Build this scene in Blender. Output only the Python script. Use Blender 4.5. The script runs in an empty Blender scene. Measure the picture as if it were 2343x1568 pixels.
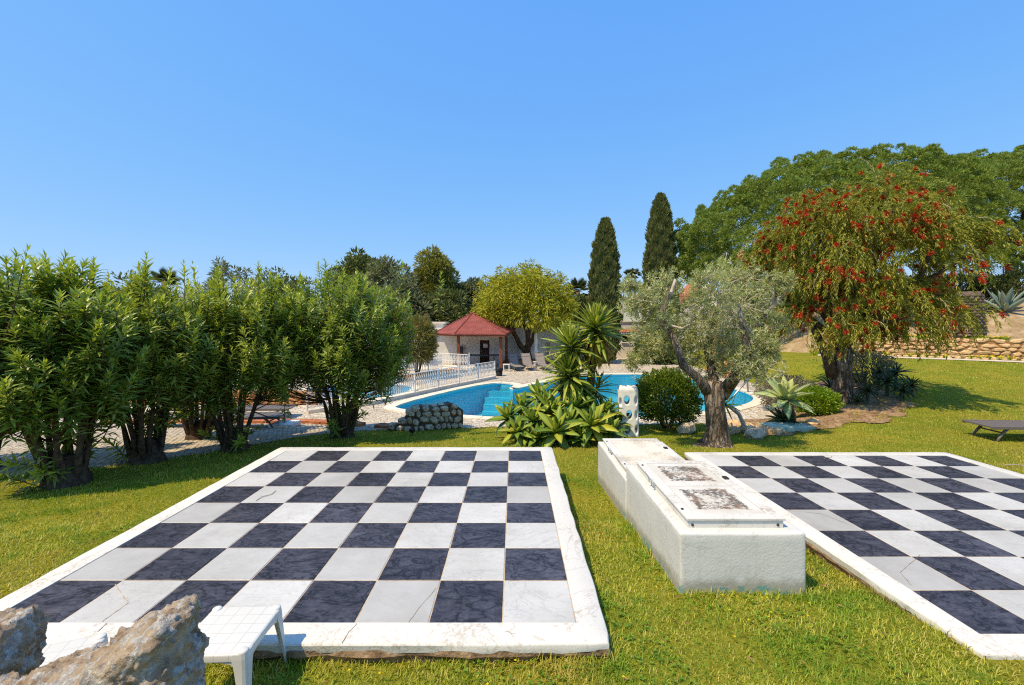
import bpy, bmesh, math, random
import numpy as np
from mathutils import Vector, Matrix, noise, geometry

random.seed(11)
rng = np.random.default_rng(11)
SC = bpy.context.scene
COL = SC.collection
PI = math.pi
R = math.radians

# ------------------------------------------------------------------ camera, sky, sun, exposure
EYE = 2.18
cam_data = bpy.data.cameras.new('camera')
cam_data.sensor_width = 36.0
cam_data.lens = 36.0 * 1010 / 2343
cam_data.shift_y = -49 / 2343
cam_data.clip_start = 0.05
cam_data.clip_end = 2000
cam = bpy.data.objects.new('camera', cam_data)
COL.objects.link(cam)
cam.location = (0, 0, EYE)
cam.rotation_euler = (R(90), 0, 0)
SC.camera = cam

SUN_EL = R(59)
SUN_H = Vector((0.80, 0.60))          # horizontal direction in which the light travels
SUN_H.normalize()
world = bpy.data.worlds.new('World')
SC.world = world
world.use_nodes = True
wn = world.node_tree
wn.nodes.clear()
sky = wn.nodes.new('ShaderNodeTexSky')
sky.sky_type = 'NISHITA'
sky.sun_disc = False
sky.sun_elevation = SUN_EL
sky.sun_rotation = math.atan2(-SUN_H.x, -SUN_H.y)
sky.altitude = 300
sky.air_density = 1.0
sky.dust_density = 0.6
sky.ozone_density = 4.0
bg = wn.nodes.new('ShaderNodeBackground')
bg.inputs['Strength'].default_value = 0.125
wo = wn.nodes.new('ShaderNodeOutputWorld')
# one even grade of the whole sky: a clear, deep Atlantic blue
SKY_GRADE = ((.72, .575), (.40, .625), (.07, .795))
sep_ = wn.nodes.new('ShaderNodeSeparateColor'); com_ = wn.nodes.new('ShaderNodeCombineColor')
wn.links.new(sky.outputs[0], sep_.inputs[0])
for i_, (p_, k_) in enumerate(SKY_GRADE):
    st_ = bg.inputs['Strength'].default_value
    a_ = wn.nodes.new('ShaderNodeMath'); a_.operation = 'POWER'; a_.inputs[1].default_value = p_
    b_ = wn.nodes.new('ShaderNodeMath'); b_.operation = 'MULTIPLY'; b_.inputs[1].default_value = k_ * st_ ** (p_ - 1)
    wn.links.new(sep_.outputs[i_], a_.inputs[0]); wn.links.new(a_.outputs[0], b_.inputs[0]); wn.links.new(b_.outputs[0], com_.inputs[i_])
wn.links.new(com_.outputs[0], bg.inputs[0])
wn.links.new(bg.outputs[0], wo.inputs[0])

sun_data = bpy.data.lights.new('sun', 'SUN')
sun_data.energy = 4.0
sun_data.angle = R(0.5)
sun_data.color = (1.0, 0.82, 0.54)
sun = bpy.data.objects.new('sun', sun_data)
COL.objects.link(sun)
sun.location = (-20, -12, 40)
_L = Vector((math.cos(SUN_EL) * SUN_H.x, math.cos(SUN_EL) * SUN_H.y, -math.sin(SUN_EL)))
sun.rotation_euler = _L.to_track_quat('-Z', 'Y').to_euler()

SC.view_settings.view_transform = 'Standard'
SC.view_settings.look = 'None'
SC.view_settings.exposure = 0.36
SC.view_settings.gamma = 1.0
SC.view_settings.use_curve_mapping = False
SC.render.engine = 'CYCLES'
SC.cycles.max_bounces = 7
SC.cycles.diffuse_bounces = 3
SC.cycles.glossy_bounces = 3
SC.cycles.transmission_bounces = 4
SC.cycles.transparent_max_bounces = 8
SC.cycles.caustics_reflective = False
SC.cycles.caustics_refractive = False
SC.cycles.use_denoising = False
SC.cycles.pixel_filter_type = 'BLACKMAN_HARRIS'
SC.cycles.filter_width = 1.15
SC.cycles.sample_clamp_indirect = 6.0

# ------------------------------------------------------------------ small helpers
def lin(v):
    v /= 255.0
    return v / 12.92 if v <= 0.04045 else ((v + 0.055) / 1.055) ** 2.4
def C(r, g, b, k=1.0):
    return (lin(r) * k, lin(g) * k, lin(b) * k, 1.0)
def px(p, d):
    """sideways distance of something seen p pixels across (survey width 2343) at depth d"""
    return (p - 1171.5) / 1010 * d
def pz(p, d):
    return EYE - (p - 735) / 1010 * d
def smooth(a, b, x):
    t = np.clip((x - a) / (b - a), 0, 1)
    return t * t * (3 - 2 * t)
def unit(a):
    return a / np.maximum(np.linalg.norm(a, axis=-1, keepdims=True), 1e-9)
def inside(poly, x, y):
    x = np.asarray(x, float); y = np.asarray(y, float)
    res = np.zeros(x.shape, bool)
    n = len(poly)
    for i in range(n):
        x1, y1 = poly[i]; x2, y2 = poly[(i + 1) % n]
        if y1 == y2: continue
        c = ((y1 > y) != (y2 > y)) & (x < (x2 - x1) * (y - y1) / (y2 - y1) + x1)
        res ^= c
    return res
def chaikin(poly, it=2):
    p = np.array(poly, float)
    for _ in range(it):
        q = np.roll(p, -1, 0)
        p = np.stack([p * .75 + q * .25, p * .25 + q * .75], 1).reshape(-1, 2)
    return p
def offset(poly, d):
    p = np.array(poly, float)
    t = unit(np.roll(p, -1, 0) - np.roll(p, 1, 0))
    n = np.stack([t[:, 1], -t[:, 0]], 1)
    area = np.sum(p[:, 0] * np.roll(p[:, 1], -1) - np.roll(p[:, 0], -1) * p[:, 1])
    return p + n * d * (1 if area > 0 else -1)

def tag(o, label=None, cat=None, group=None, kind=None):
    if label: o['label'] = label
    if cat: o['category'] = cat
    if group: o['group'] = group
    if kind: o['kind'] = kind
    return o
def link(name, me, mat=None, parent=None, loc=None, rot=None, scale=None):
    o = bpy.data.objects.new(name, me)
    COL.objects.link(o)
    if mat is not None and me is not None and len(me.materials) == 0:
        for m in (mat if isinstance(mat, (list, tuple)) else [mat]): me.materials.append(m)
    if parent: o.parent = parent
    if loc is not None: o.location = loc
    if rot is not None: o.rotation_euler = rot
    if scale is not None: o.scale = scale if hasattr(scale, '__len__') else (scale,) * 3
    return o
def thing(name, label, cat, loc=(0, 0, 0), rz=0.0, group=None):
    o = bpy.data.objects.new(name, None)
    COL.objects.link(o)
    o.empty_display_size = 0.1
    o.location = loc; o.rotation_euler = (0, 0, rz)
    return tag(o, label, cat, group)
def copy_tree(o, parent=None):
    c = o.copy(); COL.objects.link(c); c.parent = parent
    for ch in o.children: copy_tree(ch, c)
    return c

class MB:
    """collects simple solids and links them as one mesh object"""
    def __init__(s): s.v = []; s.f = []
    def add(s, v, f):
        n = len(s.v); s.v += [tuple(q) for q in v]; s.f += [tuple(i + n for i in q) for q in f]; return s
    def box(s, c, size, rz=0.0, taper=1.0, M=None):
        hx, hy, hz = size[0] / 2, size[1] / 2, size[2] / 2
        ca, sa = math.cos(rz), math.sin(rz)
        vs = []
        for z, k in ((-hz, 1.0), (hz, taper)):
            for x, y in ((-hx, -hy), (hx, -hy), (hx, hy), (-hx, hy)):
                x *= k; y *= k
                q = Vector((x * ca - y * sa, x * sa + y * ca, z))
                if M: q = M @ q
                vs.append((c[0] + q[0], c[1] + q[1], c[2] + q[2]))
        return s.add(vs, [(3, 2, 1, 0), (4, 5, 6, 7), (0, 1, 5, 4), (1, 2, 6, 5), (2, 3, 7, 6), (3, 0, 4, 7)])
    def bar(s, a, b, w, h=None):
        """square bar from a to b"""
        h = h or w
        a = Vector(a); b = Vector(b); d = (b - a)
        if d.length < 1e-6: return s
        d.normalize()
        up = Vector((0, 0, 1)) if abs(d.z) < 0.95 else Vector((0, 1, 0))
        e1 = d.cross(up).normalized(); e2 = e1.cross(d)
        vs = [p + e1 * sx * w / 2 + e2 * sy * h / 2 for p in (a, b) for sx, sy in ((-1, -1), (1, -1), (1, 1), (-1, 1))]
        return s.add(vs, [(3, 2, 1, 0), (4, 5, 6, 7), (0, 1, 5, 4), (1, 2, 6, 5), (2, 3, 7, 6), (3, 0, 4, 7)])
    def tube(s, pts, rad, sides=6, cap=True, jitter=0.0, lobes=None):
        pts = [Vector(p) for p in pts]
        if not hasattr(rad, '__len__'): rad = [rad] * len(pts)
        vs = []; e1 = None
        for i, p in enumerate(pts):
            d = (pts[min(i + 1, len(pts) - 1)] - pts[max(i - 1, 0)])
            if d.length < 1e-9: d = Vector((0, 0, 1))
            d.normalize()
            if e1 is None:
                up = Vector((0, 1, 0)) if abs(d.y) < 0.9 else Vector((1, 0, 0))
                e1 = d.cross(up).normalized()
            else:
                e1 = (e1 - d * e1.dot(d)).normalized()
            e2 = d.cross(e1)
            for k in range(sides):
                a = 2 * PI * k / sides
                r = rad[i] * (1 + (random.uniform(-jitter, jitter) if jitter else 0))
                if lobes: r *= lobes(a, i / max(1, len(pts) - 1))
                vs.append(p + e1 * math.cos(a) * r + e2 * math.sin(a) * r)
        fs = []
        for i in range(len(pts) - 1):
            for k in range(sides):
                a = i * sides + k; b = i * sides + (k + 1) % sides
                fs.append((a, b, b + sides, a + sides))
        if cap:
            fs.append(tuple(reversed(range(sides))))
            n = (len(pts) - 1) * sides
            fs.append(tuple(range(n, n + sides)))
        return s.add(vs, fs)
    def lathe(s, c, prof, sides=16):
        pts = [(c[0], c[1], c[2] + z) for _, z in prof]
        return s.tube(pts, [max(r, 1e-4) for r, _ in prof], sides)
    def mesh(s, name, smooth=False):
        me = bpy.data.meshes.new(name)
        me.from_pydata(s.v, [], s.f)
        if smooth: me.polygons.foreach_set('use_smooth', [True] * len(me.polygons))
        me.update()
        return me
    def build(s, name, mat, parent=None, smooth=False, bevel=0.0, seg=2, world=True):
        if parent is not None and world:
            # local space of an unrotated parent chain
            off = Vector((0, 0, 0)); p = parent
            while p is not None: off += p.location; p = p.parent
            s.v = [(q[0] - off.x, q[1] - off.y, q[2] - off.z) for q in s.v]
        me = s.mesh(name, smooth)
        if bevel > 0:
            bm = bmesh.new(); bm.from_mesh(me)
            bmesh.ops.bevel(bm, geom=bm.edges[:], offset=bevel, segments=seg, affect='EDGES', profile=0.5)
            if smooth:
                for f in bm.faces: f.smooth = True
            bm.to_mesh(me); bm.free()
        return link(name, me, mat, parent)

def np_mesh(name, V, F, attrs=None, smooth=True):
    """V (n,3) float, F (m,k) int: fast mesh"""
    V = np.ascontiguousarray(V, np.float32); F = np.ascontiguousarray(F, np.int32)
    me = bpy.data.meshes.new(name)
    me.vertices.add(len(V)); me.vertices.foreach_set('co', V.ravel())
    k = F.shape[1]
    me.loops.add(F.size); me.loops.foreach_set('vertex_index', F.ravel())
    me.polygons.add(len(F))
    me.polygons.foreach_set('loop_start', np.arange(0, F.size, k, dtype=np.int32))
    me.update(calc_edges=True)
    me.polygons.foreach_set('use_smooth', np.full(len(F), smooth))
    for an, av in (attrs or {}).items():
        a = me.attributes.new(an, 'FLOAT', 'POINT')
        a.data.foreach_set('value', np.ascontiguousarray(av, np.float32))
    return me

SHAPES = {
    'fold': (np.array([(0, 0, 0), (.42, -.5, .05), (.42, .5, .05), (.5, 0, 0), (1, 0, -.14)]), np.array([(0, 3, 1), (0, 2, 3), (1, 3, 4), (3, 2, 4)])),
    'quad': (np.array([(0, 0, 0), (.45, -.5, .06), (1, 0, -.1), (.45, .5, .06)]), np.array([(0, 2, 1), (0, 3, 2)])),
    'needle': (np.array([(0, -.5, 0), (0, .5, 0), (1, 0, 0)]), np.array([(0, 1, 2)])),
    'blade': (np.array([(0, -.5, 0), (0, .5, 0), (.6, -.36, .05), (.6, .36, .05), (1, 0, .3)]), np.array([(0, 1, 3), (0, 3, 2), (2, 3, 4)])),
}
def leaf_cloud(name, P, D, Nn, L, W, mat, parent=None, shape='quad', age=None, kind='stuff'):
    P = np.asarray(P, float); n = len(P)
    if parent is not None:
        off = Vector((0, 0, 0)); p = parent
        while p is not None: off += p.location; p = p.parent
        P = P - np.array(off)
    D = unit(np.asarray(D, float)); S = unit(np.cross(D, Nn)); Nn = np.cross(S, D)
    T, F = SHAPES[shape]
    L = np.broadcast_to(L, (n,)); W = np.broadcast_to(W, (n,))
    V = (P[:, None] + D[:, None] * (T[None, :, 0, None] * L[:, None, None]) + S[:, None] * (T[None, :, 1, None] * W[:, None, None])
         + Nn[:, None] * (T[None, :, 2, None] * L[:, None, None]))
    FF = (F[None] + (np.arange(n) * len(T))[:, None, None]).reshape(-1, 3)
    at = {'age': np.repeat(age, len(T))} if age is not None else None
    me = np_mesh(name, V.reshape(-1, 3), FF, at)
    o = link(name, me, mat, parent)
    if kind: o['kind'] = kind
    return o
def rand_dirs(n, r=rng):
    return unit(r.normal(size=(n, 3)))

# ------------------------------------------------------------------ materials
def nodes(name):
    m = bpy.data.materials.new(name); m.use_nodes = True
    nt = m.node_tree
    return m, nt, nt.nodes['Principled BSDF']
def nd(nt, t, **kw):
    n = nt.nodes.new(t)
    for k, v in kw.items():
        if k in n.inputs.keys(): n.inputs[k].default_value = v
        else: setattr(n, k, v)
    return n
def ramp(nt, fac, stops, interp='LINEAR'):
    r = nt.nodes.new('ShaderNodeValToRGB'); r.color_ramp.interpolation = interp
    e = r.color_ramp.elements
    while len(e) < len(stops): e.new(0.5)
    for q, (p, c) in zip(e, stops):
        q.position = p; q.color = c if len(c) == 4 else (*c, 1)
    nt.links.new(fac, r.inputs[0])
    return r.outputs[0]
def coords(nt, scale=1.0, world=False, rnd=False):
    if world:
        g = nt.nodes.new('ShaderNodeNewGeometry'); out = g.outputs['Position']
    else:
        g = nt.nodes.new('ShaderNodeTexCoord'); out = g.outputs['Object']
    if rnd:
        oi = nt.nodes.new('ShaderNodeObjectInfo')
        mu = nd(nt, 'ShaderNodeMath', operation='MULTIPLY'); mu.inputs[1].default_value = 137.0
        nt.links.new(oi.outputs['Random'], mu.inputs[0])
        ad = nd(nt, 'ShaderNodeVectorMath', operation='ADD')
        nt.links.new(out, ad.inputs[0]); nt.links.new(mu.outputs[0], ad.inputs[1]); out = ad.outputs[0]
    if scale != 1.0:
        sc = nd(nt, 'ShaderNodeVectorMath', operation='SCALE'); sc.inputs['Scale'].default_value = scale
        nt.links.new(out, sc.inputs[0]); out = sc.outputs[0]
    return out
def ntex(nt, co, scale, detail=4.0, rough=0.55, dist=0.0):
    n = nd(nt, 'ShaderNodeTexNoise', Scale=scale, Detail=detail, Roughness=rough, Distortion=dist)
    nt.links.new(co, n.inputs['Vector'])
    return n.outputs[0]
def mixc(nt, fac, a, b, mode='MIX'):
    m = nd(nt, 'ShaderNodeMix', data_type='RGBA', blend_type=mode)
    for s, v in ((0, fac), (6, a), (7, b)):
        if isinstance(v, (int, float)): m.inputs[s].default_value = v
        elif isinstance(v, tuple): m.inputs[s].default_value = v
        else: nt.links.new(v, m.inputs[s])
    return m.outputs[2]
def math_(nt, op, a, b=0.5, clamp=False):
    m = nd(nt, 'ShaderNodeMath', operation=op); m.use_clamp = clamp
    for s, v in ((0, a), (1, b)):
        if isinstance(v, (int, float)): m.inputs[s].default_value = v
        else: nt.links.new(v, m.inputs[s])
    return m.outputs[0]
def bump(nt, b, h, strength=0.3, dist=0.02):
    n = nd(nt, 'ShaderNodeBump'); n.inputs['Strength'].default_value = strength; n.inputs['Distance'].default_value = dist
    nt.links.new(h, n.inputs['Height']); nt.links.new(n.outputs[0], b.inputs['Normal'])
def mat_var(name, stops, scale=4.0, rough=0.7, bs=40.0, bst=0.3, bd=0.01, world=False, rnd=False, detail=5.0, spec=0.3, metal=0.0, per_obj=0.0):
    """colour ramp over noise with fine relief"""
    m, nt, b = nodes(name)
    co = coords(nt, world=world, rnd=rnd)
    c = ramp(nt, ntex(nt, co, scale, detail), stops)
    if per_obj:
        oi = nt.nodes.new('ShaderNodeObjectInfo')
        v = math_(nt, 'ADD', math_(nt, 'MULTIPLY', oi.outputs['Random'], 2 * per_obj), 1 - per_obj)
        hs = nd(nt, 'ShaderNodeHueSaturation'); nt.links.new(c, hs.inputs['Color']); nt.links.new(v, hs.inputs['Value']); c = hs.outputs[0]
    nt.links.new(c, b.inputs['Base Color'])
    b.inputs['Roughness'].default_value = rough
    b.inputs['Specular IOR Level'].default_value = spec
    b.inputs['Metallic'].default_value = metal
    if bst: bump(nt, b, ntex(nt, co, bs, 4.0), bst, bd)
    return m
def mat_leaf(name, cols, young=None, rough=0.45, trans=0.3, spec=0.35, tcol=None, per_obj=0.0, obj_var=0.0):
    m, nt, b = nodes(name)
    g = nt.nodes.new('ShaderNodeNewGeometry')
    if per_obj:
        oi = nt.nodes.new('ShaderNodeObjectInfo'); rnd = oi.outputs['Random']
    else: rnd = g.outputs['Random Per Island']
    st = [(i / max(1, len(cols) - 1), c) for i, c in enumerate(cols)]
    c = ramp(nt, rnd, st)
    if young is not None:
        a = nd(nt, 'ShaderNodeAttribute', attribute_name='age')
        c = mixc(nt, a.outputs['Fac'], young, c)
    if obj_var:
        oi = nt.nodes.new('ShaderNodeObjectInfo'); hs = nd(nt, 'ShaderNodeHueSaturation'); nt.links.new(c, hs.inputs['Color'])
        nt.links.new(math_(nt, 'ADD', math_(nt, 'MULTIPLY', oi.outputs['Random'], 2 * obj_var), 1 - obj_var), hs.inputs['Value'])
        nt.links.new(math_(nt, 'ADD', math_(nt, 'MULTIPLY', oi.outputs['Random'], -.03), .515), hs.inputs['Hue']); c = hs.outputs[0]
    nt.links.new(c, b.inputs['Base Color'])
    b.inputs['Roughness'].default_value = rough
    b.inputs['Specular IOR Level'].default_value = spec
    tr = nt.nodes.new('ShaderNodeBsdfTranslucent')
    tc = mixc(nt, 1.0, c, tcol or (1.5, 1.5, 0.6, 1), 'MULTIPLY')
    nt.links.new(tc, tr.inputs[0])
    mx = nt.nodes.new('ShaderNodeMixShader'); mx.inputs[0].default_value = trans
    nt.links.new(b.outputs[0], mx.inputs[1]); nt.links.new(tr.outputs[0], mx.inputs[2])
    nt.links.new(mx.outputs[0], nt.nodes['Material Output'].inputs[0])
    return m
def mat_flat(name, col, rough=0.5, metal=0.0, spec=0.4):
    return mat_var(name, [(0.3, tuple(x * .9 for x in col[:3])), (0.7, col)], 6.0, rough, 60, 0.05, 0.004, spec=spec, metal=metal)

M = {}
M['trim_white'] = mat_var('white_paint', [(.25, C(205, 203, 196)), (.6, C(232, 231, 226))], 5, .55, 60, .15, .004)
M['metal_white'] = mat_var('white_railing_paint', [(.3, C(215, 215, 212)), (.6, C(235, 235, 233))], 8, .4, 60, .05, .002)
M['plastic'] = mat_var('white_plastic', [(.3, C(206, 205, 198)), (.7, C(222, 221, 215))], 5, .42, 120, .04, .002, spec=.45)
M['dark_metal'] = mat_flat('dark_metal', C(52, 50, 48), .5)
M['taupe'] = mat_flat('taupe_plastic', C(112, 103, 98), .55)
M['black'] = mat_flat('black_plastic', C(28, 29, 31), .5)
M['steel'] = mat_flat('steel', C(170, 170, 172), .35, .8)
M['soil'] = mat_var('red_earth', [(.25, C(118, 92, 66)), (.5, C(154, 124, 92)), (.75, C(176, 152, 118))], 3, .95, 50, .5, .03, world=True, detail=8)
M['bank'] = mat_var('bank_earth', [(.25, C(122, 108, 72)), (.48, C(172, 146, 112)), (.72, C(200, 180, 150))], 1.8, .95, 14, 1.0, .12, world=True, detail=8)
M['wood'] = mat_var('brown_wood', [(.3, C(96, 52, 34)), (.7, C(140, 84, 56))], 8, .6, 60, .3, .005)
M['bark_ole'] = mat_var('oleander_bark', [(.3, C(54, 42, 32)), (.7, C(104, 86, 66))], 14, .9, 40, .6, .01)
M['bark'] = mat_var('brown_bark', [(.3, C(52, 42, 34)), (.7, C(112, 92, 74))], 10, .9, 24, .8, .02)
def mat_bark(name, stops, sx=9.0, sz=1.6):
    m, nt, b = nodes(name)
    co = coords(nt)
    mp = nd(nt, 'ShaderNodeMapping'); mp.inputs['Scale'].default_value = (sx, sx, sz); nt.links.new(co, mp.inputs[0])
    h = ntex(nt, mp.outputs[0], 1.6, 9, .68, .7)
    fi = ramp(nt, math_(nt, 'ABSOLUTE', math_(nt, 'SUBTRACT', ntex(nt, mp.outputs[0], 1.1, 5, .6, 1.0), .5)), [(0, (0, 0, 0)), (.09, (1, 1, 1))])
    c = mixc(nt, 1.0, ramp(nt, h, stops), ramp(nt, fi, [(0, (.42, .38, .35)), (1, (1, 1, 1))]), 'MULTIPLY')
    pt = ramp(nt, ntex(nt, co, 2.2, 4), [(.4, (.62, .58, .55)), (.62, (1.1, 1.08, 1.05))])
    nt.links.new(mixc(nt, 1.0, c, pt, 'MULTIPLY'), b.inputs['Base Color'])
    b.inputs['Roughness'].default_value = .95; b.inputs['Specular IOR Level'].default_value = .15
    bump(nt, b, math_(nt, 'ADD', math_(nt, 'MULTIPLY', fi, 1.2), h), 1.0, .035)
    return m
M['bark_olive'] = mat_bark('olive_bark', [(.26, C(92, 80, 70)), (.48, C(150, 138, 124)), (.7, C(196, 186, 172))])
M['bark_pale'] = mat_var('pale_cut_limb', [(.3, C(140, 128, 116)), (.7, C(196, 184, 172))], 9, .9, 40, .5, .01)
# ------------------------------------------------------------------ plan of the place (metres, camera above the origin, looking along +y)
DECK = -0.95
POOL = chaikin([(-4.5, 16.3), (-3.9, 15.4), (-0.6, 14.15), (3.2, 13.9), (6.2, 14.9), (8.2, 15.9), (9.9, 17.7), (10.4, 20.0), (9.6, 25.0), (8.0, 26.0),
                (4.4, 25.8), (1.6, 22.6), (0.15, 20.2), (-0.15, 20.3), (0.3, 21.9), (-1.2, 22.5)], 2)
PADDLE = chaikin([(-9.5, 18.6), (-5.6, 17.2), (-4.4, 19.4), (-4.9, 21.8), (-9.0, 22.6)], 2)
DECK_POLY = [(-3.3, 12.05), (-1.5, 12.25), (0.5, 12.6), (3, 12.8), (6.5, 13.3), (8.8, 14.4), (10.9, 16.3), (11.8, 19), (12.2, 24), (12.6, 30), (12.6, 42),
             (-26, 42), (-26, 13.4), (-12, 13.2), (-6, 13.2), (-4.2, 12.6)]
PATH_POLY = [(-20, 4.6), (-10.5, 6.3), (-8.5, 7.15), (-7.35, 7.8), (-6.3, 9.0), (-5.3, 10.8), (-4.3, 11.7), (-3.3, 12.05), (-4.2, 12.6), (-6, 13.2), (-12, 13.2), (-26, 13.4)]
BED_POLY = [(5.6, 11.2), (7.2, 11.0), (8.6, 11.6), (10.2, 12.0), (12.0, 13.3), (13.4, 15.2), (14.0, 17.5), (12.9, 19.2), (12.0, 19), (11.0, 16.3), (8.8, 14.4), (6.5, 13.3), (5.4, 12.6)]
WA = np.array((36.0, 17.6)); WB = np.array((18.6, 30.4))         # retaining wall line, right to left
WT = (WB - WA) / np.linalg.norm(WB - WA); WN = np.array((-WT[1], WT[0]))
if WN[1] < 0: WN = -WN
def wall_s(x, y): return (np.asarray(x) - WA[0]) * WN[0] + (np.asarray(y) - WA[1]) * WN[1]
XB_Y = [0, 9, 12, 16, 20, 28, 60]; XB_X = [5.5, 5.5, 6.4, 10.0, 11.6, 13, 14]
def gz(x, y):
    x = np.asarray(x, float); y = np.asarray(y, float)
    a = -0.085 * np.clip(y - 3, 0, 11.2)
    r = -0.085 * np.clip(y - 3, 0, 6.4) + smooth(13, 23, y) * 0.60
    w = smooth(0, 3.2, x - np.interp(y, XB_Y, XB_X))
    return a * (1 - w) + r * w
def gz1(x, y): return float(gz(x, y))

def grid_sheet(name, xs, ys, zf, keep=None, mat=None):
    X, Y = np.meshgrid(xs, ys)
    V = np.stack([X, Y, zf(X, Y)], -1).reshape(-1, 3)
    nx, ny = len(xs), len(ys)
    i = np.arange(nx - 1)[None] + (np.arange(ny - 1) * nx)[:, None]
    F = np.stack([i, i + 1, i + nx + 1, i + nx], -1).reshape(-1, 4)
    if keep is not None:
        c = V[F].mean(1); F = F[keep(c[:, 0], c[:, 1])]
    return link(name, np_mesh(name, V, F), mat)

# lawn: one sheet to the horizon
m, nt, b = nodes('lawn_ground')
co = coords(nt, world=True)
c1 = ramp(nt, ntex(nt, co, 26, 6, .7), [(.3, C(84, 84, 26)), (.48, C(132, 130, 40)), (.6, C(158, 148, 56)), (.75, C(170, 150, 84))])
c2 = ramp(nt, ntex(nt, co, .9, 3), [(.35, (.7, .86, .6)), (.65, (1.08, 1.05, .95))])
nt.links.new(mixc(nt, 1.0, c1, c2, 'MULTIPLY'), b.inputs['Base Color'])
b.inputs['Roughness'].default_value = .95; b.inputs['Specular IOR Level'].default_value = .1
bump(nt, b, ntex(nt, co, 70, 4, .7), .8, .03)
M['lawn'] = m
xs = np.concatenate([np.linspace(-700, -30, 16)[:-1], np.linspace(-30, -14, 17)[:-1], np.arange(-14, 34, .25), np.linspace(34, 60, 14), np.linspace(60, 800, 14)[1:]])
ys = np.concatenate([np.linspace(-60, -2, 8)[:-1], np.arange(-2, 34, .25), np.linspace(34, 60, 14), np.linspace(60, 900, 16)[1:]])
POOL_OUT = offset(POOL, .5); PADDLE_OUT = offset(PADDLE, .4)
def lawn_z(X, Y):
    z = gz(X, Y)
    bumpy = 0.012 * np.sin(X * 2.3 + np.cos(Y * 1.7)) * np.sin(Y * 2.9)
    z = z + bumpy
    hard = inside(DECK_POLY, X, Y) | inside(PATH_POLY, X, Y)
    z = np.where(hard, gz(X, Y) - .06, z)
    z = np.where(inside(POOL_OUT, X, Y), -3.2, z)
    z = np.where(inside(PADDLE_OUT, X, Y), -1.6, z)
    s = wall_s(X, Y)
    tt = (X - WA[0]) * WT[0] + (Y - WA[1]) * WT[1]
    z = np.where((s > 0.1) & (tt < 19.0) & (tt > -13) & (s < 55), np.minimum(z, -.3), z)
    return z
tag(grid_sheet('lawn', xs, ys, lawn_z, None, M['lawn']), 'green and yellow mown lawn', 'lawn', kind='structure')

# earth bed under the trees on the right
bed = grid_sheet('earth_bed', np.arange(5, 17, .12), np.arange(10.5, 21.5, .12), lambda X, Y: gz(X, Y) + .025 + .012 * np.sin(5 * X) * np.cos(6 * Y),
                 lambda x, y: inside(BED_POLY, x + .18 * np.sin(3 * y), y + .18 * np.sin(4 * x)), M['soil'])
tag(bed, 'reddish bare earth bed below the red flowering tree', 'earth bed', kind='structure')

# bank behind the retaining wall
def bank_sheet():
    ts = np.arange(-14, 25.2, .4); ss = np.concatenate([np.arange(0.02, 14, .35), [16, 20, 30, 60]])
    T, S = np.meshgrid(ts, ss)
    X = WA[0] + WT[0] * T + WN[0] * S; Y = WA[1] + WT[1] * T + WN[1] * S
    Z = 1.12 + .46 * np.clip(S - .9, 0, 5) + .16 * np.clip(S - 5.9, 0, 6) + .07 * np.sin(X * 2.1) * np.sin(Y * 1.7 + S) + .06 * np.sin(X * .9 + 1) + .05 * np.sin(X * 5.3 + Y) * np.sin(Y * 4.7)
    Z = Z * (1 - smooth(19.3, 24.5, T)) - .6 * smooth(19.3, 24.5, T)
    Z = np.where(S < .05, np.where(T > 19.2, -.4, 1.05), Z)
    V = np.stack([X, Y, Z], -1).reshape(-1, 3); nx = len(ts)
    i = np.arange(nx - 1)[None] + (np.arange(len(ss) - 1) * nx)[:, None]
    F = np.stack([i, i + nx, i + nx + 1, i + 1], -1).reshape(-1, 4)
    return link('earth_bank', np_mesh('earth_bank', V, F), M['bank'])
tag(bank_sheet(), 'sloping bare earth bank above the retaining wall', 'earth bank', kind='structure')
def bank_h(s): return 1.12 + .46 * min(max(s - .9, 0), 5) + .16 * min(max(s - 5.9, 0), 6)
def bank_pt(t, s):
    p = WA + WT * t + WN * s
    return Vector((p[0], p[1], bank_h(s)))
def bank_at(pxx, s):
    """point on the bank seen at column pxx, s metres behind the wall"""
    k = (pxx - 1171.5) / 1010
    # (k*d, d): wall_s = s
    d = (s + WA[0] * WN[0] + WA[1] * WN[1]) / (k * WN[0] + WN[1])
    return Vector((k * d, d, bank_h(s)))

# paving: tessellated sheets with holes
M['mortar'] = mat_var('paving_joint', [(.3, C(128, 112, 92)), (.7, C(172, 156, 134))], 8, .95, 60, .4, .01, world=True)
m, nt, b = nodes('small_cobbles_far')
co = coords(nt, world=True)
vo = nd(nt, 'ShaderNodeTexVoronoi', Scale=8.5); nt.links.new(co, vo.inputs['Vector'])
vd = nd(nt, 'ShaderNodeTexVoronoi', Scale=8.5, feature='DISTANCE_TO_EDGE'); nt.links.new(co, vd.inputs['Vector'])
cc = ramp(nt, vo.outputs['Color'], [(.1, C(190, 178, 158)), (.6, C(214, 204, 188)), (.9, C(226, 218, 204))])
big = ramp(nt, ntex(nt, co, .5, 3), [(.35, (.86, .84, .8)), (.65, (1.04, 1.03, 1.0))])
jt = ramp(nt, vd.outputs['Distance'], [(.02, C(150, 134, 112)), (.09, (1, 1, 1))])
nt.links.new(mixc(nt, 1, mixc(nt, 1, cc, big, 'MULTIPLY'), jt, 'MULTIPLY'), b.inputs['Base Color'])
b.inputs['Roughness'].default_value = .8
bump(nt, b, ramp(nt, vd.outputs['Distance'], [(0, (0, 0, 0)), (.15, (1, 1, 1))]), .4, .01)
M['deck'] = m
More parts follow.
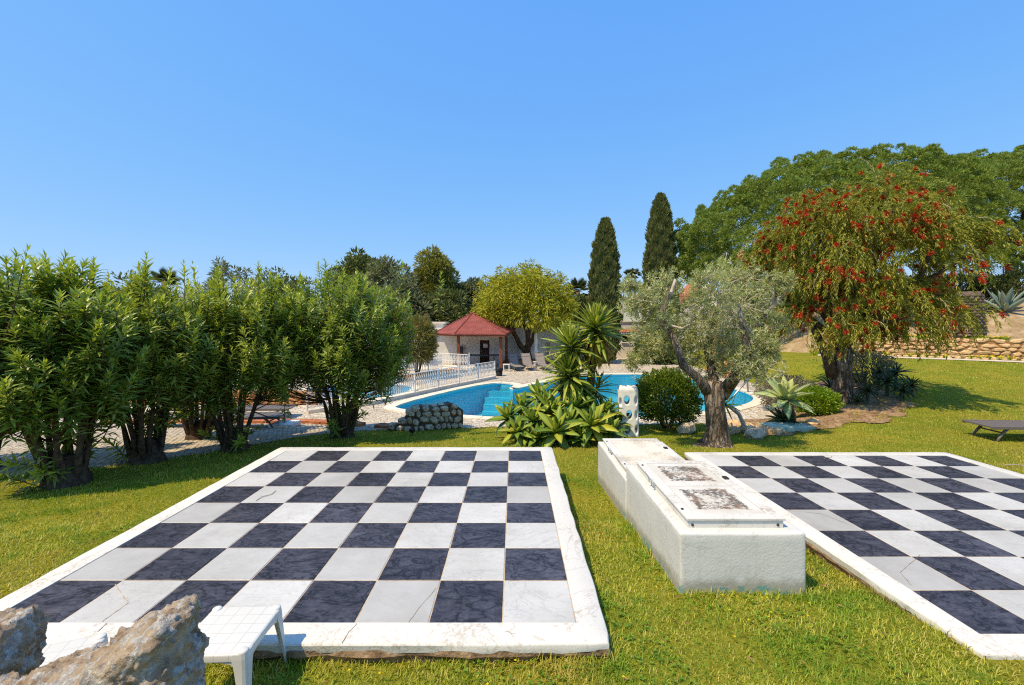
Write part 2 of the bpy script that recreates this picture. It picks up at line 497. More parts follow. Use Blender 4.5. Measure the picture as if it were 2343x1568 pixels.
def sheet_with_holes(name, outer, holes, zf, mat, skirt=0.0, up=0.0):
    loops = [[Vector((x, y, 0)) for x, y in p] for p in [outer] + list(holes)]
    tris = geometry.tessellate_polygon(loops)
    pts = [q for l in loops for q in l]
    V = [(q.x, q.y, zf(q.x, q.y) + up) for q in pts]
    F = []
    for a, b_, c in tris:
        n = (pts[b_] - pts[a]).cross(pts[c] - pts[a]).z
        F.append((a, b_, c) if n > 0 else (a, c, b_))
    me = bpy.data.meshes.new(name); me.from_pydata(V, [], F); me.update()
    return link(name, me, mat)
tag(sheet_with_holes('pool_deck', DECK_POLY, [POOL, PADDLE], gz1, M['deck'], up=0.0), 'pale stone paving around the pool', 'paving', kind='structure')
path = tag(sheet_with_holes('cobbled_path', PATH_POLY, [], gz1, M['mortar'], up=-.012), 'sloping cobbled path behind the oleanders', 'path', kind='structure')

# cobbles of the path, in slightly wavy courses
M['cobble'] = mat_var('cobble_stone', [(.3, C(150, 138, 120)), (.55, C(186, 174, 156)), (.75, C(206, 196, 180))], 5, .85, 60, .4, .006, rnd=True, per_obj=.1)
M['cobble_mass'] = mat_var('cobble_stone_mass', [(.3, C(150, 138, 120)), (.55, C(186, 174, 156)), (.75, C(206, 196, 180))], 9, .85, 60, .4, .006, world=True)
def cobble_proto(i):
    r = random.Random(i); h = .055
    a = [(-h + r.uniform(-.007, .007), -h + r.uniform(-.007, .007)), (h + r.uniform(-.007, .007), -h + r.uniform(-.007, .007)),
         (h + r.uniform(-.007, .007), h + r.uniform(-.007, .007)), (-h + r.uniform(-.007, .007), h + r.uniform(-.007, .007))]
    vs = [(x, y, -.03) for x, y in a] + [(x, y, .004) for x, y in a] + [(x * .74, y * .74, .016) for x, y in a]
    fs = [(i_, (i_ + 1) % 4, 4 + (i_ + 1) % 4, 4 + i_) for i_ in range(4)] + [(4 + i_, 4 + (i_ + 1) % 4, 8 + (i_ + 1) % 4, 8 + i_) for i_ in range(4)] + [(8, 9, 10, 11)]
    me = bpy.data.meshes.new('cobble'); me.from_pydata(vs, [], fs); me.materials.append(M['cobble']); return me
protos = [cobble_proto(i) for i in range(6)]
spots = []
gy = 6.2; row = 0
while gy < 13.3:
    gx = -13.0 + (row % 2) * .06
    while gx < -3.2:
        x = gx + random.uniform(-.012, .012); y = gy + .07 * math.sin(gx * 1.3) + random.uniform(-.012, .012)
        spots.append((x, y)); gx += .122
    gy += .122; row += 1
sp = np.array(spots)
sp = sp[inside(PATH_POLY, sp[:, 0], sp[:, 1])]
sp = sp[(np.abs(sp[:, 0] / sp[:, 1]) < 1.22)]
order = np.argsort(sp[:, 1]); sp = sp[order]
near = sp[(sp[:, 0] / sp[:, 1] > -1.17)][:300]
near_set = {(a, b_) for a, b_ in near}
V = []; F = []
for x, y in sp:
    z = gz1(x, y); me = protos[random.randrange(6)]; a = random.uniform(-.12, .12)
    if (x, y) in near_set:
        link('cobble', me, None, path, (x, y, z + random.uniform(-.004, .004)), (-.085, 0, a))
    else:
        n = len(V); dz = random.uniform(-.004, .004)
        V += [(x + v.co.x, y + v.co.y, z + v.co.z + dz - .085 * v.co.y) for v in me.vertices]
        F += [tuple(n + i for i in p.vertices) for p in me.polygons]
me = bpy.data.meshes.new('cobble_mass'); me.from_pydata(V, [], F)
tag(link('cobble_mass', me, M['cobble_mass'], path), kind='stuff')

# terracotta edging below the path
M['terracotta'] = mat_var('terracotta', [(.3, C(150, 84, 52)), (.7, C(196, 128, 90))], 4, .85, 40, .4, .01, per_obj=.12, rnd=True)
ed = thing('terracotta_edging', 'low terracotta tile edging along the foot of the cobbled path', 'edging', (-5.5, 13.05, gz1(-5.5, 13.05)))
tm = MB().box((0, 0, 0), (.42, .3, .14)).mesh('edging_tile'); tm.materials.append(M['terracotta'])
for i in range(36):
    x = -15.2 + i * .44 + .2
    if -12.0 < x < -3.2:
        y = 13.15 if x < -6 else 13.15 - (x + 6) * .36
        if x > -6 and i % 5 == 0: continue
        link('edging_tile', tm, None, ed, (x + 5.5, y - 13.05, gz1(x, y) - ed.location.z + .03), (0, 0, -.02 if x < -6 else -.34))

# pool basin, coping, water
m, nt, b = nodes('pool_tiles')
co = coords(nt, world=True)
ck = nd(nt, 'ShaderNodeTexBrick', Scale=1.0); nt.links.new(co, ck.inputs['Vector'])
ck.inputs['Brick Width'].default_value = .12; ck.inputs['Row Height'].default_value = .12; ck.inputs['Mortar Size'].default_value = .006; ck.offset = 0
ck.inputs['Color1'].default_value = C(88, 204, 232); ck.inputs['Color2'].default_value = C(96, 210, 236); ck.inputs['Mortar'].default_value = C(112, 212, 236)
nt.links.new(ck.outputs[0], b.inputs['Base Color']); b.inputs['Roughness'].default_value = .35
M['pool_tile'] = m
m, nt, b = nodes('pool_water')
co = coords(nt, world=True)
nt.nodes.remove(b)
mp = nd(nt, 'ShaderNodeMapping'); mp.inputs['Scale'].default_value = (1.0, 2.2, 1.0); nt.links.new(co, mp.inputs[0])
h = ntex(nt, mp.outputs[0], 1.7, 4, .6, .6)
bp = nd(nt, 'ShaderNodeBump'); bp.inputs['Strength'].default_value = .8; bp.inputs['Distance'].default_value = .12; nt.links.new(h, bp.inputs['Height'])
fr = nd(nt, 'ShaderNodeFresnel', IOR=1.33); nt.links.new(bp.outputs[0], fr.inputs['Normal'])
gl = nd(nt, 'ShaderNodeBsdfGlossy', Roughness=.04); nt.links.new(bp.outputs[0], gl.inputs['Normal'])
tr = nd(nt, 'ShaderNodeBsdfTransparent'); tr.inputs[0].default_value = (.50, .90, .97, 1)
mx = nt.nodes.new('ShaderNodeMixShader')
nt.links.new(fr.outputs[0], mx.inputs[0]); nt.links.new(tr.outputs[0], mx.inputs[1]); nt.links.new(gl.outputs[0], mx.inputs[2])
nt.links.new(mx.outputs[0], nt.nodes['Material Output'].inputs[0])
M['water'] = m
M['coping'] = mat_var('cream_coping', [(.3, C(214, 200, 176)), (.7, C(236, 226, 208))], 3, .75, 50, .25, .005, world=True)
M['paddle_tile'] = mat_var('pale_blue_tiles', [(.3, C(120, 180, 215)), (.7, C(140, 196, 226))], 3, .4, 40, .1, .005)
def basin(name, label, outline, depth, tile, water_z, cop_w, slabs):
    p = np.array(outline); n = len(p)
    V = [(x, y, DECK - .01) for x, y in p] + [(x, y, DECK - depth) for x, y in p]
    area = np.sum(p[:, 0] * np.roll(p[:, 1], -1) - np.roll(p[:, 0], -1) * p[:, 1])
    F = [(i, n + i, n + (i + 1) % n, (i + 1) % n) if area > 0 else ((i + 1) % n, n + (i + 1) % n, n + i, i) for i in range(n)]
    loop = [Vector((x, y, 0)) for x, y in p]
    for t in geometry.tessellate_polygon([loop]):
        F.append(tuple(n + i for i in t))
    me = bpy.data.meshes.new(name); me.from_pydata(V, [], F); me.update()
    root = link(name, me, tile)
    tag(root, label, 'pool', kind='structure')
    # coping slabs along the rim, evenly spaced
    seg = np.linalg.norm(np.roll(p, -1, 0) - p, axis=1); cum = np.concatenate([[0], np.cumsum(seg)])
    pc = np.vstack([p, p[:1]]); oc = offset(p, cop_w); oc = np.vstack([oc, oc[:1]])
    ic = offset(p, -.035); ic = np.vstack([ic, ic[:1]])
    ev = np.linspace(0, cum[-1], slabs + 1)
    f = lambda arr, s: np.array([np.interp(s, cum, arr[:, 0]), np.interp(s, cum, arr[:, 1])])
    for i in range(slabs):
        a, b_ = ev[i] + .006, ev[i + 1] - .006; mid = (a + b_) / 2
        top = DECK + .035 + random.uniform(-.003, .003)
        ring = [f(ic, a), f(ic, mid), f(ic, b_), f(oc, b_), f(oc, mid), f(oc, a)]
        vs = [(q[0], q[1], top) for q in ring] + [(q[0], q[1], top - .06) for q in ring]
        fs = [tuple(range(6)), tuple(reversed(range(6, 12)))] + [(k, 6 + k, 6 + (k + 1) % 6, (k + 1) % 6) for k in range(6)]
        mb = MB().add(vs, fs); me2 = mb.mesh('coping_slab')
        bm = bmesh.new(); bm.from_mesh(me2); bmesh.ops.recalc_face_normals(bm, faces=bm.faces[:]); bm.to_mesh(me2); bm.free()
        link('coping_slab', me2, M['coping'], root)
    w = sheet_with_holes('water', [tuple(q) for q in p], [], lambda x, y: water_z, M['water'])
    return root, w
pool, w = basin('swimming_pool', 'large freeform swimming pool with blue tiles', POOL, 1.3, M['pool_tile'], DECK - .1, .38, 84)
tag(w, 'rippled blue water of the large swimming pool', 'water', kind='structure')
padl, w = basin('paddling_pool', 'shallow pale blue paddling pool behind the long railing', PADDLE, .45, M['paddle_tile'], DECK - .1, .3, 40)
tag(w, 'pale water of the small paddling pool', 'water', kind='structure')
# steps at the far left corner of the pool
for k in range(4):
    a = np.array((-1.25, 22.25)); b_ = np.array((.2, 21.75)); dn = np.array((.28, -.95))
    q = [a + dn * .42 * k * 1.0 - np.array((.35, 0)) * k * .45, b_ + dn * .42 * k, b_ + dn * .42 * (k + 1), a + dn * .42 * (k + 1) - np.array((.35, 0)) * (k + 1) * .45]
    zt = DECK - .34 - .26 * k
    mb = MB().add([(x, y, DECK - 1.28) for x, y in q] + [(x, y, zt) for x, y in q], [(4, 7, 6, 5), (0, 1, 5, 4), (1, 2, 6, 5), (2, 3, 7, 6), (3, 0, 4, 7)])
    mb.build('pool_step', M['pool_tile'], pool)

# concrete path along the retaining wall
M['concrete'] = mat_var('pale_concrete', [(.3, C(188, 174, 156)), (.7, C(222, 212, 196))], 2, .85, 40, .3, .006, world=True)
def strip(name, ts, s0, s1, mat, up):
    V = []; F = []
    for i, t in enumerate(ts):
        k = max(0, t - 13) ; bend = -.02 * k * k
        for s in (s0, s1):
            p = WA + WT * t + WN * (s + bend)
            V.append((p[0], p[1], gz1(p[0], p[1]) + up))
        if i: n = 2 * i; F.append((n - 2, n, n + 1, n - 1))
    me = bpy.data.meshes.new(name); me.from_pydata(V, [], F); me.update()
    return link(name, me, mat)
tag(strip('footpath', np.arange(-12, 20, .5), -2.1, -.95, M['concrete'], .03), 'narrow pale concrete footpath below the stone wall', 'path', kind='structure')
# ------------------------------------------------------------------ materials of the foreground
def mat_marble(name, base, vein, scale, width, blot, rough):
    m, nt, b = nodes(name)
    co = coords(nt, rnd=True)
    mp = nd(nt, 'ShaderNodeMapping'); mp.inputs['Rotation'].default_value = (0, 0, .6); mp.inputs['Scale'].default_value = (1, 1.7, 1); nt.links.new(co, mp.inputs[0])
    co2 = mp.outputs[0]
    def veins(sc, w, dist):
        v = ntex(nt, co2, sc, 6, .62, dist)
        return ramp(nt, math_(nt, 'ABSOLUTE', math_(nt, 'SUBTRACT', v, .5)), [(0, (1, 1, 1)), (w, (0, 0, 0))])
    big = veins(scale, width, 1.2); fine = veins(scale * 3.1, width * 1.6, .5)
    c = ramp(nt, ntex(nt, co2, 5, 8, .7), [(.3, blot), (.65, base)])
    oi = nt.nodes.new('ShaderNodeObjectInfo')
    hs = nd(nt, 'ShaderNodeHueSaturation'); nt.links.new(c, hs.inputs['Color'])
    nt.links.new(math_(nt, 'ADD', math_(nt, 'MULTIPLY', oi.outputs['Random'], .3), .85), hs.inputs['Value'])
    c = mixc(nt, math_(nt, 'MULTIPLY', fine, .45), hs.outputs[0], vein)
    c = mixc(nt, math_(nt, 'MULTIPLY', big, .8), c, vein)
    wp = coords(nt, world=True)
    c = mixc(nt, 1.0, c, ramp(nt, ntex(nt, wp, .8, 5, .65), [(.32, (.80, .78, .74)), (.62, (1.06, 1.05, 1.04))]), 'MULTIPLY')
    stn = ramp(nt, ntex(nt, wp, 3.1, 7, .75, .4), [(.6, (0, 0, 0)), (.72, (1, 1, 1))])
    c = mixc(nt, math_(nt, 'MULTIPLY', stn, .22), c, C(150, 134, 110))
    sp = ramp(nt, ntex(nt, coords(nt, rnd=True), 60, 3, .7), [(.72, (0, 0, 0)), (.8, (1, 1, 1))])
    c = mixc(nt, math_(nt, 'MULTIPLY', sp, .25), c, C(150, 146, 140))
    nt.links.new(c, b.inputs['Base Color'])
    b.inputs['Roughness'].default_value = rough; b.inputs['Specular IOR Level'].default_value = .35
    bump(nt, b, math_(nt, 'ADD', big, ntex(nt, co, 90, 3)), .12, .003)
    return m
M['tile_dark'] = mat_marble('dark_marble', C(84, 84, 97), C(18, 17, 20), 2.6, .04, C(50, 50, 59), .5)
M['tile_white'] = mat_marble('white_marble', C(194, 194, 191), C(172, 172, 172), 1.6, .010, C(187, 187, 185), .5)
def mat_stucco(name, col, dirt, dirt_amt, bst=.35, stain=None, base=False):
    m, nt, b = nodes(name)
    co = coords(nt, world=True)
    c = ramp(nt, ntex(nt, co, 2.2, 5), [(.3, tuple(x * .93 for x in col[:3])), (.65, col)])
    d = ramp(nt, math_(nt, 'MULTIPLY', ntex(nt, co, 34, 6, .75), ntex(nt, co, 2.3, 3)), [(.33 - dirt_amt, (0, 0, 0)), (.40 - dirt_amt * .6, (1, 1, 1))])
    c = mixc(nt, math_(nt, 'MULTIPLY', d, .55), c, dirt)
    if stain:
        cr = ntex(nt, co, 1.1, 6, .6, .8)
        cr = ramp(nt, math_(nt, 'ABSOLUTE', math_(nt, 'SUBTRACT', cr, .5)), [(0, (1, 1, 1)), (.006, (0, 0, 0))])
        c = mixc(nt, math_(nt, 'MULTIPLY', cr, .4), c, stain)
    if base:
        sx = nt.nodes.new('ShaderNodeSeparateXYZ'); nt.links.new(co, sx.inputs[0])
        hgt = math_(nt, 'ADD', sx.outputs[2], math_(nt, 'MULTIPLY', math_(nt, 'SUBTRACT', sx.outputs[1], 3.0), .085))
        hh = math_(nt, 'ADD', hgt, math_(nt, 'MULTIPLY', ntex(nt, co, 9, 5, .7), -.16))
        spl = ramp(nt, hh, [(0, (1, 1, 1)), (.07, (0, 0, 0))])
        c = mixc(nt, math_(nt, 'MULTIPLY', spl, .55), c, C(120, 112, 84))
        old = ramp(nt, math_(nt, 'ADD', hgt, math_(nt, 'MULTIPLY', ntex(nt, co, 16, 5, .75), -.12)), [(-0.0, (1, 1, 1)), (.012, (0, 0, 0))], 'LINEAR')
        pch = ramp(nt, ntex(nt, co, 6, 5, .7), [(.52, (0, 0, 0)), (.58, (1, 1, 1))])
        c = mixc(nt, math_(nt, 'MULTIPLY', math_(nt, 'MULTIPLY', old, pch), .8), c, C(84, 150, 142))
        mp = nd(nt, 'ShaderNodeMapping'); mp.inputs['Scale'].default_value = (14, 14, .8); nt.links.new(co, mp.inputs[0])
        drip = ramp(nt, math_(nt, 'MULTIPLY', ntex(nt, mp.outputs[0], 1.0, 4, .6), ntex(nt, co, 1.7, 2)), [(.30, (0, 0, 0)), (.42, (1, 1, 1))])
        c = mixc(nt, math_(nt, 'MULTIPLY', drip, .22), c, C(150, 146, 132))
    nt.links.new(c, b.inputs['Base Color']); b.inputs['Roughness'].default_value = .75; b.inputs['Specular IOR Level'].default_value = .25
    bump(nt, b, math_(nt, 'ADD', ntex(nt, co, 55, 5, .6), math_(nt, 'MULTIPLY', ntex(nt, co, 7, 3), 1.5)), bst, .012)
    return m
M['border'] = mat_stucco('white_painted_concrete', C(216, 213, 205), C(160, 148, 128), .03, .25, C(150, 128, 100))
M['stucco'] = mat_stucco('white_stucco', C(210, 209, 204), C(170, 168, 158), -.02, .28, C(160, 156, 148), True)
M['hatch'] = mat_stucco('hatch_paint', C(214, 211, 203), C(140, 120, 96), .06, .06)
M['slab'] = mat_var('raw_slab_edge', [(.3, C(86, 66, 48)), (.55, C(146, 120, 92)), (.75, C(176, 158, 132))], 9, .95, 40, .9, .02, world=True, detail=8)
M['grout'] = mat_var('sandy_grout', [(.3, C(164, 138, 108)), (.7, C(204, 188, 164))], 14, .95, 60, .3, .004, world=True)

def jag(n): return noise.noise(Vector(n))
def chess_board(name, label, x0, y0, sx, sy, shear, top, border, seed):
    root = thing(name, label, 'chessboard', (x0 + 4 * sx, y0, top))
    f = lambda c, r: (x0 + c * sx + shear * r * sy, y0 + r * sy)
    wl = lambda v, off: v
    # border ring with a slightly uneven outer edge
    inner = []; outer = []
    N = 44
    cs = [(-border / sx, -border / sy), (8 + border / sx, -border / sy), (8 + border / sx, 8 + border / sy), (-border / sx, 8 + border / sy)]
    ci = [(0, 0), (8, 0), (8, 8), (0, 8)]
    for k in range(4):
        a, b_ = cs[k], cs[(k + 1) % 4]; a2, b2 = ci[k], ci[(k + 1) % 4]
        for i in range(N):
            t = i / N
            # round the outer corners a little
            u = (a[0] + (b_[0] - a[0]) * t, a[1] + (b_[1] - a[1]) * t)
            edge = min(t, 1 - t) * 8
            cut = .018 * max(0, 1 - edge / .12)
            p = f(*u); q = f(a2[0] + (b2[0] - a2[0]) * t, a2[1] + (b2[1] - a2[1]) * t)
            d = Vector((q[0] - p[0], q[1] - p[1])); d.normalize()
            j = .012 * jag((p[0] * 3 + seed, p[1] * 3, 0)) + .006 * jag((p[0] * 11, p[1] * 11, seed)) + cut
            outer.append((p[0] + d.x * j, p[1] + d.y * j)); inner.append(q)
    n = len(outer); V = []; F = []
    rings = []
    cx = sum(p[0] for p in outer) / n; cy = sum(p[1] for p in outer) / n
    def ring(pts, z, k=0.0, zj=0.0):
        i0 = len(V)
        for p in pts:
            d = Vector((cx - p[0], cy - p[1])).normalized()
            V.append((p[0] + d.x * k, p[1] + d.y * k, z + zj * jag((p[0] * 5, p[1] * 5, seed + 9))))
        rings.append(i0)
    ring(inner, top - .02); ring(inner, top + .004); ring(outer, top + .004, .016, .003); ring(outer, top - .001, .006, .003); ring(outer, top - .010, 0, .004); ring(outer, top - .06, .006, .03); ring(outer, top - .065, .06)
    for a, b_ in zip(rings, rings[1:]):
        for i in range(n): F.append((a + i, a + (i + 1) % n, b_ + (i + 1) % n, b_ + i))
    MB().add(V, [tuple(reversed(q)) for q in F]).build('border', M['border'], root, smooth=True).data.set_sharp_from_angle(angle=R(35))
    # raw slab underneath, rough sided, down into the ground
    V = []; F = []; lv = [(-.04, .012), (-.075, -.004), (-.11, .02), (-.2, .03), (-.55, .03)]
    for z, k in lv:
        for p in outer:
            d = Vector((cx - p[0], cy - p[1])).normalized()
            kk = k + .03 * jag((p[0] * 7, p[1] * 7, z * 12 + seed))
            V.append((p[0] + d.x * kk, p[1] + d.y * kk, top + z))
    for l in range(len(lv) - 1):
        for i in range(n): F.append((l * n + i, (l + 1) * n + i, (l + 1) * n + (i + 1) % n, l * n + (i + 1) % n))
    MB().add(V, F).build('slab', M['slab'], root)
    g = .02
    c4 = [f(-.1, -.1), f(8.1, -.1), f(8.1, 8.1), f(-.1, 8.1)]
    MB().add([(x, y, top - .0045) for x, y in c4], [(0, 1, 2, 3)]).build('grout_bed', M['grout'], root)
    gap = .0042
    prot = []
    for r in range(8):
        for c in range(8):
            p = [f(c, r), f(c + 1, r), f(c + 1, r + 1), f(c, r + 1)]
            mx_ = sum(q[0] for q in p) / 4; my_ = sum(q[1] for q in p) / 4
            if not prot:
                e = .004
                top4 = []; low4 = []; bot4 = []
                for q in p:
                    dx, dy = q[0] - mx_, q[1] - my_
                    s1 = lambda v, k: v - math.copysign(k, v)
                    low4.append((s1(dx, gap), s1(dy, gap), -.003)); bot4.append((s1(dx, gap), s1(dy, gap), -.02)); top4.append((s1(dx, gap + e), s1(dy, gap + e), 0))
                vs = bot4 + low4 + top4
                fs = [(8, 9, 10, 11)] + [(4 + i, 4 + (i + 1) % 4, 8 + (i + 1) % 4, 8 + i) for i in range(4)] + [(i, (i + 1) % 4, 4 + (i + 1) % 4, 4 + i) for i in range(4)]
                for mm in ('tile_dark', 'tile_white'):
                    me = MB().add(vs, fs).mesh('tile'); me.materials.append(M[mm]); prot.append(me)
            dark = (r + c) % 2 == 0
            o = link('dark_tile' if dark else 'white_tile', prot[0 if dark else 1], None, root,
                     (mx_ - root.location.x, my_ - root.location.y, random.uniform(-.0008, .0008)), (random.uniform(-.004, .004), random.uniform(-.004, .004), random.uniform(-.003, .003)))
    return root
left_board = chess_board('chess_board', 'black and white marble chessboard in full view beside the plastic side tables', -3.60, 3.01, .505, .5, .004, .12, .2, 1.0)
right_board = chess_board('chess_board', 'black and white marble chessboard cut by the right edge, beyond the white hatch box', 3.195, 3.015, .488, .5, -.05, .04, .19, 5.0)

def crack(board, pts, z, w, mat):
    q = []
    for a, b_ in zip(pts, pts[1:]):
        for k in range(5):
            t = k / 5; x = a[0] + (b_[0] - a[0]) * t; y = a[1] + (b_[1] - a[1]) * t
            q.append((x + .008 * jag((x * 30, y * 30, 1)), y + .008 * jag((x * 30, y * 30, 7))))
    q.append(pts[-1]); V = []; F = []
    for i, (x, y) in enumerate(q):
        d = Vector((q[min(i + 1, len(q) - 1)][0] - q[max(i - 1, 0)][0], q[min(i + 1, len(q) - 1)][1] - q[max(i - 1, 0)][1])).normalized()
        ww = w * (.5 + abs(jag((x * 17, y * 17, 3))))
        V += [(x - d.y * ww, y + d.x * ww, z), (x + d.y * ww, y - d.x * ww, z)]
        if i: F.append((2 * i - 2, 2 * i - 1, 2 * i + 1, 2 * i))
    MB().add(V, F).build('crack', mat, board)
def on_board(p, y, h): d = 1010 * h / (y - 735); return (px(p, d), d)
crack(left_board, [on_board(*q, 2.06) for q in ((263, 1338), (273, 1353), (293, 1379.6), (262, 1402), (233, 1424))], .1222, .0035, M['grout'])
crack(left_board, [on_board(*q, 2.06) for q in ((243, 1428), (232, 1440), (222, 1448))], .1265, .003, M['slab'])
crack(left_board, [on_board(*q, 2.055) for q in ((818, 1427), (800, 1445), (782, 1472))], .1265, .0025, M['slab'])
crack(left_board, [on_board(*q, 2.06) for q in ((1000, 1345), (960, 1390), (935, 1425))], .1222, .0018, M['slab'])
crack(right_board, [on_board(*q, 2.14) for q in ((1800, 1168), (1880, 1176), (1955, 1206))], .0422, .002, M['slab'])
crack(right_board, [on_board(*q, 2.14) for q in ((2105, 1270), (2060, 1310), (2085, 1340))], .0422, .0018, M['slab'])

# ------------------------------------------------------------------ white hatch box between the boards
def rough_block(x0, x1, y0, y1, z0, z1, step=.05, rad=.035, seed=0.0, amp=.006):
    """rendered masonry block: rounded edges, slightly wavy faces"""
    bm = bmesh.new()
    bmesh.ops.create_cube(bm, size=1.0)
    for v in bm.verts:
        v.co = Vector(((x0 + x1) / 2 + v.co.x * (x1 - x0), (y0 + y1) / 2 + v.co.y * (y1 - y0), (z0 + z1) / 2 + v.co.z * (z1 - z0)))
    bmesh.ops.bevel(bm, geom=bm.edges[:], offset=rad, segments=3, affect='EDGES', profile=.5)
    for ax, a, b_ in ((0, x0, x1), (1, y0, y1), (2, z0, z1)):
        k = a + step
        while k < b_ - .01:
            no = [0, 0, 0]; no[ax] = 1; co_ = [0, 0, 0]; co_[ax] = k
            bmesh.ops.bisect_plane(bm, geom=bm.verts[:] + bm.edges[:] + bm.faces[:], plane_co=co_, plane_no=no)
            k += step
    for v in bm.verts:
        p = v.co
        v.co = p + Vector((noise.noise(p * 3 + Vector((seed, 0, 0))), noise.noise(p * 3 + Vector((0, seed + 7, 0))), noise.noise(p * 3 + Vector((0, 3, seed))))) * amp \
             + Vector((noise.noise(p * 14), noise.noise(p * 14 + Vector((5, 0, 0))), noise.noise(p * 14 + Vector((0, 5, 0))))) * amp * .35
    for f in bm.faces: f.smooth = True
    mb = MB(); bm.verts.index_update()
    mb.v = [tuple(v.co) for v in bm.verts]; mb.f = [tuple(v.index for v in f.verts) for f in bm.faces]
    bm.free(); return mb
ub = thing('utility_box', 'white rendered masonry box with metal hatches between the two chessboards', 'utility box', (1.87, 3.6, -.1))
rough_block(1.37, 2.40, 3.595, 5.31, -.25, .45, .07, .02).build('body', M['stucco'], ub, smooth=True)
lowb = rough_block(1.352, 2.37, 5.26, 6.95, -.55, .29, .08, .02, 3.0).build('rear_body', M['stucco'], ub, smooth=True)
m, nt, b = nodes('lichen_panel')
co = coords(nt, world=True)
tc = nt.nodes.new('ShaderNodeTexCoord')
gen = nd(nt, 'ShaderNodeVectorMath', operation='SUBTRACT'); nt.links.new(tc.outputs['Generated'], gen.inputs[0]); gen.inputs[1].default_value = (.5, .5, .5)
sep = nt.nodes.new('ShaderNodeSeparateXYZ'); nt.links.new(gen.outputs[0], sep.inputs[0])
edge = math_(nt, 'MAXIMUM', math_(nt, 'ABSOLUTE', sep.outputs[0]), math_(nt, 'ABSOLUTE', sep.outputs[1]))
core = ramp(nt, edge, [(.1, (.82, .82, .82)), (.33, (1, 1, 1)), (.43, (.55, .55, .55)), (.47, (.2, .2, .2))])
spk = math_(nt, 'MULTIPLY', ntex(nt, co, 26, 7, .8, .3), math_(nt, 'ADD', ntex(nt, co, 3.5, 3), .45))
dm = ramp(nt, math_(nt, 'MULTIPLY', spk, core), [(.36, (0, 0, 0)), (.45, (1, 1, 1))])
c = ramp(nt, ntex(nt, co, 3, 4), [(.3, C(196, 188, 172)), (.65, C(216, 213, 204))])
dc = ramp(nt, ntex(nt, co, 5, 3), [(.4, C(70, 62, 52)), (.6, C(116, 84, 58))])
nt.links.new(mixc(nt, math_(nt, 'MULTIPLY', dm, .9), c, dc), b.inputs['Base Color'])
b.inputs['Roughness'].default_value = .7
M['lichen'] = m
def hatch(x0, x1, y0, y1, z, label, npan, dirt, lift):
    h = thing('hatch', label, None, (0, 0, 0)); h.parent = ub
    h.location = Vector((0, 0, 0)) - Vector(ub.location) + Vector(((x0 + x1) / 2, (y0 + y1) / 2, z))
    off = Vector(((x0 + x1) / 2, (y0 + y1) / 2, z))
    kerb = MB(); t = .045
    kerb.box(((x0 + x1) / 2, y0 + t / 2, z + lift / 2 - .01), (x1 - x0, t, lift + .02)); kerb.box(((x0 + x1) / 2, y1 - t / 2, z + lift / 2 - .01), (x1 - x0, t, lift + .02))
    kerb.box((x0 + t / 2, (y0 + y1) / 2, z + lift / 2 - .01), (t, y1 - y0 - 2 * t - .002, lift + .02)); kerb.box((x1 - t / 2, (y0 + y1) / 2, z + lift / 2 - .01), (t, y1 - y0 - 2 * t - .002, lift + .02))
    kerb.build('curb_frame', M['hatch'], h, bevel=.004, seg=1)
    # lid: rails and stiles, panels set 6 mm lower
    lid = MB(); zt = z + lift + .012; w = .10; e = .012
    lx0, lx1, ly0, ly1 = x0 - e, x1 + e, y0 - e, y1 + e
    lid.box(((lx0 + lx1) / 2, ly0 + w / 2, zt), (lx1 - lx0, w, .02)); lid.box(((lx0 + lx1) / 2, ly1 - w / 2, zt), (lx1 - lx0, w, .02))
    lid.box((lx0 + w / 2, (ly0 + ly1) / 2, zt), (w, ly1 - ly0 - 2 * w - .004, .02)); lid.box((lx1 - w / 2, (ly0 + ly1) / 2, zt), (w, ly1 - ly0 - 2 * w - .004, .02))
    ph = (ly1 - ly0 - 2 * w - .06 * (npan - 1)) / npan
    for i in range(npan):
        ya = ly0 + w + i * (ph + .06)
        MB().box(((lx0 + lx1) / 2, ya + ph / 2, zt - .002), (lx1 - lx0 - 2 * w - .008, ph - .008, .014)).build('panel', dirt, h)
        if i: lid.box(((lx0 + lx1) / 2, ya - .03, zt), (lx1 - lx0 - 2 * w - .004, .056, .02))
    lid.build('lid_frame', M['hatch'], h, bevel=.003, seg=1)
    hy = (y0 + y1) / 2 + .12; hx = lx0 - .02
    arc = [(hx, hy - .055 + .11 * 0, zt - .03), (hx - .004, hy - .055, zt + .03)] + [(hx - .004 - .045 * math.sin(a), hy - .06 * math.cos(a), zt + .03 + .07 * math.sin(a)) for a in np.linspace(.3, PI - .3, 7)] + [(hx - .004, hy + .055, zt + .03), (hx, hy + .055, zt - .03)]
    MB().tube(arc, .010, 8).build('handle', M['metal_white'], h, smooth=True)
    for yy in (ly0 + .18, ly1 - .18):
        MB().lathe((lx0 + .03, yy, zt + .01), [(.012, 0), (.012, .008), (.004, .011)], 10).build('bolt', M['black'], h, smooth=True)
    for xx in (lx0 + .05, lx1 - .06):
        MB().tube([(xx, y0 + .002, z + lift * .45), (xx, y0 - .006, z + lift * .45)], .011, 10).build('screw', M['dark_metal'], h, smooth=True)
    MB().box((lx1 - .05, hy + .05, zt + .018), (.05, .07, .016)).build('lock', M['dark_metal'], h, bevel=.004)
    return h
hatch(1.47, 2.27, 3.69, 5.20, .448, 'front hatch with two lichen stained panels', 2, M['lichen'], .065)
M['hatch_clean'] = mat_stucco('rear_hatch_panel', C(222, 214, 198), C(150, 132, 106), .08, .05)
hatch(1.42, 2.24, 5.46, 6.86, .288, 'rear lower hatch with one plain panel', 1, M['hatch_clean'], .045)

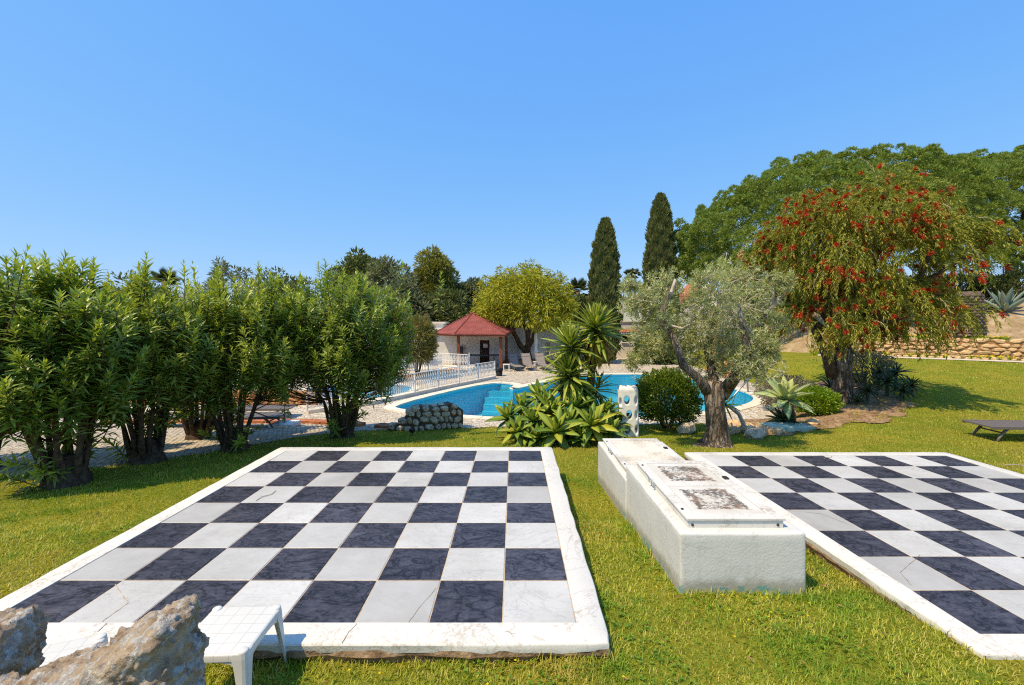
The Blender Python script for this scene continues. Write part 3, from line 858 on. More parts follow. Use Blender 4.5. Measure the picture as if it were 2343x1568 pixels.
# ------------------------------------------------------------------ plastic side tables
def side_table(loc, rz, label, size=.42, H=.37):
    t = thing('side_table', label, 'side table', loc, rz, 'white plastic side tables by the near chessboard')
    # top: rounded square shell with a grooved grid
    h = size / 2
    bm = bmesh.new(); bmesh.ops.create_cube(bm, size=1.0)
    for v in bm.verts: v.co = Vector((v.co.x * size, v.co.y * size, H - .02 + v.co.z * .04))
    ve = [e for e in bm.edges if abs(e.verts[0].co.z - e.verts[1].co.z) > .01]
    bmesh.ops.bevel(bm, geom=ve, offset=.045, segments=5, affect='EDGES', profile=.5)
    te = [e for e in bm.edges if all(v.co.z > H - .001 for v in e.verts) and len(e.link_faces) == 2 and any(abs(f.normal.z) < .5 for f in e.link_faces)]
    bmesh.ops.bevel(bm, geom=te, offset=.012, segments=3, affect='EDGES', profile=.5)
    me = bpy.data.meshes.new('table_top'); bm.to_mesh(me); bm.free()
    for p in me.polygons: p.use_smooth = True
    if hasattr(me, 'set_sharp_from_angle'): me.set_sharp_from_angle(angle=R(40))
    link('table_top', me, M['table_top'], t)
    for sx, sy in ((-1, -1), (1, -1), (1, 1), (-1, 1)):
        # leg: tapering angle section flaring outwards, with a rounded shoulder
        leg = MB(); lv = [(H - .005, .0, .070), (H - .03, .003, .078), (H - .08, .006, .066), (H * .5, .014, .052), (.012, .03, .040), (0, .031, .040)]
        pr = []
        for z, out, w in lv:
            cx_, cy_ = sx * (h - .001 + out), sy * (h - .001 + out)
            th = .012
            pts = [(0, 0), (-w, 0), (-w, -th), (-th * 1.6, -th), (-th, -th * 1.6), (-th, -w), (0, -w)]
            rad = .022
            poly = [(-rad * .3, -rad * .3), (-rad, 0), (-w, 0), (-w, -th), (-th * 2, -th), (-th, -th * 2), (-th, -w), (0, -w), (0, -rad)]
            pr.append([(cx_ + sx * p[0], cy_ + sy * p[1], z) for p in poly])
        n = 9; V = [q for r_ in pr for q in r_]; F = []
        for i in range(len(pr) - 1):
            for k in range(n):
                q = (i * n + k, i * n + (k + 1) % n, (i + 1) * n + (k + 1) % n, (i + 1) * n + k)
                F.append(q if sx * sy < 0 else tuple(reversed(q)))
        F.append(tuple(range(n)) if sx * sy > 0 else tuple(reversed(range(n)))); F.append(tuple(range((len(pr) - 1) * n, len(pr) * n)))
        leg.add(V, F).build('leg', M['plastic'], t, world=False)
        boss = MB().lathe((sx * (h - .028), sy * (h - .028), H - .03), [(.028, 0), (.028, .032), (.023, .037), (.012, .040), (.001, .041)], 14)
        boss.build('corner_boss', M['plastic'], t, world=False, smooth=True)
    ap = MB()
    for a in range(4):
        ca, sa = math.cos(a * PI / 2), math.sin(a * PI / 2)
        # apron with arched lower edge
        pts = []
        for i in range(9):
            u = -1 + i / 4; low = H - .045 - .03 * abs(u) ** 3
            pts.append((u * (h - .05), low))
        V = []
        for u, low in pts:
            for yy, z in ((h - .004, H - .03), (h - .004, low), (h - .014, low), (h - .014, H - .03)):
                V.append((u * ca - yy * sa, u * sa + yy * ca, z))
        F = []
        for i in range(8):
            for k in range(3): F.append((4 * i + k, 4 * i + k + 1, 4 * i + k + 5, 4 * i + k + 4))
        ap.add(V, F)
    ap.build('apron', M['plastic'], t, world=False)
    return t
m, nt, b = nodes('grooved_plastic')
tc = nt.nodes.new('ShaderNodeTexCoord')
br = nd(nt, 'ShaderNodeTexBrick', Scale=1.0); br.offset = 0
mp = nd(nt, 'ShaderNodeMapping'); mp.inputs['Location'].default_value = (.04, .04, 0); nt.links.new(tc.outputs['Object'], mp.inputs[0]); nt.links.new(mp.outputs[0], br.inputs['Vector'])
br.inputs['Brick Width'].default_value = .08; br.inputs['Row Height'].default_value = .08; br.inputs['Mortar Size'].default_value = .0022; br.inputs['Mortar Smooth'].default_value = .4
br.inputs['Color1'].default_value = br.inputs['Color2'].default_value = C(218, 216, 208); br.inputs['Mortar'].default_value = C(204, 201, 192)
nt.links.new(br.outputs[0], b.inputs['Base Color']); b.inputs['Roughness'].default_value = .42
bump(nt, b, math_(nt, 'SUBTRACT', 1.0, br.outputs['Fac']), .5, .004)
M['table_top'] = m
side_table((-1.665, 2.60, 0), R(2), 'white plastic side table in clear view against the chessboard front edge')
side_table((-2.47, 2.30, 0), R(20), 'white plastic side table mostly hidden behind the foreground rock')

# ------------------------------------------------------------------ foreground rocks
m, nt, b = nodes('conglomerate_rock')
co = coords(nt, world=True)
v1 = nd(nt, 'ShaderNodeTexVoronoi', Scale=26.0); 
wob = nd(nt, 'ShaderNodeVectorMath', operation='ADD')
nz = nd(nt, 'ShaderNodeTexNoise', Scale=14.0, Detail=5.0); nt.links.new(co, nz.inputs['Vector'])
sc_ = nd(nt, 'ShaderNodeVectorMath', operation='SCALE'); sc_.inputs['Scale'].default_value = .05; nt.links.new(nz.outputs['Color'], sc_.inputs[0])
nt.links.new(co, wob.inputs[0]); nt.links.new(sc_.outputs[0], wob.inputs[1]); nt.links.new(wob.outputs[0], v1.inputs['Vector'])
base = ramp(nt, ntex(nt, co, 9, 8, .7), [(.3, C(108, 88, 68)), (.44, C(158, 136, 112)), (.58, C(184, 168, 146)), (.72, C(204, 194, 180))])
peb = ramp(nt, v1.outputs['Color'], [(.55, (0, 0, 0)), (.62, (1, 1, 1))], 'CONSTANT')
pc_ = ramp(nt, ntex(nt, co, 40, 5, .7), [(.35, C(130, 126, 120)), (.65, C(208, 204, 196))])
c = mixc(nt, math_(nt, 'MULTIPLY', peb, .85), base, pc_)
lic = ramp(nt, ntex(nt, co, 18, 6, .75), [(.62, (0, 0, 0)), (.7, (1, 1, 1))])
c = mixc(nt, math_(nt, 'MULTIPLY', lic, .6), c, C(196, 192, 184))
pit = ramp(nt, ntex(nt, co, 22, 5, .7), [(.32, (1, 1, 1)), (.4, (0, 0, 0))])
c = mixc(nt, math_(nt, 'MULTIPLY', pit, .5), c, C(70, 54, 40))
nt.links.new(c, b.inputs['Base Color']); b.inputs['Roughness'].default_value = .95; b.inputs['Specular IOR Level'].default_value = .15
bump(nt, b, math_(nt, 'ADD', ntex(nt, co, 60, 6, .7), math_(nt, 'MULTIPLY', v1.outputs['Distance'], -1.2)), .8, .02)
M['rock'] = m
def boulder(name, label, outline, y0, depth, n=6, amp=.05, lean=.25, box=.55, cat='rock', mat=None, group=None, vox=.009):
    """rock whose outline facing the camera is `outline` (x, z) and whose thickness is `depth`, with knobbly relief"""
    P = np.array(outline, float); c0 = P.mean(0)
    bm = bmesh.new(); bmesh.ops.create_icosphere(bm, subdivisions=n, radius=1.0)
    D = np.array([v.co[:] for v in bm.verts]); F = np.array([[v.index for v in f.verts] for f in bm.faces]); bm.free()
    # distance to the outline along each direction
    a = np.arctan2(D[:, 2], D[:, 0]); d2 = np.stack([np.cos(a), np.sin(a)], 1); rr = np.full(len(D), .05)
    for i in range(len(P)):
        A = P[i] - c0; B = P[(i + 1) % len(P)] - c0; e = B - A
        det = d2[:, 0] * -e[1] + d2[:, 1] * e[0]
        det = np.where(np.abs(det) < 1e-9, 1e-9, det)
        t = (A[0] * -e[1] + A[1] * e[0]) / det
        u = (d2[:, 0] * A[1] - d2[:, 1] * A[0]) / det
        ok = (t > 0) & (u >= -1e-6) & (u <= 1 + 1e-6); rr = np.where(ok, t, rr)
    s = np.abs(D[:, 1]); h = np.sqrt(np.clip(1 - s * s, 0, 1)) ** box
    yy = np.sign(D[:, 1]) * s ** .7 * depth / 2
    X = c0[0] + d2[:, 0] * rr * h; Z = c0[1] + d2[:, 1] * rr * h; Y = y0 + yy + (Z - c0[1]) * lean
    V = np.stack([X, Y, Z], 1)
    tmp = link('t', np_mesh('t', V, F))
    rm = tmp.modifiers.new('r', 'REMESH'); rm.mode = 'VOXEL'; rm.voxel_size = vox; rm.use_smooth_shade = True
    dg = bpy.context.evaluated_depsgraph_get(); me0 = bpy.data.meshes.new_from_object(tmp.evaluated_get(dg)); bpy.data.objects.remove(tmp)
    nv = len(me0.vertices); V = np.zeros(nv * 3); me0.vertices.foreach_get('co', V); V = V.reshape(-1, 3)
    nr = np.zeros(nv * 3); me0.vertices.foreach_get('normal', nr); nr = nr.reshape(-1, 3)
    F = np.array([list(p.vertices) for p in me0.polygons]); bpy.data.meshes.remove(me0)
    k = np.zeros(nv); vis = V[:, 2] > P[:, 1].max() - .75
    for i in range(nv):
        q = Vector(V[i])
        k[i] = noise.noise(q * 4.0) * .8 + noise.noise(q * 11.0) * .55
        if vis[i]:
            q2 = q + Vector((noise.noise(q * 20), noise.noise(q * 20 + Vector((7, 0, 0))), noise.noise(q * 20 + Vector((0, 7, 0))))) * .018
            w1 = noise.voronoi(q2 * 13.0)[0][0]; w2 = noise.voronoi(q2 * 34.0)[0][0]
            k[i] += max(0, .42 - w1) * 1.3 * (noise.noise(q * 6 + Vector((3, 3, 3))) > -.15) + max(0, .45 - w2) * .7 - abs(noise.noise(q * 18)) * .6 + noise.noise(q * 70.0) * .22
    V = V + nr * (k * amp)[:, None]
    off = np.array((c0[0], y0, P[:, 1].min()))
    me = np_mesh(name, V - off, F)
    o = link(name, me, mat or M['rock'], None, tuple(off))
    return tag(o, label, cat, group)
def out_px(pts, d): return [(px(a, d), pz(b_, d)) for a, b_ in pts]
boulder('rock', 'large jagged tan conglomerate rock in front of the plastic tables',
        out_px([(-120, 1620), (-60, 1590), (10, 1580), (80, 1562), (160, 1532), (245, 1488), (285, 1456), (330, 1440), (355, 1416), (390, 1404), (412, 1410), (420, 1424), (416, 1452), (428, 1500), (432, 1540), (440, 1620), (455, 2150), (-160, 2150)], 1.62), 1.62, .34, 5, .042, .10)
boulder('rock', 'smaller dark grey rock at the left picture edge',
        out_px([(-170, 1452), (-90, 1440), (-10, 1428), (28, 1420), (40, 1434), (48, 1474), (44, 1524), (40, 1560), (34, 1620), (50, 2050), (-240, 2050)], 1.86), 1.86, .30, 5, .038, .05)
# ------------------------------------------------------------------ masonry helpers
def stone_mesh(seed, sx=1.0, sy=1.0, sz=1.0, rough=.28):
    """one rounded, irregular stone about 1 x 1 x 1 (30 faces)"""
    r = random.Random(seed)
    V = []; F = []; lv = [(-.5, .55), (-.28, .95), (.15, 1.0), (.5, .62)]
    base = [r.uniform(1 - rough, 1.0) for _ in range(6)]
    for z, k in lv:
        for i in range(6):
            a = 2 * PI * i / 6 + .2
            q = .5 * k * base[i] * r.uniform(.94, 1.05) / max(abs(math.cos(a)), abs(math.sin(a))) ** .75
            V.append((math.cos(a) * q * sx, z * sy * r.uniform(.95, 1.05), math.sin(a) * q * sz))
    for l in range(3):
        for i in range(6):
            a = l * 6 + i; b_ = l * 6 + (i + 1) % 6
            F.append((a, a + 6, b_ + 6, b_))
    F.append(tuple(range(6))); F.append(tuple(reversed(range(18, 24))))
    me = bpy.data.meshes.new('stone'); me.from_pydata(V, [], F)
    return me
def stone_mat(name, stops, per=.16, spot=None):
    return mat_var(name, stops, 3.0, .92, 14, .7, .03, rnd=True, per_obj=per, detail=8)
M['stone_grey'] = stone_mat('grey_lichened_stone', [(.28, C(140, 122, 98)), (.5, C(200, 180, 150)), (.72, C(226, 214, 194))])
M['stone_gold'] = stone_mat('golden_limestone', [(.28, C(176, 132, 84)), (.5, C(208, 174, 128)), (.72, C(226, 204, 170))])
M['stone_orange'] = stone_mat('orange_limestone', [(.28, C(146, 92, 50)), (.5, C(188, 134, 84)), (.72, C(212, 172, 126))])
M['joint_dark'] = mat_var('dark_joint', [(.3, C(70, 58, 44)), (.7, C(112, 94, 72))], 6, .95, 30, .6, .02, world=True)
M['joint_tan'] = mat_var('tan_joint', [(.3, C(132, 98, 62)), (.7, C(172, 134, 92))], 6, .95, 30, .6, .02, world=True)
def protos_of(mat, n=6):
    out = []
    for i in range(n):
        me = stone_mesh(100 + i + hash(mat) % 7); me.materials.append(M[mat]); out.append(me)
    return out
ST = {k: protos_of(k) for k in ('stone_grey', 'stone_gold', 'stone_orange')}
def dry_wall(name, label, pts, h_of, thick, mat, joint, sw, sh, cat='stone wall', group=None, base_of=gz1, facing=-1, cap=True, wob=.35):
    """wall along plan points; stones laid in uneven courses on its visible face, each its own piece"""
    pts = [Vector((p[0], p[1])) for p in pts]
    x0, y0 = pts[0]
    root = thing(name, label, cat, (x0, y0, base_of(x0, y0)), 0, group)
    seg = [0]
    for a, b_ in zip(pts, pts[1:]): seg.append(seg[-1] + (b_ - a).length)
    L = seg[-1]
    def at(s):
        for i in range(len(pts) - 1):
            if s <= seg[i + 1] or i == len(pts) - 2:
                t = (s - seg[i]) / max(1e-6, seg[i + 1] - seg[i]); d = (pts[i + 1] - pts[i]).normalized()
                return pts[i].lerp(pts[i + 1], t), d
    core = MB(); n = max(2, int(L / .3)); V = []; F = []
    for i in range(n + 1):
        p, d = at(L * i / n); nrm = Vector((d.y, -d.x)) * (1 if facing < 0 else -1)
        zb = base_of(p.x, p.y); zt = zb + h_of(L * i / n) - .05
        a = p + nrm * -.04; c = p - nrm * thick
        V += [(a.x, a.y, zb - .3), (a.x, a.y, zt), (c.x, c.y, zt), (c.x, c.y, zb - .3)]
        if i:
            k = 4 * i
            for e in range(4): F.append((k - 4 + e, k + e, k + (e + 1) % 4, k - 4 + (e + 1) % 4))
    F += [(0, 1, 2, 3), (4 * n + 3, 4 * n + 2, 4 * n + 1, 4 * n)]
    core.add(V, F).build('wall_core', M[joint], root)
    z = 0.0; cnt = 0; row = 0
    hmax = max(h_of(L * i / 20) for i in range(21))
    while z < hmax - sh * .3:
        rh = sh * random.uniform(.75, 1.25); s = random.uniform(-.4, 0) * sw
        while s < L:
            w = sw * random.uniform(.6, 1.5); mid = s + w / 2
            if 0 <= mid <= L and z + rh * .6 < h_of(mid) + .02:
                p, d = at(mid); nrm = Vector((d.y, -d.x)) * (1 if facing < 0 else -1)
                last = z + rh * 1.5 > h_of(mid)
                dep = thick * (1.2 if (last and cap) else .6)
                q = p - nrm * (dep / 2 - .03 - random.uniform(0, .025))
                zz = base_of(p.x, p.y) + z + rh / 2 + random.uniform(-wob, wob) * rh * .25
                o = link('stone', random.choice(ST[mat]), None, root, Vector((q.x, q.y, zz)) - root.location,
                         (random.uniform(-.12, .12), random.uniform(-.2, .2) * wob * 2, math.atan2(d.y, d.x) + random.uniform(-.1, .1)), (w * 1.06, dep, rh * 1.14))
                cnt += 1
            s += w
        z += rh; row += 1
    return root

# rubble spur wall at the lawn edge
def spur_h(s):
    return float(np.interp(s, [0, .35, .8, 1.0, 1.35, 1.7, 2.0, 2.25, 2.9], [.1, .26, .62, .74, .62, .76, .7, .4, .1]))
dry_wall('rubble_wall', 'low curved wall of rounded grey rubble stones at the lawn edge by the pool',
         [(px(885, 11.7), 11.75), (px(935, 11.75), 11.65), (px(1000, 12.0), 11.9), (px(1062, 12.4), 12.3)], spur_h, .4, 'stone_grey', 'joint_dark', .2, .15, wob=1.0)
# retaining wall on the right
def wline(t, s=0): p = WA + WT * t + WN * s; return (p[0], p[1])
dry_wall('retaining_wall', 'long golden limestone retaining wall below the agaves on the bank', [wline(6.5), wline(19.5)], lambda s: 1.12 + .05 * math.sin(s * 1.3), .35, 'stone_gold', 'joint_tan', .55, .24, facing=1, wob=.5)
er = thing('stone_edging', 'row of pale stones edging the footpath below the retaining wall', 'stone edging', (*wline(12, -.8), gz1(*wline(12, -.8))))
for i in range(34):
    p = wline(7 + i * .36, -.82 + random.uniform(-.06, .06) + (-.02 * max(0, 7 + i * .36 - 13) ** 2))
    link('stone', random.choice(ST['stone_gold']), None, er, Vector((p[0], p[1], gz1(*p) + .05)) - er.location, (random.uniform(-.3, .3), random.uniform(-.3, .3), random.uniform(0, 6)), (.34 * random.uniform(.7, 1.2), .26, .2 * random.uniform(.7, 1.3)))

# orange rubble wall that carries the upper railing
UP = -.62
up_pts = [(px(830, 21.0), 21.0), (px(925, 23.0), 23.2), (px(985, 24.5), 25.0), (px(1010, 26), 26.2), (px(1068, 26.6), 26.7)]
dry_wall('orange_wall', 'low orange limestone wall under the upper white railing', up_pts, lambda s: .5 - .06 * s if s < 5 else .22, .45, 'stone_orange', 'joint_tan', .3, .15, base_of=lambda x, y: DECK)
# gold boulder walls right of the pool, seen through the olive
dry_wall('garden_wall', 'short orange rubble wall beyond the pool behind the olive tree', [(px(1665, 24), 24.4), (px(1715, 24), 24.0)], lambda s: .95 - .25 * abs(s - .6), .6, 'stone_orange', 'joint_tan', .3, .2, base_of=lambda x, y: DECK, wob=1.2)
dry_wall('stone_pillar', 'tall orange limestone pillar beside the white house behind the olive', [(px(1624, 27), 27.2), (px(1660, 27), 27.0)], lambda s: 2.2, .8, 'stone_orange', 'joint_tan', .3, .2, cat='pillar', base_of=lambda x, y: DECK, wob=.8)

# ------------------------------------------------------------------ railings
def railing(name, label, pts, zb, h, wave, step=.125, posts=1.6, group='white metal railings', rail_w=.035, leaves=True):
    root = thing(name, label, 'railing', (pts[0][0], pts[0][1], zb[0]), 0, group)
    P = [Vector((p[0], p[1], z)) for p, z in zip(pts, zb)]
    seg = [0]
    for a, b_ in zip(P, P[1:]): seg.append(seg[-1] + (b_ - a).length)
    L = seg[-1]
    def at(s):
        for i in range(len(P) - 1):
            if s <= seg[i + 1] or i == len(P) - 2:
                t = (s - seg[i]) / (seg[i + 1] - seg[i]); return P[i].lerp(P[i + 1], t), (P[i + 1] - P[i]).normalized()
    pr = [Vector(at(L * i / 40)[0]) for i in range(41)]
    MB().tube([p + Vector((0, 0, h)) for p in pr], rail_w / 2, 6).build('top_rail', M['metal_white'], root, smooth=True)
    MB().tube([p + Vector((0, 0, .09)) for p in pr], .013, 5).build('bottom_rail', M['metal_white'], root, smooth=True)
    bal = MB(); hh = h - .09
    bal.tube([(0, 0, .09), (0, 0, h)], .014, 5, cap=False)
    if leaves:
        for k, (z, sgn) in enumerate(((.34, 1), (.52, -1), (.68, 1))):
            zz = .09 + hh * z
            pts_ = [(0, 0, zz - .09), (sgn * .035, 0, zz - .03), (sgn * .045, 0, zz + .03), (sgn * .02, 0, zz + .09), (0, 0, zz + .1)]
            bal.tube(pts_, [.010, .018, .018, .014, .008], 4, cap=False)
    bm_ = bal.mesh('baluster', True); bm_.materials.append(M['metal_white'])
    n = int(L / step)
    for i in range(n + 1):
        p, d = at(L * i / n)
        link('baluster', bm_, None, root, p - root.location, (0, 0, math.atan2(d.y, d.x)))
    k = max(1, int(round(L / posts)))
    pm = MB().box((0, 0, (h + .03) / 2), (.05, .05, h + .03)).mesh('post'); pm.materials.append(M['metal_white'])
    for i in range(k + 1):
        p, d = at(L * i / k)
        link('post', pm, None, root, p - root.location, (0, 0, math.atan2(d.y, d.x)))
    return root
lp = [(px(1132, 24.2) , 24.2), (px(1020, 20.6), 20.6), (px(920, 18.0), 18.0), (px(835, 16.3), 16.3), (px(700, 14.8), 14.9)]
railing('railing', 'long white leaf patterned railing running along the left pool edge', lp, [DECK + .12] * 5, .80, 0)
cb = MB()
for a, b_ in zip(lp, lp[1:]): cb.bar((*a, DECK + .06), (*b_, DECK + .06), .2, .13)
tag(cb.build('kerb', M['coping']), 'stone kerb under the long white railing', 'kerb')
up2 = [(p[0], p[1] - .12) for p in up_pts[:4]]
railing('railing', 'curving white railing on the orange stone wall', up2, [DECK + .52, DECK + .42, DECK + .30, DECK + .28], .82, 0)
up3 = [(px(1000, 28.5), 28.5), (px(1070, 27.0), 27.0), (px(1074, 28.2), 28.2)]
railing('railing', 'white railing of the landing in front of the pavilion post', up3, [DECK + .22] * 3, .85, 0)
lnd = MB().box((px(1020, 28.2), 28.2, DECK + .09), (3.6, 2.6, .2)); 
tag(lnd.build('landing', M['coping'], bevel=.01), 'raised pale landing at the left side of the pavilion', 'landing')
# panel fence left of the pavilion
sf = thing('screen_fence', 'grey glazed metal screen fence left of the pavilion', 'fence', (px(950, 29), 29, DECK))
for i in range(5):
    x = px(905 + i * 22, 29.3)
    MB().box((x, 29.3, DECK + .95), (.06, .06, 1.9)).build('post', M['metal_white'], sf)
for z in (.2, 1.0, 1.85):
    MB().bar((px(905, 29.3), 29.3, DECK + z), (px(993, 29.3), 29.3, DECK + z), .05).build('rail', M['metal_white'], sf)
m, nt, b = nodes('grey_glass'); b.inputs['Base Color'].default_value = C(120, 128, 130); b.inputs['Roughness'].default_value = .15; b.inputs['Alpha'].default_value = .45
M['pane'] = m
for i in range(4):
    MB().box((px(916 + i * 22, 29.3), 29.32, DECK + 1.05), (.55, .012, 1.6)).build('pane', M['pane'], sf)

# ------------------------------------------------------------------ white buildings behind
M['wallwhite'] = mat_var('limewash', [(.3, C(212, 209, 202)), (.65, C(234, 232, 227))], .8, .85, 12, 0, .01, world=True)
M['wallcream'] = mat_var('cream_wall', [(.3, C(206, 196, 178)), (.65, C(224, 214, 196))], 1.2, .85, 30, .3, .01, world=True)
m, nt, b = nodes('window_glass'); b.inputs['Base Color'].default_value = (.012, .014, .016, 1); b.inputs['Roughness'].default_value = .08
M['glass'] = m
M['doorwood'] = mat_var('dark_door', [(.3, C(40, 24, 18)), (.7, C(76, 46, 32))], 6, .5, 30, .2, .005)
M['rooftile'] = mat_var('clay_tile', [(.3, C(150, 82, 54)), (.7, C(196, 126, 92))], 5, .85, 30, .4, .01, rnd=True, per_obj=.15)
def wall_seg(p0, p1, z0, z1, th, openings=(), coping=.0):
    """wall from p0 to p1 (front face), with real openings [(s0,s1,za,zb)]; returns MB"""
    a = Vector((p0[0], p0[1], 0)); b_ = Vector((p1[0], p1[1], 0)); L = (b_ - a).length; d = (b_ - a) / L; nrm = Vector((d.y, -d.x, 0))
    if nrm.y > 0: nrm = -nrm
    ss = sorted({0, L, *[o[0] for o in openings], *[o[1] for o in openings]}); zs = sorted({z0, z1, *[o[2] for o in openings], *[o[3] for o in openings]})
    mb = MB()
    for i in range(len(ss) - 1):
        for j in range(len(zs) - 1):
            cs, cz = (ss[i] + ss[i + 1]) / 2, (zs[j] + zs[j + 1]) / 2
            if any(o[0] < cs < o[1] and o[2] < cz < o[3] for o in openings): continue
            q = [a + d * ss[i], a + d * ss[i + 1]]
            V = []
            for z in (zs[j], zs[j + 1]):
                for pt in (q[0], q[1], q[1] - nrm * th, q[0] - nrm * th): V.append((pt.x, pt.y, z))
            mb.add(V, [(0, 1, 5, 4), (3, 7, 6, 2), (0, 4, 7, 3), (1, 2, 6, 5), (4, 5, 6, 7), (0, 3, 2, 1)])
    bm = bmesh.new(); me = mb.mesh('t'); bm.from_mesh(me)
    bmesh.ops.remove_doubles(bm, verts=bm.verts[:], dist=1e-4)
    dup = {}
    for f in bm.faces: dup.setdefault(tuple(sorted(v.index for v in f.verts)), []).append(f)
    bmesh.ops.delete(bm, geom=[f for l in dup.values() if len(l) > 1 for f in l], context='FACES_ONLY')
    bm.verts.index_update(); out = MB()
    out.v = [tuple(v.co) for v in bm.verts]; out.f = [tuple(v.index for v in f.verts) for f in bm.faces]
    bm.free(); bpy.data.meshes.remove(me)
    return out, a, d, nrm
# pool house behind the pavilion
w0 = (px(985, 32.6), 32.6); w1 = (px(1160, 32.6), 32.6)
ph = thing('pool_house', 'low white pool house with a dark door behind the red roofed pavilion', 'building', (w0[0], w0[1], DECK))
sA = px(1098, 32.6) - w0[0]; sB = px(1120, 32.6) - w0[0]
dz0 = DECK; dz1 = pz(778, 32.6)
wm, a, d, nrm = wall_seg(w0, w1, DECK - .1, 1.62, .3, [(sA, sB, DECK + .02, dz1)])
wm.build('wall', M['wallwhite'], ph)
MB().box(((w0[0] + w1[0]) / 2, 34.5, 1.55), (w1[0] - w0[0] + .1, 4.4, .18)).build('roof', M['wallwhite'], ph)
for x_ in (w0[0] + .15, w1[0] - .15): MB().box((x_, 34.6, .3), (.296, 3.3, 2.4)).build('side_wall', M['wallwhite'], ph)
dr = MB().box((w0[0] + (sA + sB) / 2, 32.7, (dz0 + dz1) / 2), (sB - sA - .01, .06, dz1 - dz0 - .04)).build('door', M['doorwood'], ph)
MB().box((w0[0] + (sA + sB) / 2 + .05, 32.66, .35), (.32, .012, .3)).build('notice', M['trim_white'], dr)
MB().box((w0[0] + sA + .09, 32.65, -.05), (.03, .05, .12)).build('handle', M['steel'], dr)
cbx = MB().box((px(1057, 32.5), 32.53, pz(801, 32.5)), (.34, .14, .62)).build('wall_cabinet', M['trim_white'], ph, bevel=.008)
MB().box((px(1056.4, 32.5), 32.45, pz(801, 32.5)), (.27, .012, .54)).build('cabinet_glass', M['glass'], cbx)
# long white boundary wall on the right of the pavilion
v0 = (px(1160, 33.6), 33.6); v1 = (px(1424, 38.5), 38.5)
bw = thing('boundary_wall', 'long white rendered wall with a niche and dark doorway behind the yellow green tree', 'wall', (v0[0], v0[1], DECK))
LW = math.dist(v0, v1)
def col_s(p):
    k = (p - 1171.5) / 1010; dx, dy = v1[0] - v0[0], v1[1] - v0[1]
    t = (v0[0] - k * v0[1]) / (k * dy - dx); return t * LW
def wall_h(s): return 1.55 + .02 * s
n0, n1 = col_s(1251), col_s(1281); d0_, d1_ = col_s(1283.5), col_s(1301)
wm, a, d, nrm = wall_seg(v0, v1, DECK - .1, 1.58, .35, [(d0_, d1_, DECK + .0, 1.02)])
wm.build('wall', M['wallwhite'], bw)
MB().bar((v0[0], v0[1] + .15, 1.61), (v1[0], v1[1] + .15, 1.61), .42, .06).build('coping', M['trim_white'], bw)
q = a + d * ((n0 + n1) / 2)
al = math.atan2(d.y, d.x)
def on_wall(s, out, z): p = a + d * s + nrm * out; return (p.x, p.y, z)
nb = MB().box(on_wall((n0 + n1) / 2, .28, -.28), (n1 - n0, .56, 1.4), al).box(on_wall((n0 + n1) / 2, .30, .46), (n1 - n0 + .16, .66, .08), al)
nb.build('barbecue_block', M['wallcream'], bw)
for s_ in (d0_ + .04, d1_ - .04): MB().box(on_wall(s_, -.1, .03), (.08, .12, 1.96), al).build('door_jamb', M['doorwood'], bw)
MB().box(on_wall((d0_ + d1_) / 2, -.33, .03), (d1_ - d0_, .03, 1.98), al).build('door_panel', M['glass'], bw)
# house with tiled eave beside the dark cypress
h0 = (px(1398, 37.5), 37.5); h1 = (px(1486, 37.5), 37.5)
hs_ = thing('tiled_house', 'white house with clay tile eave and small dark window beside the cypress', 'house', (h0[0], h0[1], DECK))
wx0, wx1 = px(1424, 37.5) - h0[0], px(1443, 37.5) - h0[0]; wz0, wz1 = pz(783, 37.5), pz(768, 37.5)
wm, a2, d2_, n2 = wall_seg(h0, h1, DECK - .1, pz(764, 37.5), .3, [(wx0, wx1, wz0, wz1)])
wm.build('wall', M['wallcream'], hs_)
wi = MB().box((h0[0] + (wx0 + wx1) / 2, 37.62, (wz0 + wz1) / 2), (wx1 - wx0, .05, wz1 - wz0)).build('window', M['glass'], hs_)
for xx in (wx0 + .03, (wx0 + wx1) / 2, wx1 - .03): MB().box((h0[0] + xx, 37.575, (wz0 + wz1) / 2), (.05, .04, wz1 - wz0 - .08)).build('frame_bar', M['doorwood'], wi)
MB().box((h0[0] + (wx0 + wx1) / 2, 37.45, wz0 - .04), (wx1 - wx0 + .2, .16, .06)).build('sill', M['trim_white'], hs_)
ze = pz(764, 37.5)
tl = MB()
for i in range(7):
    a_ = PI * i / 6; tl.v += [(math.cos(a_) * .1, 0, math.sin(a_) * .08), (math.cos(a_) * .085, .75, math.sin(a_) * .07 + .28)]
tl.f = [(2 * i, 2 * i + 2, 2 * i + 3, 2 * i + 1) for i in range(6)]
tme = tl.mesh('roof_tile'); tme.materials.append(M['rooftile'])
eave = MB().box((h0[0] + 1.6, 37.62, ze + .06), (3.5, .7, .1)).build('eave', M['trim_white'], hs_)
for i in range(17): link('roof_tile', tme, None, hs_, Vector((h0[0] - .05 + i * .205, 37.22, ze + .11)) - hs_.location)
MB().box((h0[0] + 1.6, 38.6, ze + .55), (3.4, 1.5, .9)).build('parapet', M['wallwhite'], hs_)
MB().box((h0[0] + 1.6, 38.3, ze + 1.02), (3.6, 1.1, .07)).build('parapet_cap', M['wallcream'], hs_)
fin = MB().lathe((px(1422, 38.2), 38.2, ze + 1.05), [(.16, 0), (.2, .1), (.08, .3), (.16, .42), (.17, .5), (.02, .85)], 8).build('finial', M['wallwhite'], hs_)
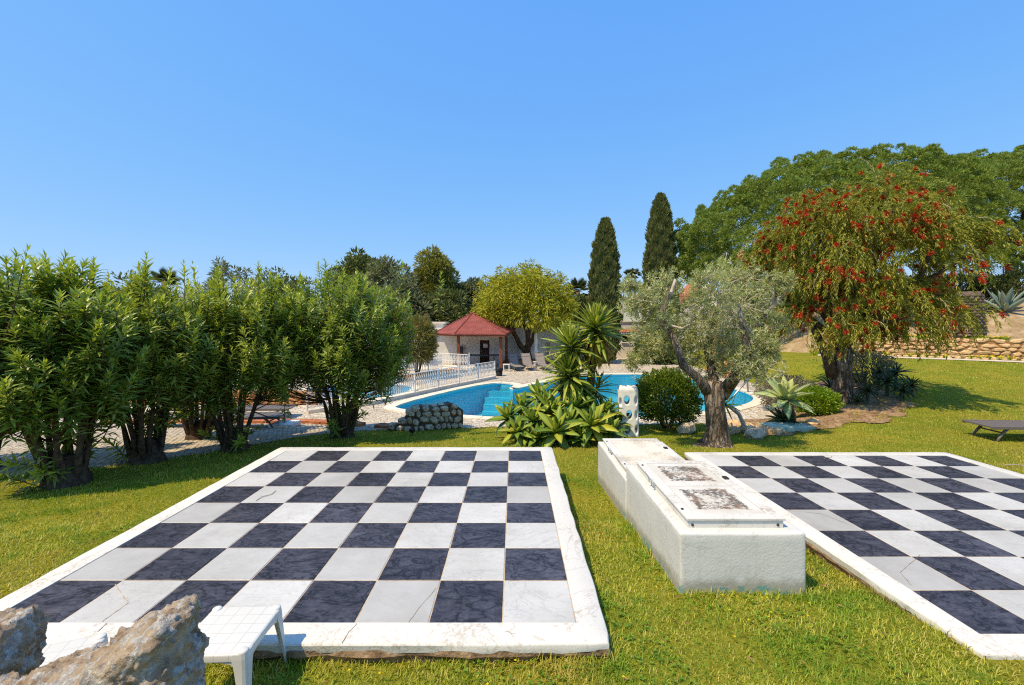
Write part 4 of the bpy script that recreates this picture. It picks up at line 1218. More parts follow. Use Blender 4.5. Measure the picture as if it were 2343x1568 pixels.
# white villa behind the olive tree
vl = thing('villa', 'white two storey villa with gabled porch half hidden behind the olive tree', 'house', (px(1640, 44), 44, DECK))
wm, a3, d3, n3 = wall_seg((px(1545, 44), 44), (px(1800, 44), 44), DECK - .3, 3.2, .3, [(1.2, 2.2, 0, 1.4), (5.0, 6.2, -.4, 1.5), (8.4, 9.4, .2, 1.4)])
wm.build('wall', M['wallwhite'], vl)
for s0_, s1_, za, zb_ in ((1.2, 2.2, 0, 1.4), (5.0, 6.2, -.4, 1.5), (8.4, 9.4, .2, 1.4)):
    w_ = MB().box((px(1545, 44) + (s0_ + s1_) / 2, 44.2, (za + zb_) / 2), (s1_ - s0_, .05, zb_ - za)).build('window', M['glass'], vl)
    MB().box((px(1545, 44) + (s0_ + s1_) / 2, 44.14, (za + zb_) / 2), (.06, .05, zb_ - za)).build('mullion', M['trim_white'], w_)
gx = px(1602, 46)
MB().add([(gx - 1.9, 45.2, 3.1), (gx + 1.9, 45.2, 3.1), (gx + 1.9, 45.2, 4.2), (gx, 45.2, 6.2), (gx - 1.9, 45.2, 4.2), (gx - 1.9, 49, 3.1), (gx + 1.9, 49, 3.1), (gx + 1.9, 49, 4.2), (gx, 49, 6.2), (gx - 1.9, 49, 4.2)],
         [(0, 1, 2, 3, 4), (9, 8, 7, 6, 5), (0, 5, 6, 1), (1, 6, 7, 2), (2, 7, 8, 3), (3, 8, 9, 4), (4, 9, 5, 0)]).build('gable', M['wallwhite'], vl)
for sg in (-1, 1):
    MB().add([(gx, 45.0, 6.34), (gx + sg * 2.1, 45.0, 4.1), (gx + sg * 2.1, 49.2, 4.1), (gx, 49.2, 6.34), (gx, 45.0, 6.2), (gx + sg * 2.1, 45.0, 3.98), (gx + sg * 2.1, 49.2, 3.98), (gx, 49.2, 6.2)],
             [(0, 1, 2, 3), (4, 7, 6, 5), (0, 4, 5, 1), (1, 5, 6, 2), (2, 6, 7, 3)] if sg > 0 else [(3, 2, 1, 0), (5, 6, 7, 4), (1, 5, 4, 0), (2, 6, 5, 1), (3, 7, 6, 2)]).build('roof_slope', M['rooftile'], vl)
MB().box((px(1730, 45), 46.5, 3.6), (5.5, 3.6, .9)).build('upper_storey', M['wallwhite'], vl)
MB().lathe((px(1640, 45), 44.8, 3.15), [(.75, 0), (.8, .5), (.72, .95), (.45, 1.25), (.1, 1.4)], 14).build('dome_chimney', M['wallwhite'], vl, smooth=True)
chm = thing('chimney_house', 'distant white house roof with a chimney beside the tall cypress', 'house', (px(1440, 60), 60, DECK))
MB().box((px(1448, 60), 62, 2.0), (5.5, 4, 6.4)).build('wall', M['wallwhite'], chm)
MB().box((px(1448, 60), 62, 5.25), (5.8, 4.3, .12)).build('roof', M['rooftile'], chm)
MB().box((px(1421, 60), 60.6, 5.7), (.5, .5, 1.0)).box((px(1421, 60), 60.6, 6.25), (.66, .66, .12)).build('chimney', M['wallwhite'], chm)

# ------------------------------------------------------------------ pavilion with red hipped roof
pv = thing('pavilion', 'open pavilion with red shingle hipped roof on brown wooden posts', 'pavilion', (px(1081, 30.3), 30.3, DECK))
m, nt, b = nodes('red_shingle')
co = coords(nt, world=True)
sx_ = nt.nodes.new('ShaderNodeSeparateXYZ'); nt.links.new(co, sx_.inputs[0])
cb_ = nt.nodes.new('ShaderNodeCombineXYZ'); nt.links.new(sx_.outputs[0], cb_.inputs[0]); nt.links.new(math_(nt, 'MULTIPLY', sx_.outputs[2], 2.0), cb_.inputs[1])
br = nd(nt, 'ShaderNodeTexBrick', Scale=1.0); nt.links.new(cb_.outputs[0], br.inputs['Vector'])
br.inputs['Brick Width'].default_value = .3; br.inputs['Row Height'].default_value = .16; br.inputs['Mortar Size'].default_value = .012
br.inputs['Color1'].default_value = C(136, 66, 58); br.inputs['Color2'].default_value = C(152, 80, 70); br.inputs['Mortar'].default_value = C(98, 46, 40)
vr = ramp(nt, ntex(nt, co, 1.3, 4), [(.3, (.85, .82, .82)), (.7, (1.08, 1.05, 1.05))])
nt.links.new(mixc(nt, 1, br.outputs[0], vr, 'MULTIPLY'), b.inputs['Base Color']); b.inputs['Roughness'].default_value = .85
bump(nt, b, math_(nt, 'SUBTRACT', 1.0, br.outputs['Fac']), .4, .02)
M['shingle'] = m
eav = [(994, 762, 31.0), (1040, 763.5, 28.6), (1158, 764, 27.8), (1179.5, 752.5, 33.5), (1150, 751, 35.5), (1020, 752, 34.8)]
E = [Vector((px(a_, d_), d_, pz(b_, d_))) for a_, b_, d_ in eav]
ap = Vector((px(1081, 31.0), 31.0, pz(717, 31.0)))
for i in range(6):
    a_, b_ = E[i], E[(i + 1) % 6]
    dn = Vector((0, 0, -.07))
    MB().add([a_, b_, ap, a_ + dn, b_ + dn, ap + dn], [(0, 1, 2), (5, 4, 3), (0, 3, 4, 1)]).build('roof_slope', M['shingle'], pv)
for i in (0, 1, 2, 3):
    MB().tube([E[i] + Vector((0, 0, .01)), E[i].lerp(ap, .5) + Vector((0, 0, .015)), ap + Vector((0, 0, .02))], .05, 6).build('hip_cap', M['shingle'], pv, smooth=True)
for i in range(6):
    a_, b_ = E[i], E[(i + 1) % 6]
    ins = lambda p: p + (Vector((ap.x, ap.y, p.z)) - p).normalized() * .12 + Vector((0, 0, -.1))
    MB().bar(ins(a_), ins(b_), .09, .17).build('fascia_beam', M['wood'], pv)
for (pp, yy, d_) in ((1049, 839, 29.0), (1146, 848, 28.4), (1158.5, 838, 32.0)):
    x_ = px(pp, d_)
    MB().box((x_, d_, (DECK + 1.35) / 2 - .02), (.2, .2, 1.35 - DECK)).build('post', M['wood'], pv, bevel=.012)
# ping-pong table
tt = thing('table_tennis_table', 'blue table tennis table with net under the pavilion roof', 'table tennis table', (px(1102, 31), 31, DECK), .06)
M['ttblue'] = mat_flat('tennis_table_blue', C(52, 74, 92), .4)
for sg in (-1, 1):
    MB().box((sg * .69, 0, .74), (1.36, 1.5, .03)).build('table_half', M['ttblue'], tt, world=False)
    for yy in (-.6, .6): MB().bar((sg * .95, yy, .0), (sg * .85, yy, .72), .045).build('leg', M['dark_metal'], tt, world=False)
    MB().bar((sg * .9, -.6, .25), (sg * .9, .6, .25), .04).build('brace', M['dark_metal'], tt, world=False)
    MB().box((0, sg * .82, .82), (.03, .03, .22)).build('net_post', M['dark_metal'], tt, world=False)
    MB().tube([(sg * .4, -.5, .1), (sg * .4, -.46, .1)], .1, 10).build('wheel', M['black'], tt, world=False)
MB().box((0, 0, .83), (.012, 1.64, .15)).build('net', M['black'], tt, world=False)

# ------------------------------------------------------------------ poolside furniture
M['sling'] = mat_var('taupe_sling', [(.3, C(126, 116, 112)), (.7, C(150, 140, 136))], 12, .7, 120, .2, .003)
def sling_lounger(loc, rz, label):
    t = thing('sun_lounger', label, 'sun lounger', loc, rz, 'taupe sling loungers beyond the pool')
    # seat along +y is away; backrest raised at far end
    sl = [(-.95, .30), (-.5, .31), (0, .30), (.28, .31)]; bk = [(.28, .32), (.5, .55), (.85, .98)]
    for nm, pr in (('seat', sl), ('backrest', bk)):
        V = []; F = []
        for i, (y, z) in enumerate(pr):
            for x, dz in ((-.27, 0), (.27, 0), (.27, -.015), (-.27, -.015)): V.append((x, y, z + dz))
            if i:
                k = 4 * i
                for e in range(4): F.append((k - 4 + e, k - 4 + (e + 1) % 4, k + (e + 1) % 4, k + e))
        F += [(3, 2, 1, 0), tuple(range(4 * len(pr) - 4, 4 * len(pr)))]
        MB().add(V, F).build(nm, M['sling'], t, world=False)
    MB().box((0, .74, .84), (.5, .05, .12), M=Matrix.Rotation(R(-40), 3, 'X')).build('headrest', M['sling'], t, world=False)
    for sx in (-.3, .3):
        MB().tube([(sx, -.98, .29), (sx, .3, .3), (sx, .3, .3), (sx, .88, 1.0)], .018, 6).build('frame', M['taupe'], t, world=False)
        MB().tube([(sx, -.7, .3), (sx, -.9, 0)], .017, 6).build('leg', M['taupe'], t, world=False)
        MB().tube([(sx, .2, .3), (sx, .55, 0)], .017, 6).build('leg', M['taupe'], t, world=False)
    return t
for p_, d_, a_, lb in ((1176, 28.3, R(172), 'taupe sling lounger next to the small white stool, leftmost of the three'),
                       (1206, 28.6, R(172), 'taupe sling lounger in the middle of the three beyond the pool'),
                       (1238, 28.8, R(178), 'taupe sling lounger nearest the yucca, rightmost of the three')):
    sling_lounger((px(p_ + 4, d_), d_, DECK), R(14), lb)
def stool(loc, label):
    t = thing('stool', label, 'stool', loc)
    MB().box((0, 0, .42), (.42, .42, .05)).build('seat', M['plastic'], t, bevel=.015, world=False)
    for sx in (-1, 1):
        for sy in (-1, 1): MB().box((sx * .17, sy * .17, .2), (.06, .06, .4)).build('leg', M['plastic'], t, world=False)
stool((px(1158.5, 27.6), 27.6, DECK), 'small square white plastic stool beside the loungers')
pt = thing('pedestal_table', 'narrow white pedestal table between the second and third loungers', 'pedestal table', (px(1224, 28.0), 28.0, DECK))
MB().lathe((0, 0, 0), [(.14, 0), (.13, .03), (.09, .06), (.085, .5), (.13, .54), (.13, .57)], 12).build('column', M['plastic'], pt, world=False, smooth=True)
bn = thing('litter_bin', 'dark round litter bin with a bag at the pool corner', 'bin', (px(1142, 25.2), 25.2, DECK))
MB().lathe((0, 0, 0), [(.16, 0), (.17, .02), (.2, .3)], 14).build('barrel', M['black'], bn, world=False, smooth=True)
MB().tube([(0, 0, .29), (0, 0, .33), (0, 0, .38), (0, 0, .43), (0, 0, .45)], [.21, .25, .22, .24, .17], 18, jitter=.08).build('bin_bag', M['black'], bn, world=False, smooth=True)
pr_ = thing('closed_parasol', 'closed white parasol standing beside the tree trunk', 'parasol', (px(1226, 31.5), 31.5, DECK))
MB().tube([(0, 0, 0), (0, 0, 2.5)], .025, 8).build('pole', M['metal_white'], pr_, world=False)
MB().tube([(0, 0, .85), (0, 0, .95), (0, 0, 1.12), (0, 0, 1.2), (0, 0, 1.6), (0, 0, 2.1), (0, 0, 2.45)], [.12, .2, .14, .09, .13, .11, .02], 14, jitter=.16).build('folded_canopy', M['trim_white'], pr_, world=False, smooth=True)
MB().lathe((0, 0, 0), [(.25, 0), (.25, .06), (.05, .1)], 14).build('base', M['trim_white'], pr_, world=False)
# flat grey slatted loungers
def flat_lounger(loc, rz, label, L=1.95, w=.66, H=.33):
    t = thing('sun_lounger', label, 'sun lounger', loc, rz, 'flat grey plastic loungers')
    n = 13
    sm = MB().box((0, 0, 0), (L / n - .018, w, .035)).mesh('slat'); sm.materials.append(M['taupe'])
    for i in range(n): link('slat', sm, None, t, (-L / 2 + (i + .5) * L / n, 0, H))
    for sy in (-1, 1): MB().box((0, sy * (w / 2 + .012), H - .006), (L + .02, .03, .07)).build('side_rail', M['taupe'], t, world=False, bevel=.008)
    for sx in (-1, 1):
        for sy in (-1, 1):
            x_ = sx * (L / 2 - .42)
            MB().tube([(x_, sy * .27, H - .03), (x_ + sx * .10, sy * .27, H * .62), (x_ + sx * .2, sy * .28, .08), (x_ + sx * .24, sy * .28, 0)], [.035, .032, .026, .028], 6).build('leg', M['taupe'], t, world=False, smooth=True)
        MB().bar((sx * (L / 2 - .36), -.27, H * .55), (sx * (L / 2 - .36), .27, H * .55), .03).build('cross_bar', M['taupe'], t, world=False)
    return t
xr = px(2262, 10.0) + .98
flat_lounger((xr, 10.2, gz1(xr, 10.2)), R(-4), 'flat grey lounger alone on the lawn at the right picture edge')
flat_lounger((px(565, 12.3), 12.35, gz1(-7, 12.35)), R(6), 'flat grey lounger on the path behind the third oleander')
flat_lounger((px(430, 12.6), 12.5, gz1(-9, 12.5)), R(8), 'flat grey lounger on the path behind the second oleander')
flat_lounger((px(600, 14.3), 14.3, gz1(-8, 14.3)), R(4), 'flat grey lounger standing furthest back behind the oleanders')
ubs = thing('parasol_base', 'square white concrete parasol base on the cobbles behind the oleanders', 'parasol base', (px(650, 12.4), 12.45, gz1(-6.4, 12.45)))
MB().box((0, 0, .07), (.62, .62, .13)).build('block', M['trim_white'], ubs, bevel=.02, world=False)
MB().tube([(0, 0, .12), (0, 0, .42)], .03, 8).build('tube', M['steel'], ubs, world=False)
# low planter wall and cream wall far left behind the shrubs
dry_wall('planter_wall', 'low orange stone planter wall behind the first oleanders', [(-16, 16.6), (-7.2, 16.4)], lambda s: .5, .4, 'stone_orange', 'joint_tan', .35, .18, base_of=lambda x, y: DECK)
fw = thing('garden_house', 'low white house left of the pavilion behind the oleanders', 'house', (px(880, 36), 36, DECK))
MB().box((px(860, 36), 38, .5), (11, 4, 3.0)).build('wall', M['wallwhite'], fw)
MB().box((px(860, 36), 38, 2.05), (11.4, 4.4, .14)).build('roof', M['wallcream'], fw)
MB().box((px(800, 36), 35.97, -.0), (1.2, .06, 1.3)).build('window', M['glass'], fw)
# pool handrails at the right end
hr = thing('pool_handrail', 'steel pool handrail at the right end of the pool', 'handrail', (px(1680, 18.4), 18.4, DECK))
for dx in (0, .7):
    x_ = px(1670, 18.3)
    MB().tube([(x_ - .1, 18.0 + dx, DECK - .75), (x_ + .02, 18.0 + dx, DECK + .1), (x_ + .9, 18.4 + dx, DECK + .8), (x_ + 1.2, 18.5 + dx, DECK + .8), (x_ + 1.25, 18.52 + dx, DECK)], .035, 8).build('rail', M['steel'], hr, smooth=True)

# ------------------------------------------------------------------ white pierced sculpture
def sculpture():
    bm = bmesh.new(); bmesh.ops.create_cube(bm, size=1.0)
    w, dpt, H = .50, .46, 1.30
    for v in bm.verts: v.co = Vector((v.co.x * w, v.co.y * dpt, v.co.z * H + H / 2))
    bmesh.ops.bevel(bm, geom=[e for e in bm.edges if abs(e.verts[0].co.z - e.verts[1].co.z) > .1], offset=.10, segments=4, affect='EDGES', profile=.5)
    te = [e for e in bm.edges if all(v.co.z > H - .01 for v in e.verts)]
    bmesh.ops.bevel(bm, geom=te, offset=.09, segments=4, affect='EDGES', profile=.5)
    me = bpy.data.meshes.new('sculpture'); bm.to_mesh(me); bm.free()
    o = link('sculpture', me, None)
    cuts = []
    def ell(c, s):
        b_ = bmesh.new(); bmesh.ops.create_uvsphere(b_, u_segments=20, v_segments=12, radius=1.0)
        for v in b_.verts: v.co = Vector((c[0] + v.co.x * s[0], c[1] + v.co.y * s[1], c[2] + v.co.z * s[2]))
        n = len(mb.v); b_.verts.index_update()
        m_ = bpy.data.meshes.new('c'); b_.to_mesh(m_); b_.free()
        c_ = bpy.data.objects.new('c', m_); COL.objects.link(c_); cuts.append(c_)
    mb = MB()
    for i, z in enumerate((.25, .61, .97)):
        ell((.02 if i % 2 else -.03, 0, z), (.07, .6, .115))
        ell((.6 * 0, .02, z + .02), (.6, .07, .12))
        ell((.185, -.23, z), (.035, .12, .12)); ell((-.185, -.23, z - .05), (.032, .12, .12))
    ell((0, 0, .6), (.10, .10, .6))
    for c_ in cuts:
        md = o.modifiers.new('b', 'BOOLEAN'); md.operation = 'DIFFERENCE'; md.object = c_; md.solver = 'EXACT'
    rm = o.modifiers.new('r', 'REMESH'); rm.mode = 'VOXEL'; rm.voxel_size = .014; rm.use_smooth_shade = True
    sm = o.modifiers.new('s', 'SMOOTH'); sm.iterations = 6; sm.factor = .6
    dg = bpy.context.evaluated_depsgraph_get()
    me2 = bpy.data.meshes.new_from_object(o.evaluated_get(dg))
    for c_ in cuts: bpy.data.objects.remove(c_)
    o.modifiers.clear(); o.data = me2
    for p in me2.polygons: p.use_smooth = True
    me2.materials.clear(); me2.materials.append(M['trim_white'])
    return o
sc_o = sculpture()
tag(sc_o, 'white pierced sculpture of stacked oval openings beside the round bush', 'sculpture')
sc_o.location = (px(1438, 11.1), 11.1, gz1(3, 11.1) - .06); sc_o.rotation_euler = (0, R(-1), R(-12))

# spotlights, slab, boulders of the border
def spotlight(loc, rz, label, body):
    t = thing('garden_spotlight', label, 'spotlight', loc, rz, 'small garden spotlights')
    MB().tube([(0, 0, -.05), (0, 0, .1)], .012, 6).build('stake', M['dark_metal'], t, world=False)
    MB().box((0, 0, .14), (.11, .1, .1), M=Matrix.Rotation(R(30), 3, 'X')).build('lamp_head', body, t, world=False, bevel=.012)
    MB().box((0, -.045, .165), (.09, .02, .08), M=Matrix.Rotation(R(30), 3, 'X')).build('lens', M['pane'], t, world=False)
spotlight((px(1452, 10.9), 10.95, gz1(3, 10.95)), .3, 'small pale garden spotlight at the foot of the white sculpture', M['steel'])
spotlight((px(943, 11.0), 11.0, gz1(-2.4, 11.0)), -.4, 'small black garden spotlight on the lawn before the rubble wall', M['black'])
gs = rough_block(-.55, .55, -.32, .32, -.2, .16, .1, .03, 4.0, .02)
M['turq'] = mat_var('turquoise_stained_slab', [(.3, C(120, 164, 148)), (.5, C(164, 186, 172)), (.7, C(196, 196, 176))], 3, .8, 30, .5, .02, world=True)
o = gs.build('cover_slab', M['turq']); tag(o, 'pale turquoise stained concrete cover slab in the lawn edge', 'slab'); o.location = (px(1801, 11.6), 11.6, gz1(px(1801, 11.6), 11.6)); o.rotation_euler = (0, 0, .12)
bs = thing('border_stones', 'cluster of pale tan border stones between the olive and the cover slab', 'stones', (px(1710, 11.6), 11.6, gz1(6, 11.6)))
for i in range(46):
    p_ = random.uniform(1652, 1775); d_ = random.uniform(10.9, 12.3); x_ = px(p_, d_); s_ = random.uniform(.12, .30)
    link('stone', random.choice(ST['stone_gold'] + ST['stone_grey'][:2]), None, bs, Vector((x_, d_, gz1(x_, d_) + s_ * .28)) - bs.location, (random.uniform(-.5, .5), random.uniform(-.5, .5), random.uniform(0, 6)), (s_ * 1.2, s_, s_ * .8))
for i, (p_, d_, s_, lb) in enumerate(((1406, 10.3, .28, 'tan boulder between the agave clump and the white sculpture'), (1395, 10.2, .22, 'small orange boulder at the right foot of the agave clump'), (1572, 11.4, .38, 'dark boulder at the right foot of the round bush'), (1858, 11.9, .26, 'pale round boulder just right of the turquoise slab'), (1727, 10.7, .34, 'flat grey boulder nearest the lawn among the border stones'))):
    me = random.choice(ST['stone_grey'] if i in (0, 2, 4) else ST['stone_gold']); x_ = px(p_, d_)
    o = link('boulder', me, None, None, (x_, d_, gz1(x_, d_) + s_ * .25), (.2, .1, i * 1.3), (s_ * 1.4, s_ * 1.2, s_ * .9)); tag(o, lb, 'boulder')

# ------------------------------------------------------------------ right edge: palm stump, fence, shade structure
pb = bank_at(2216, 1.3)
ps = thing('palm_trunk', 'stout palm trunk with diamond leaf scars standing on the bank', 'palm trunk', pb)
M['palmbark'] = mat_var('palm_bark', [(.3, C(70, 58, 50)), (.7, C(132, 116, 102))], 6, .95, 24, .7, .02, rnd=True, per_obj=.2)
MB().lathe((0, 0, -.2), [(.62, 0), (.66, .4), (.62, 1.2), (.55, 2.0), (.5, 2.8)], 18).build('core', M['palmbark'], ps, world=False, smooth=True)
scm = MB().add([(-.16, 0, 0), (0, -.02, -.13), (.16, 0, 0), (0, .0, .13), (0, -.11, -.02)], [(0, 1, 4), (1, 2, 4), (2, 3, 4), (3, 0, 4), (0, 3, 2, 1)]).mesh('scale'); scm.materials.append(M['palmbark'])
for r_ in range(15):
    for k in range(13):
        a_ = 2 * PI * (k + .5 * (r_ % 2)) / 13; z_ = .05 + r_ * .165; rr = .64 - .05 * max(0, z_ - .8)
        if math.sin(a_) > .5: continue
        link('scale', scm, None, ps, (math.cos(a_) * rr, math.sin(a_) * rr, z_), (0, 0, a_ + PI / 2))
fn = thing('chain_link_fence', 'chain link fence along the top of the bank at the right edge', 'fence', bank_at(2300, 9.5))
f0, f1 = bank_at(2150, 9.6), bank_at(2520, 9.6); f0.z = f1.z = bank_at(2300, 9.6).z
M['wire'] = mat_flat('galvanised_wire', C(96, 98, 98), .5, .3)
nP = 7
for i in range(nP + 1):
    p = f0.lerp(f1, i / nP); MB().tube([p + Vector((0, 0, -.2)), p + Vector((0, 0, 2.1))], .035, 6).build('post', M['wire'], fn)
wr = MB(); Lf = (f1 - f0).length; n = int(Lf / .16)
for i in range(-12, n):
    for sg in (0, 1):
        a_, b_ = i / n, (i + 12) / n
        za, zb_ = (.05, 2.0) if sg == 0 else (2.0, .05)
        if a_ < 0: za += (zb_ - za) * (-a_) / (b_ - a_); a_ = 0
        if b_ > 1: zb_ = za + (zb_ - za) * (1 - a_) / (b_ - a_); b_ = 1
        wr.bar(f0.lerp(f1, a_) + Vector((0, 0, za)), f0.lerp(f1, b_) + Vector((0, 0, zb_)), .014)
tag(wr.build('wire_mesh', M['wire'], fn), kind='stuff')
MB().tube([f0 + Vector((0, 0, 2.02)), f1 + Vector((0, 0, 2.02))], .02, 5).build('top_wire', M['wire'], fn)
shd = thing('shade_canopy', 'black shade net canopy on steel trusses behind the pine at the right edge', 'canopy', (px(2330, 36), 36, 4))
M['net'] = mat_flat('black_net', C(30, 32, 36), .8)
c4 = [Vector((px(2238, 37), 37, pz(556, 37))), Vector((px(2480, 33), 33, pz(515, 33))), Vector((px(2500, 41), 41, pz(520, 41))), Vector((px(2260, 44), 44, pz(560, 44)))]
ctr = sum(c4, Vector()) / 4 + Vector((0, 0, -.7))
V = []; F = []; G = 8
for i in range(G + 1):
    for j in range(G + 1):
        u, v = i / G, j / G
        p = c4[0].lerp(c4[1], u).lerp(c4[3].lerp(c4[2], u), v); sag = 16 * u * (1 - u) * v * (1 - v)
        V.append(p + Vector((0, 0, -.8 * sag)))
for i in range(G):
    for j in range(G): F.append((i * (G + 1) + j, (i + 1) * (G + 1) + j, (i + 1) * (G + 1) + j + 1, i * (G + 1) + j + 1))
V2 = V + [p + Vector((0, 0, -.03)) for p in V]; F2 = F + [tuple(reversed([q + len(V) for q in f])) for f in F]
MB().add(V2, F2).build('net', M['net'], shd)
for a_, b_ in ((c4[0], c4[1]), (c4[1], c4[2]), (c4[3], c4[2]), (c4[0], c4[3])):
    up = Vector((0, 0, .45)); tb = MB().tube([a_, b_], .06, 6).tube([a_ + up, b_ + up], .06, 6)
    for k in range(12): tb.bar(a_.lerp(b_, k / 12), a_.lerp(b_, (k + .5) / 12) + up, .05).bar(a_.lerp(b_, (k + .5) / 12) + up, a_.lerp(b_, (k + 1) / 12), .05)
    tb.build('truss', M['dark_metal'], shd)
l0, l1 = Vector((px(2216, 38), 38, pz(608, 38))), Vector((px(2520, 34), 34, pz(575, 34)))
MB().tube([l0, l1], .07, 6).build('lower_beam', M['dark_metal'], shd)
for p in c4: MB().tube([p, (p.x, p.y, 1.0)], .09, 8).build('mast', M['dark_metal'], shd)
# ------------------------------------------------------------------ foliage materials
M['ole'] = mat_leaf('oleander_leaf', [C(90, 112, 40), C(118, 140, 52), C(148, 162, 70), C(174, 180, 96)], C(182, 190, 68), .36, .3, .55, obj_var=.1)
M['pine'] = mat_leaf('pine_needles', [C(76, 100, 42), C(108, 130, 58), C(140, 156, 78)], C(168, 180, 98), .6, .3, .2)
M['cyp'] = mat_leaf('cypress_sprays', [C(70, 80, 44), C(98, 106, 60), C(124, 128, 78)], C(134, 136, 86), .7, .25, .15)
M['bottle'] = mat_leaf('bottlebrush_leaf', [C(100, 114, 40), C(138, 146, 54), C(172, 168, 70)], C(196, 178, 84), .5, .33, .3)
M['redflower'] = mat_leaf('red_bottlebrush_flower', [C(152, 74, 50), C(200, 52, 34), C(220, 62, 42), C(192, 104, 76)], None, .6, .3, .2, (1.3, .5, .4, 1))
M['olive'] = mat_leaf('olive_leaf', [C(126, 132, 80), C(160, 166, 112), C(192, 194, 156), C(212, 212, 184)], C(184, 188, 118), .5, .33, .35)
M['ygtree'] = mat_leaf('yellow_green_leaf', [C(98, 110, 28), C(138, 146, 36), C(172, 170, 46)], C(196, 186, 58), .5, .35, .3)
M['dark_tree'] = mat_leaf('dark_evergreen_leaf', [C(76, 86, 50), C(104, 114, 66), C(132, 138, 86)], None, .6, .2, .2)
M['grey_tree'] = mat_leaf('grey_green_leaf', [C(92, 100, 70), C(120, 126, 94), C(146, 148, 118)], None, .6, .25, .2)
M['pine_far'] = mat_leaf('far_pine_needles', [C(110, 112, 52), C(140, 140, 68), C(164, 160, 86)], None, .65, .2, .2)
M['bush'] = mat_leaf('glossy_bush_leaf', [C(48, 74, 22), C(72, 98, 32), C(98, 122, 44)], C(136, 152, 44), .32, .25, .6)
M['lime'] = mat_leaf('lime_shrub_leaf', [C(88, 122, 24), C(124, 152, 36), C(156, 176, 52)], None, .4, .35, .4)
M['greyshrub'] = mat_leaf('grey_shrub_leaf', [C(118, 110, 90), C(146, 138, 116), C(166, 158, 140)], None, .7, .2, .2)
M['aloe'] = mat_leaf('dark_aloe_leaf', [C(40, 62, 34), C(60, 82, 44), C(84, 104, 56)], None, .4, .15, .5, per_obj=1)
M['redtip'] = mat_leaf('bronze_shrub_leaf', [C(112, 118, 60), C(138, 138, 74), C(160, 132, 84)], None, .5, .3, .3)
M['palmleaf'] = mat_leaf('palm_frond', [C(52, 64, 34), C(74, 86, 44)], None, .5, .2, .3)
M['agave'] = mat_leaf('agave_leaf', [C(92, 122, 44), C(122, 150, 54), C(152, 170, 62), C(188, 186, 62)], None, .42, .22, .45, per_obj=1)
M['agave_pale'] = mat_leaf('pale_agave_leaf', [C(156, 178, 120), C(180, 194, 132), C(200, 202, 124)], None, .42, .18, .4, per_obj=1)
M['agave_blue'] = mat_leaf('blue_agave_leaf', [C(118, 140, 132), C(140, 160, 148), C(160, 176, 160)], None, .5, .1, .35, per_obj=1)
M['yucca'] = mat_leaf('yucca_leaf', [C(134, 156, 56), C(168, 182, 72), C(200, 200, 92)], None, .36, .34, .5, per_obj=1)
M['yucca_old'] = mat_leaf('yellowing_yucca_leaf', [C(156, 156, 58), C(204, 186, 78), C(190, 150, 68)], None, .45, .25, .35, per_obj=1)

# ------------------------------------------------------------------ oleanders
def frame_of(ax):
    up = np.where(np.abs(ax[:, 2:3]) < .95, np.array([[0, 0, 1.]]), np.array([[1., 0, 0]]))
    e1 = unit(np.cross(ax, up)); return e1, np.cross(ax, e1)
def whorls(r, tips, axes, length, nodes_, per, LL, WW, a0=16, a1=78, droop=.25):
    S = len(tips); e1, e2 = frame_of(axes)
    t = np.linspace(0, 1, nodes_)[None] * np.ones((S, 1))
    t = t + r.normal(size=t.shape) * .02
    Pn = tips[:, None] - axes[:, None] * (length[:, None] * t)[..., None]
    Pn = np.repeat(Pn[:, :, None], per, 2)
    T3 = np.repeat(np.clip(t, 0, 1)[:, :, None], per, 2)
    az = (np.arange(nodes_) * 1.05)[None, :, None] + (np.arange(per) * 2 * PI / per)[None, None] + r.uniform(0, 6, (S, 1, 1)) + r.normal(size=T3.shape) * .25
    ang = np.radians(a0 + (a1 - a0) * T3 ** .6) + r.normal(size=T3.shape) * .14
    ax = axes[:, None, None]; q1 = e1[:, None, None]; q2 = e2[:, None, None]
    D = ax * np.cos(ang)[..., None] + (q1 * np.cos(az)[..., None] + q2 * np.sin(az)[..., None]) * np.sin(ang)[..., None]
    D[..., 2] -= droop * T3
    sz = (.5 + .5 * np.clip(T3 * 3.5, 0, 1)) * r.uniform(.78, 1.15, T3.shape)
    N_ = np.broadcast_to(ax, D.shape) + r.normal(size=D.shape) * .15
    f = lambda a: a.reshape(-1, a.shape[-1]) if a.ndim == 4 else a.reshape(-1)
    return f(Pn), f(D), f(N_), f(sz) * LL, f(sz) * WW, f(np.clip(T3 * 2.4 + r.uniform(-.15, .15, T3.shape), 0, 1))
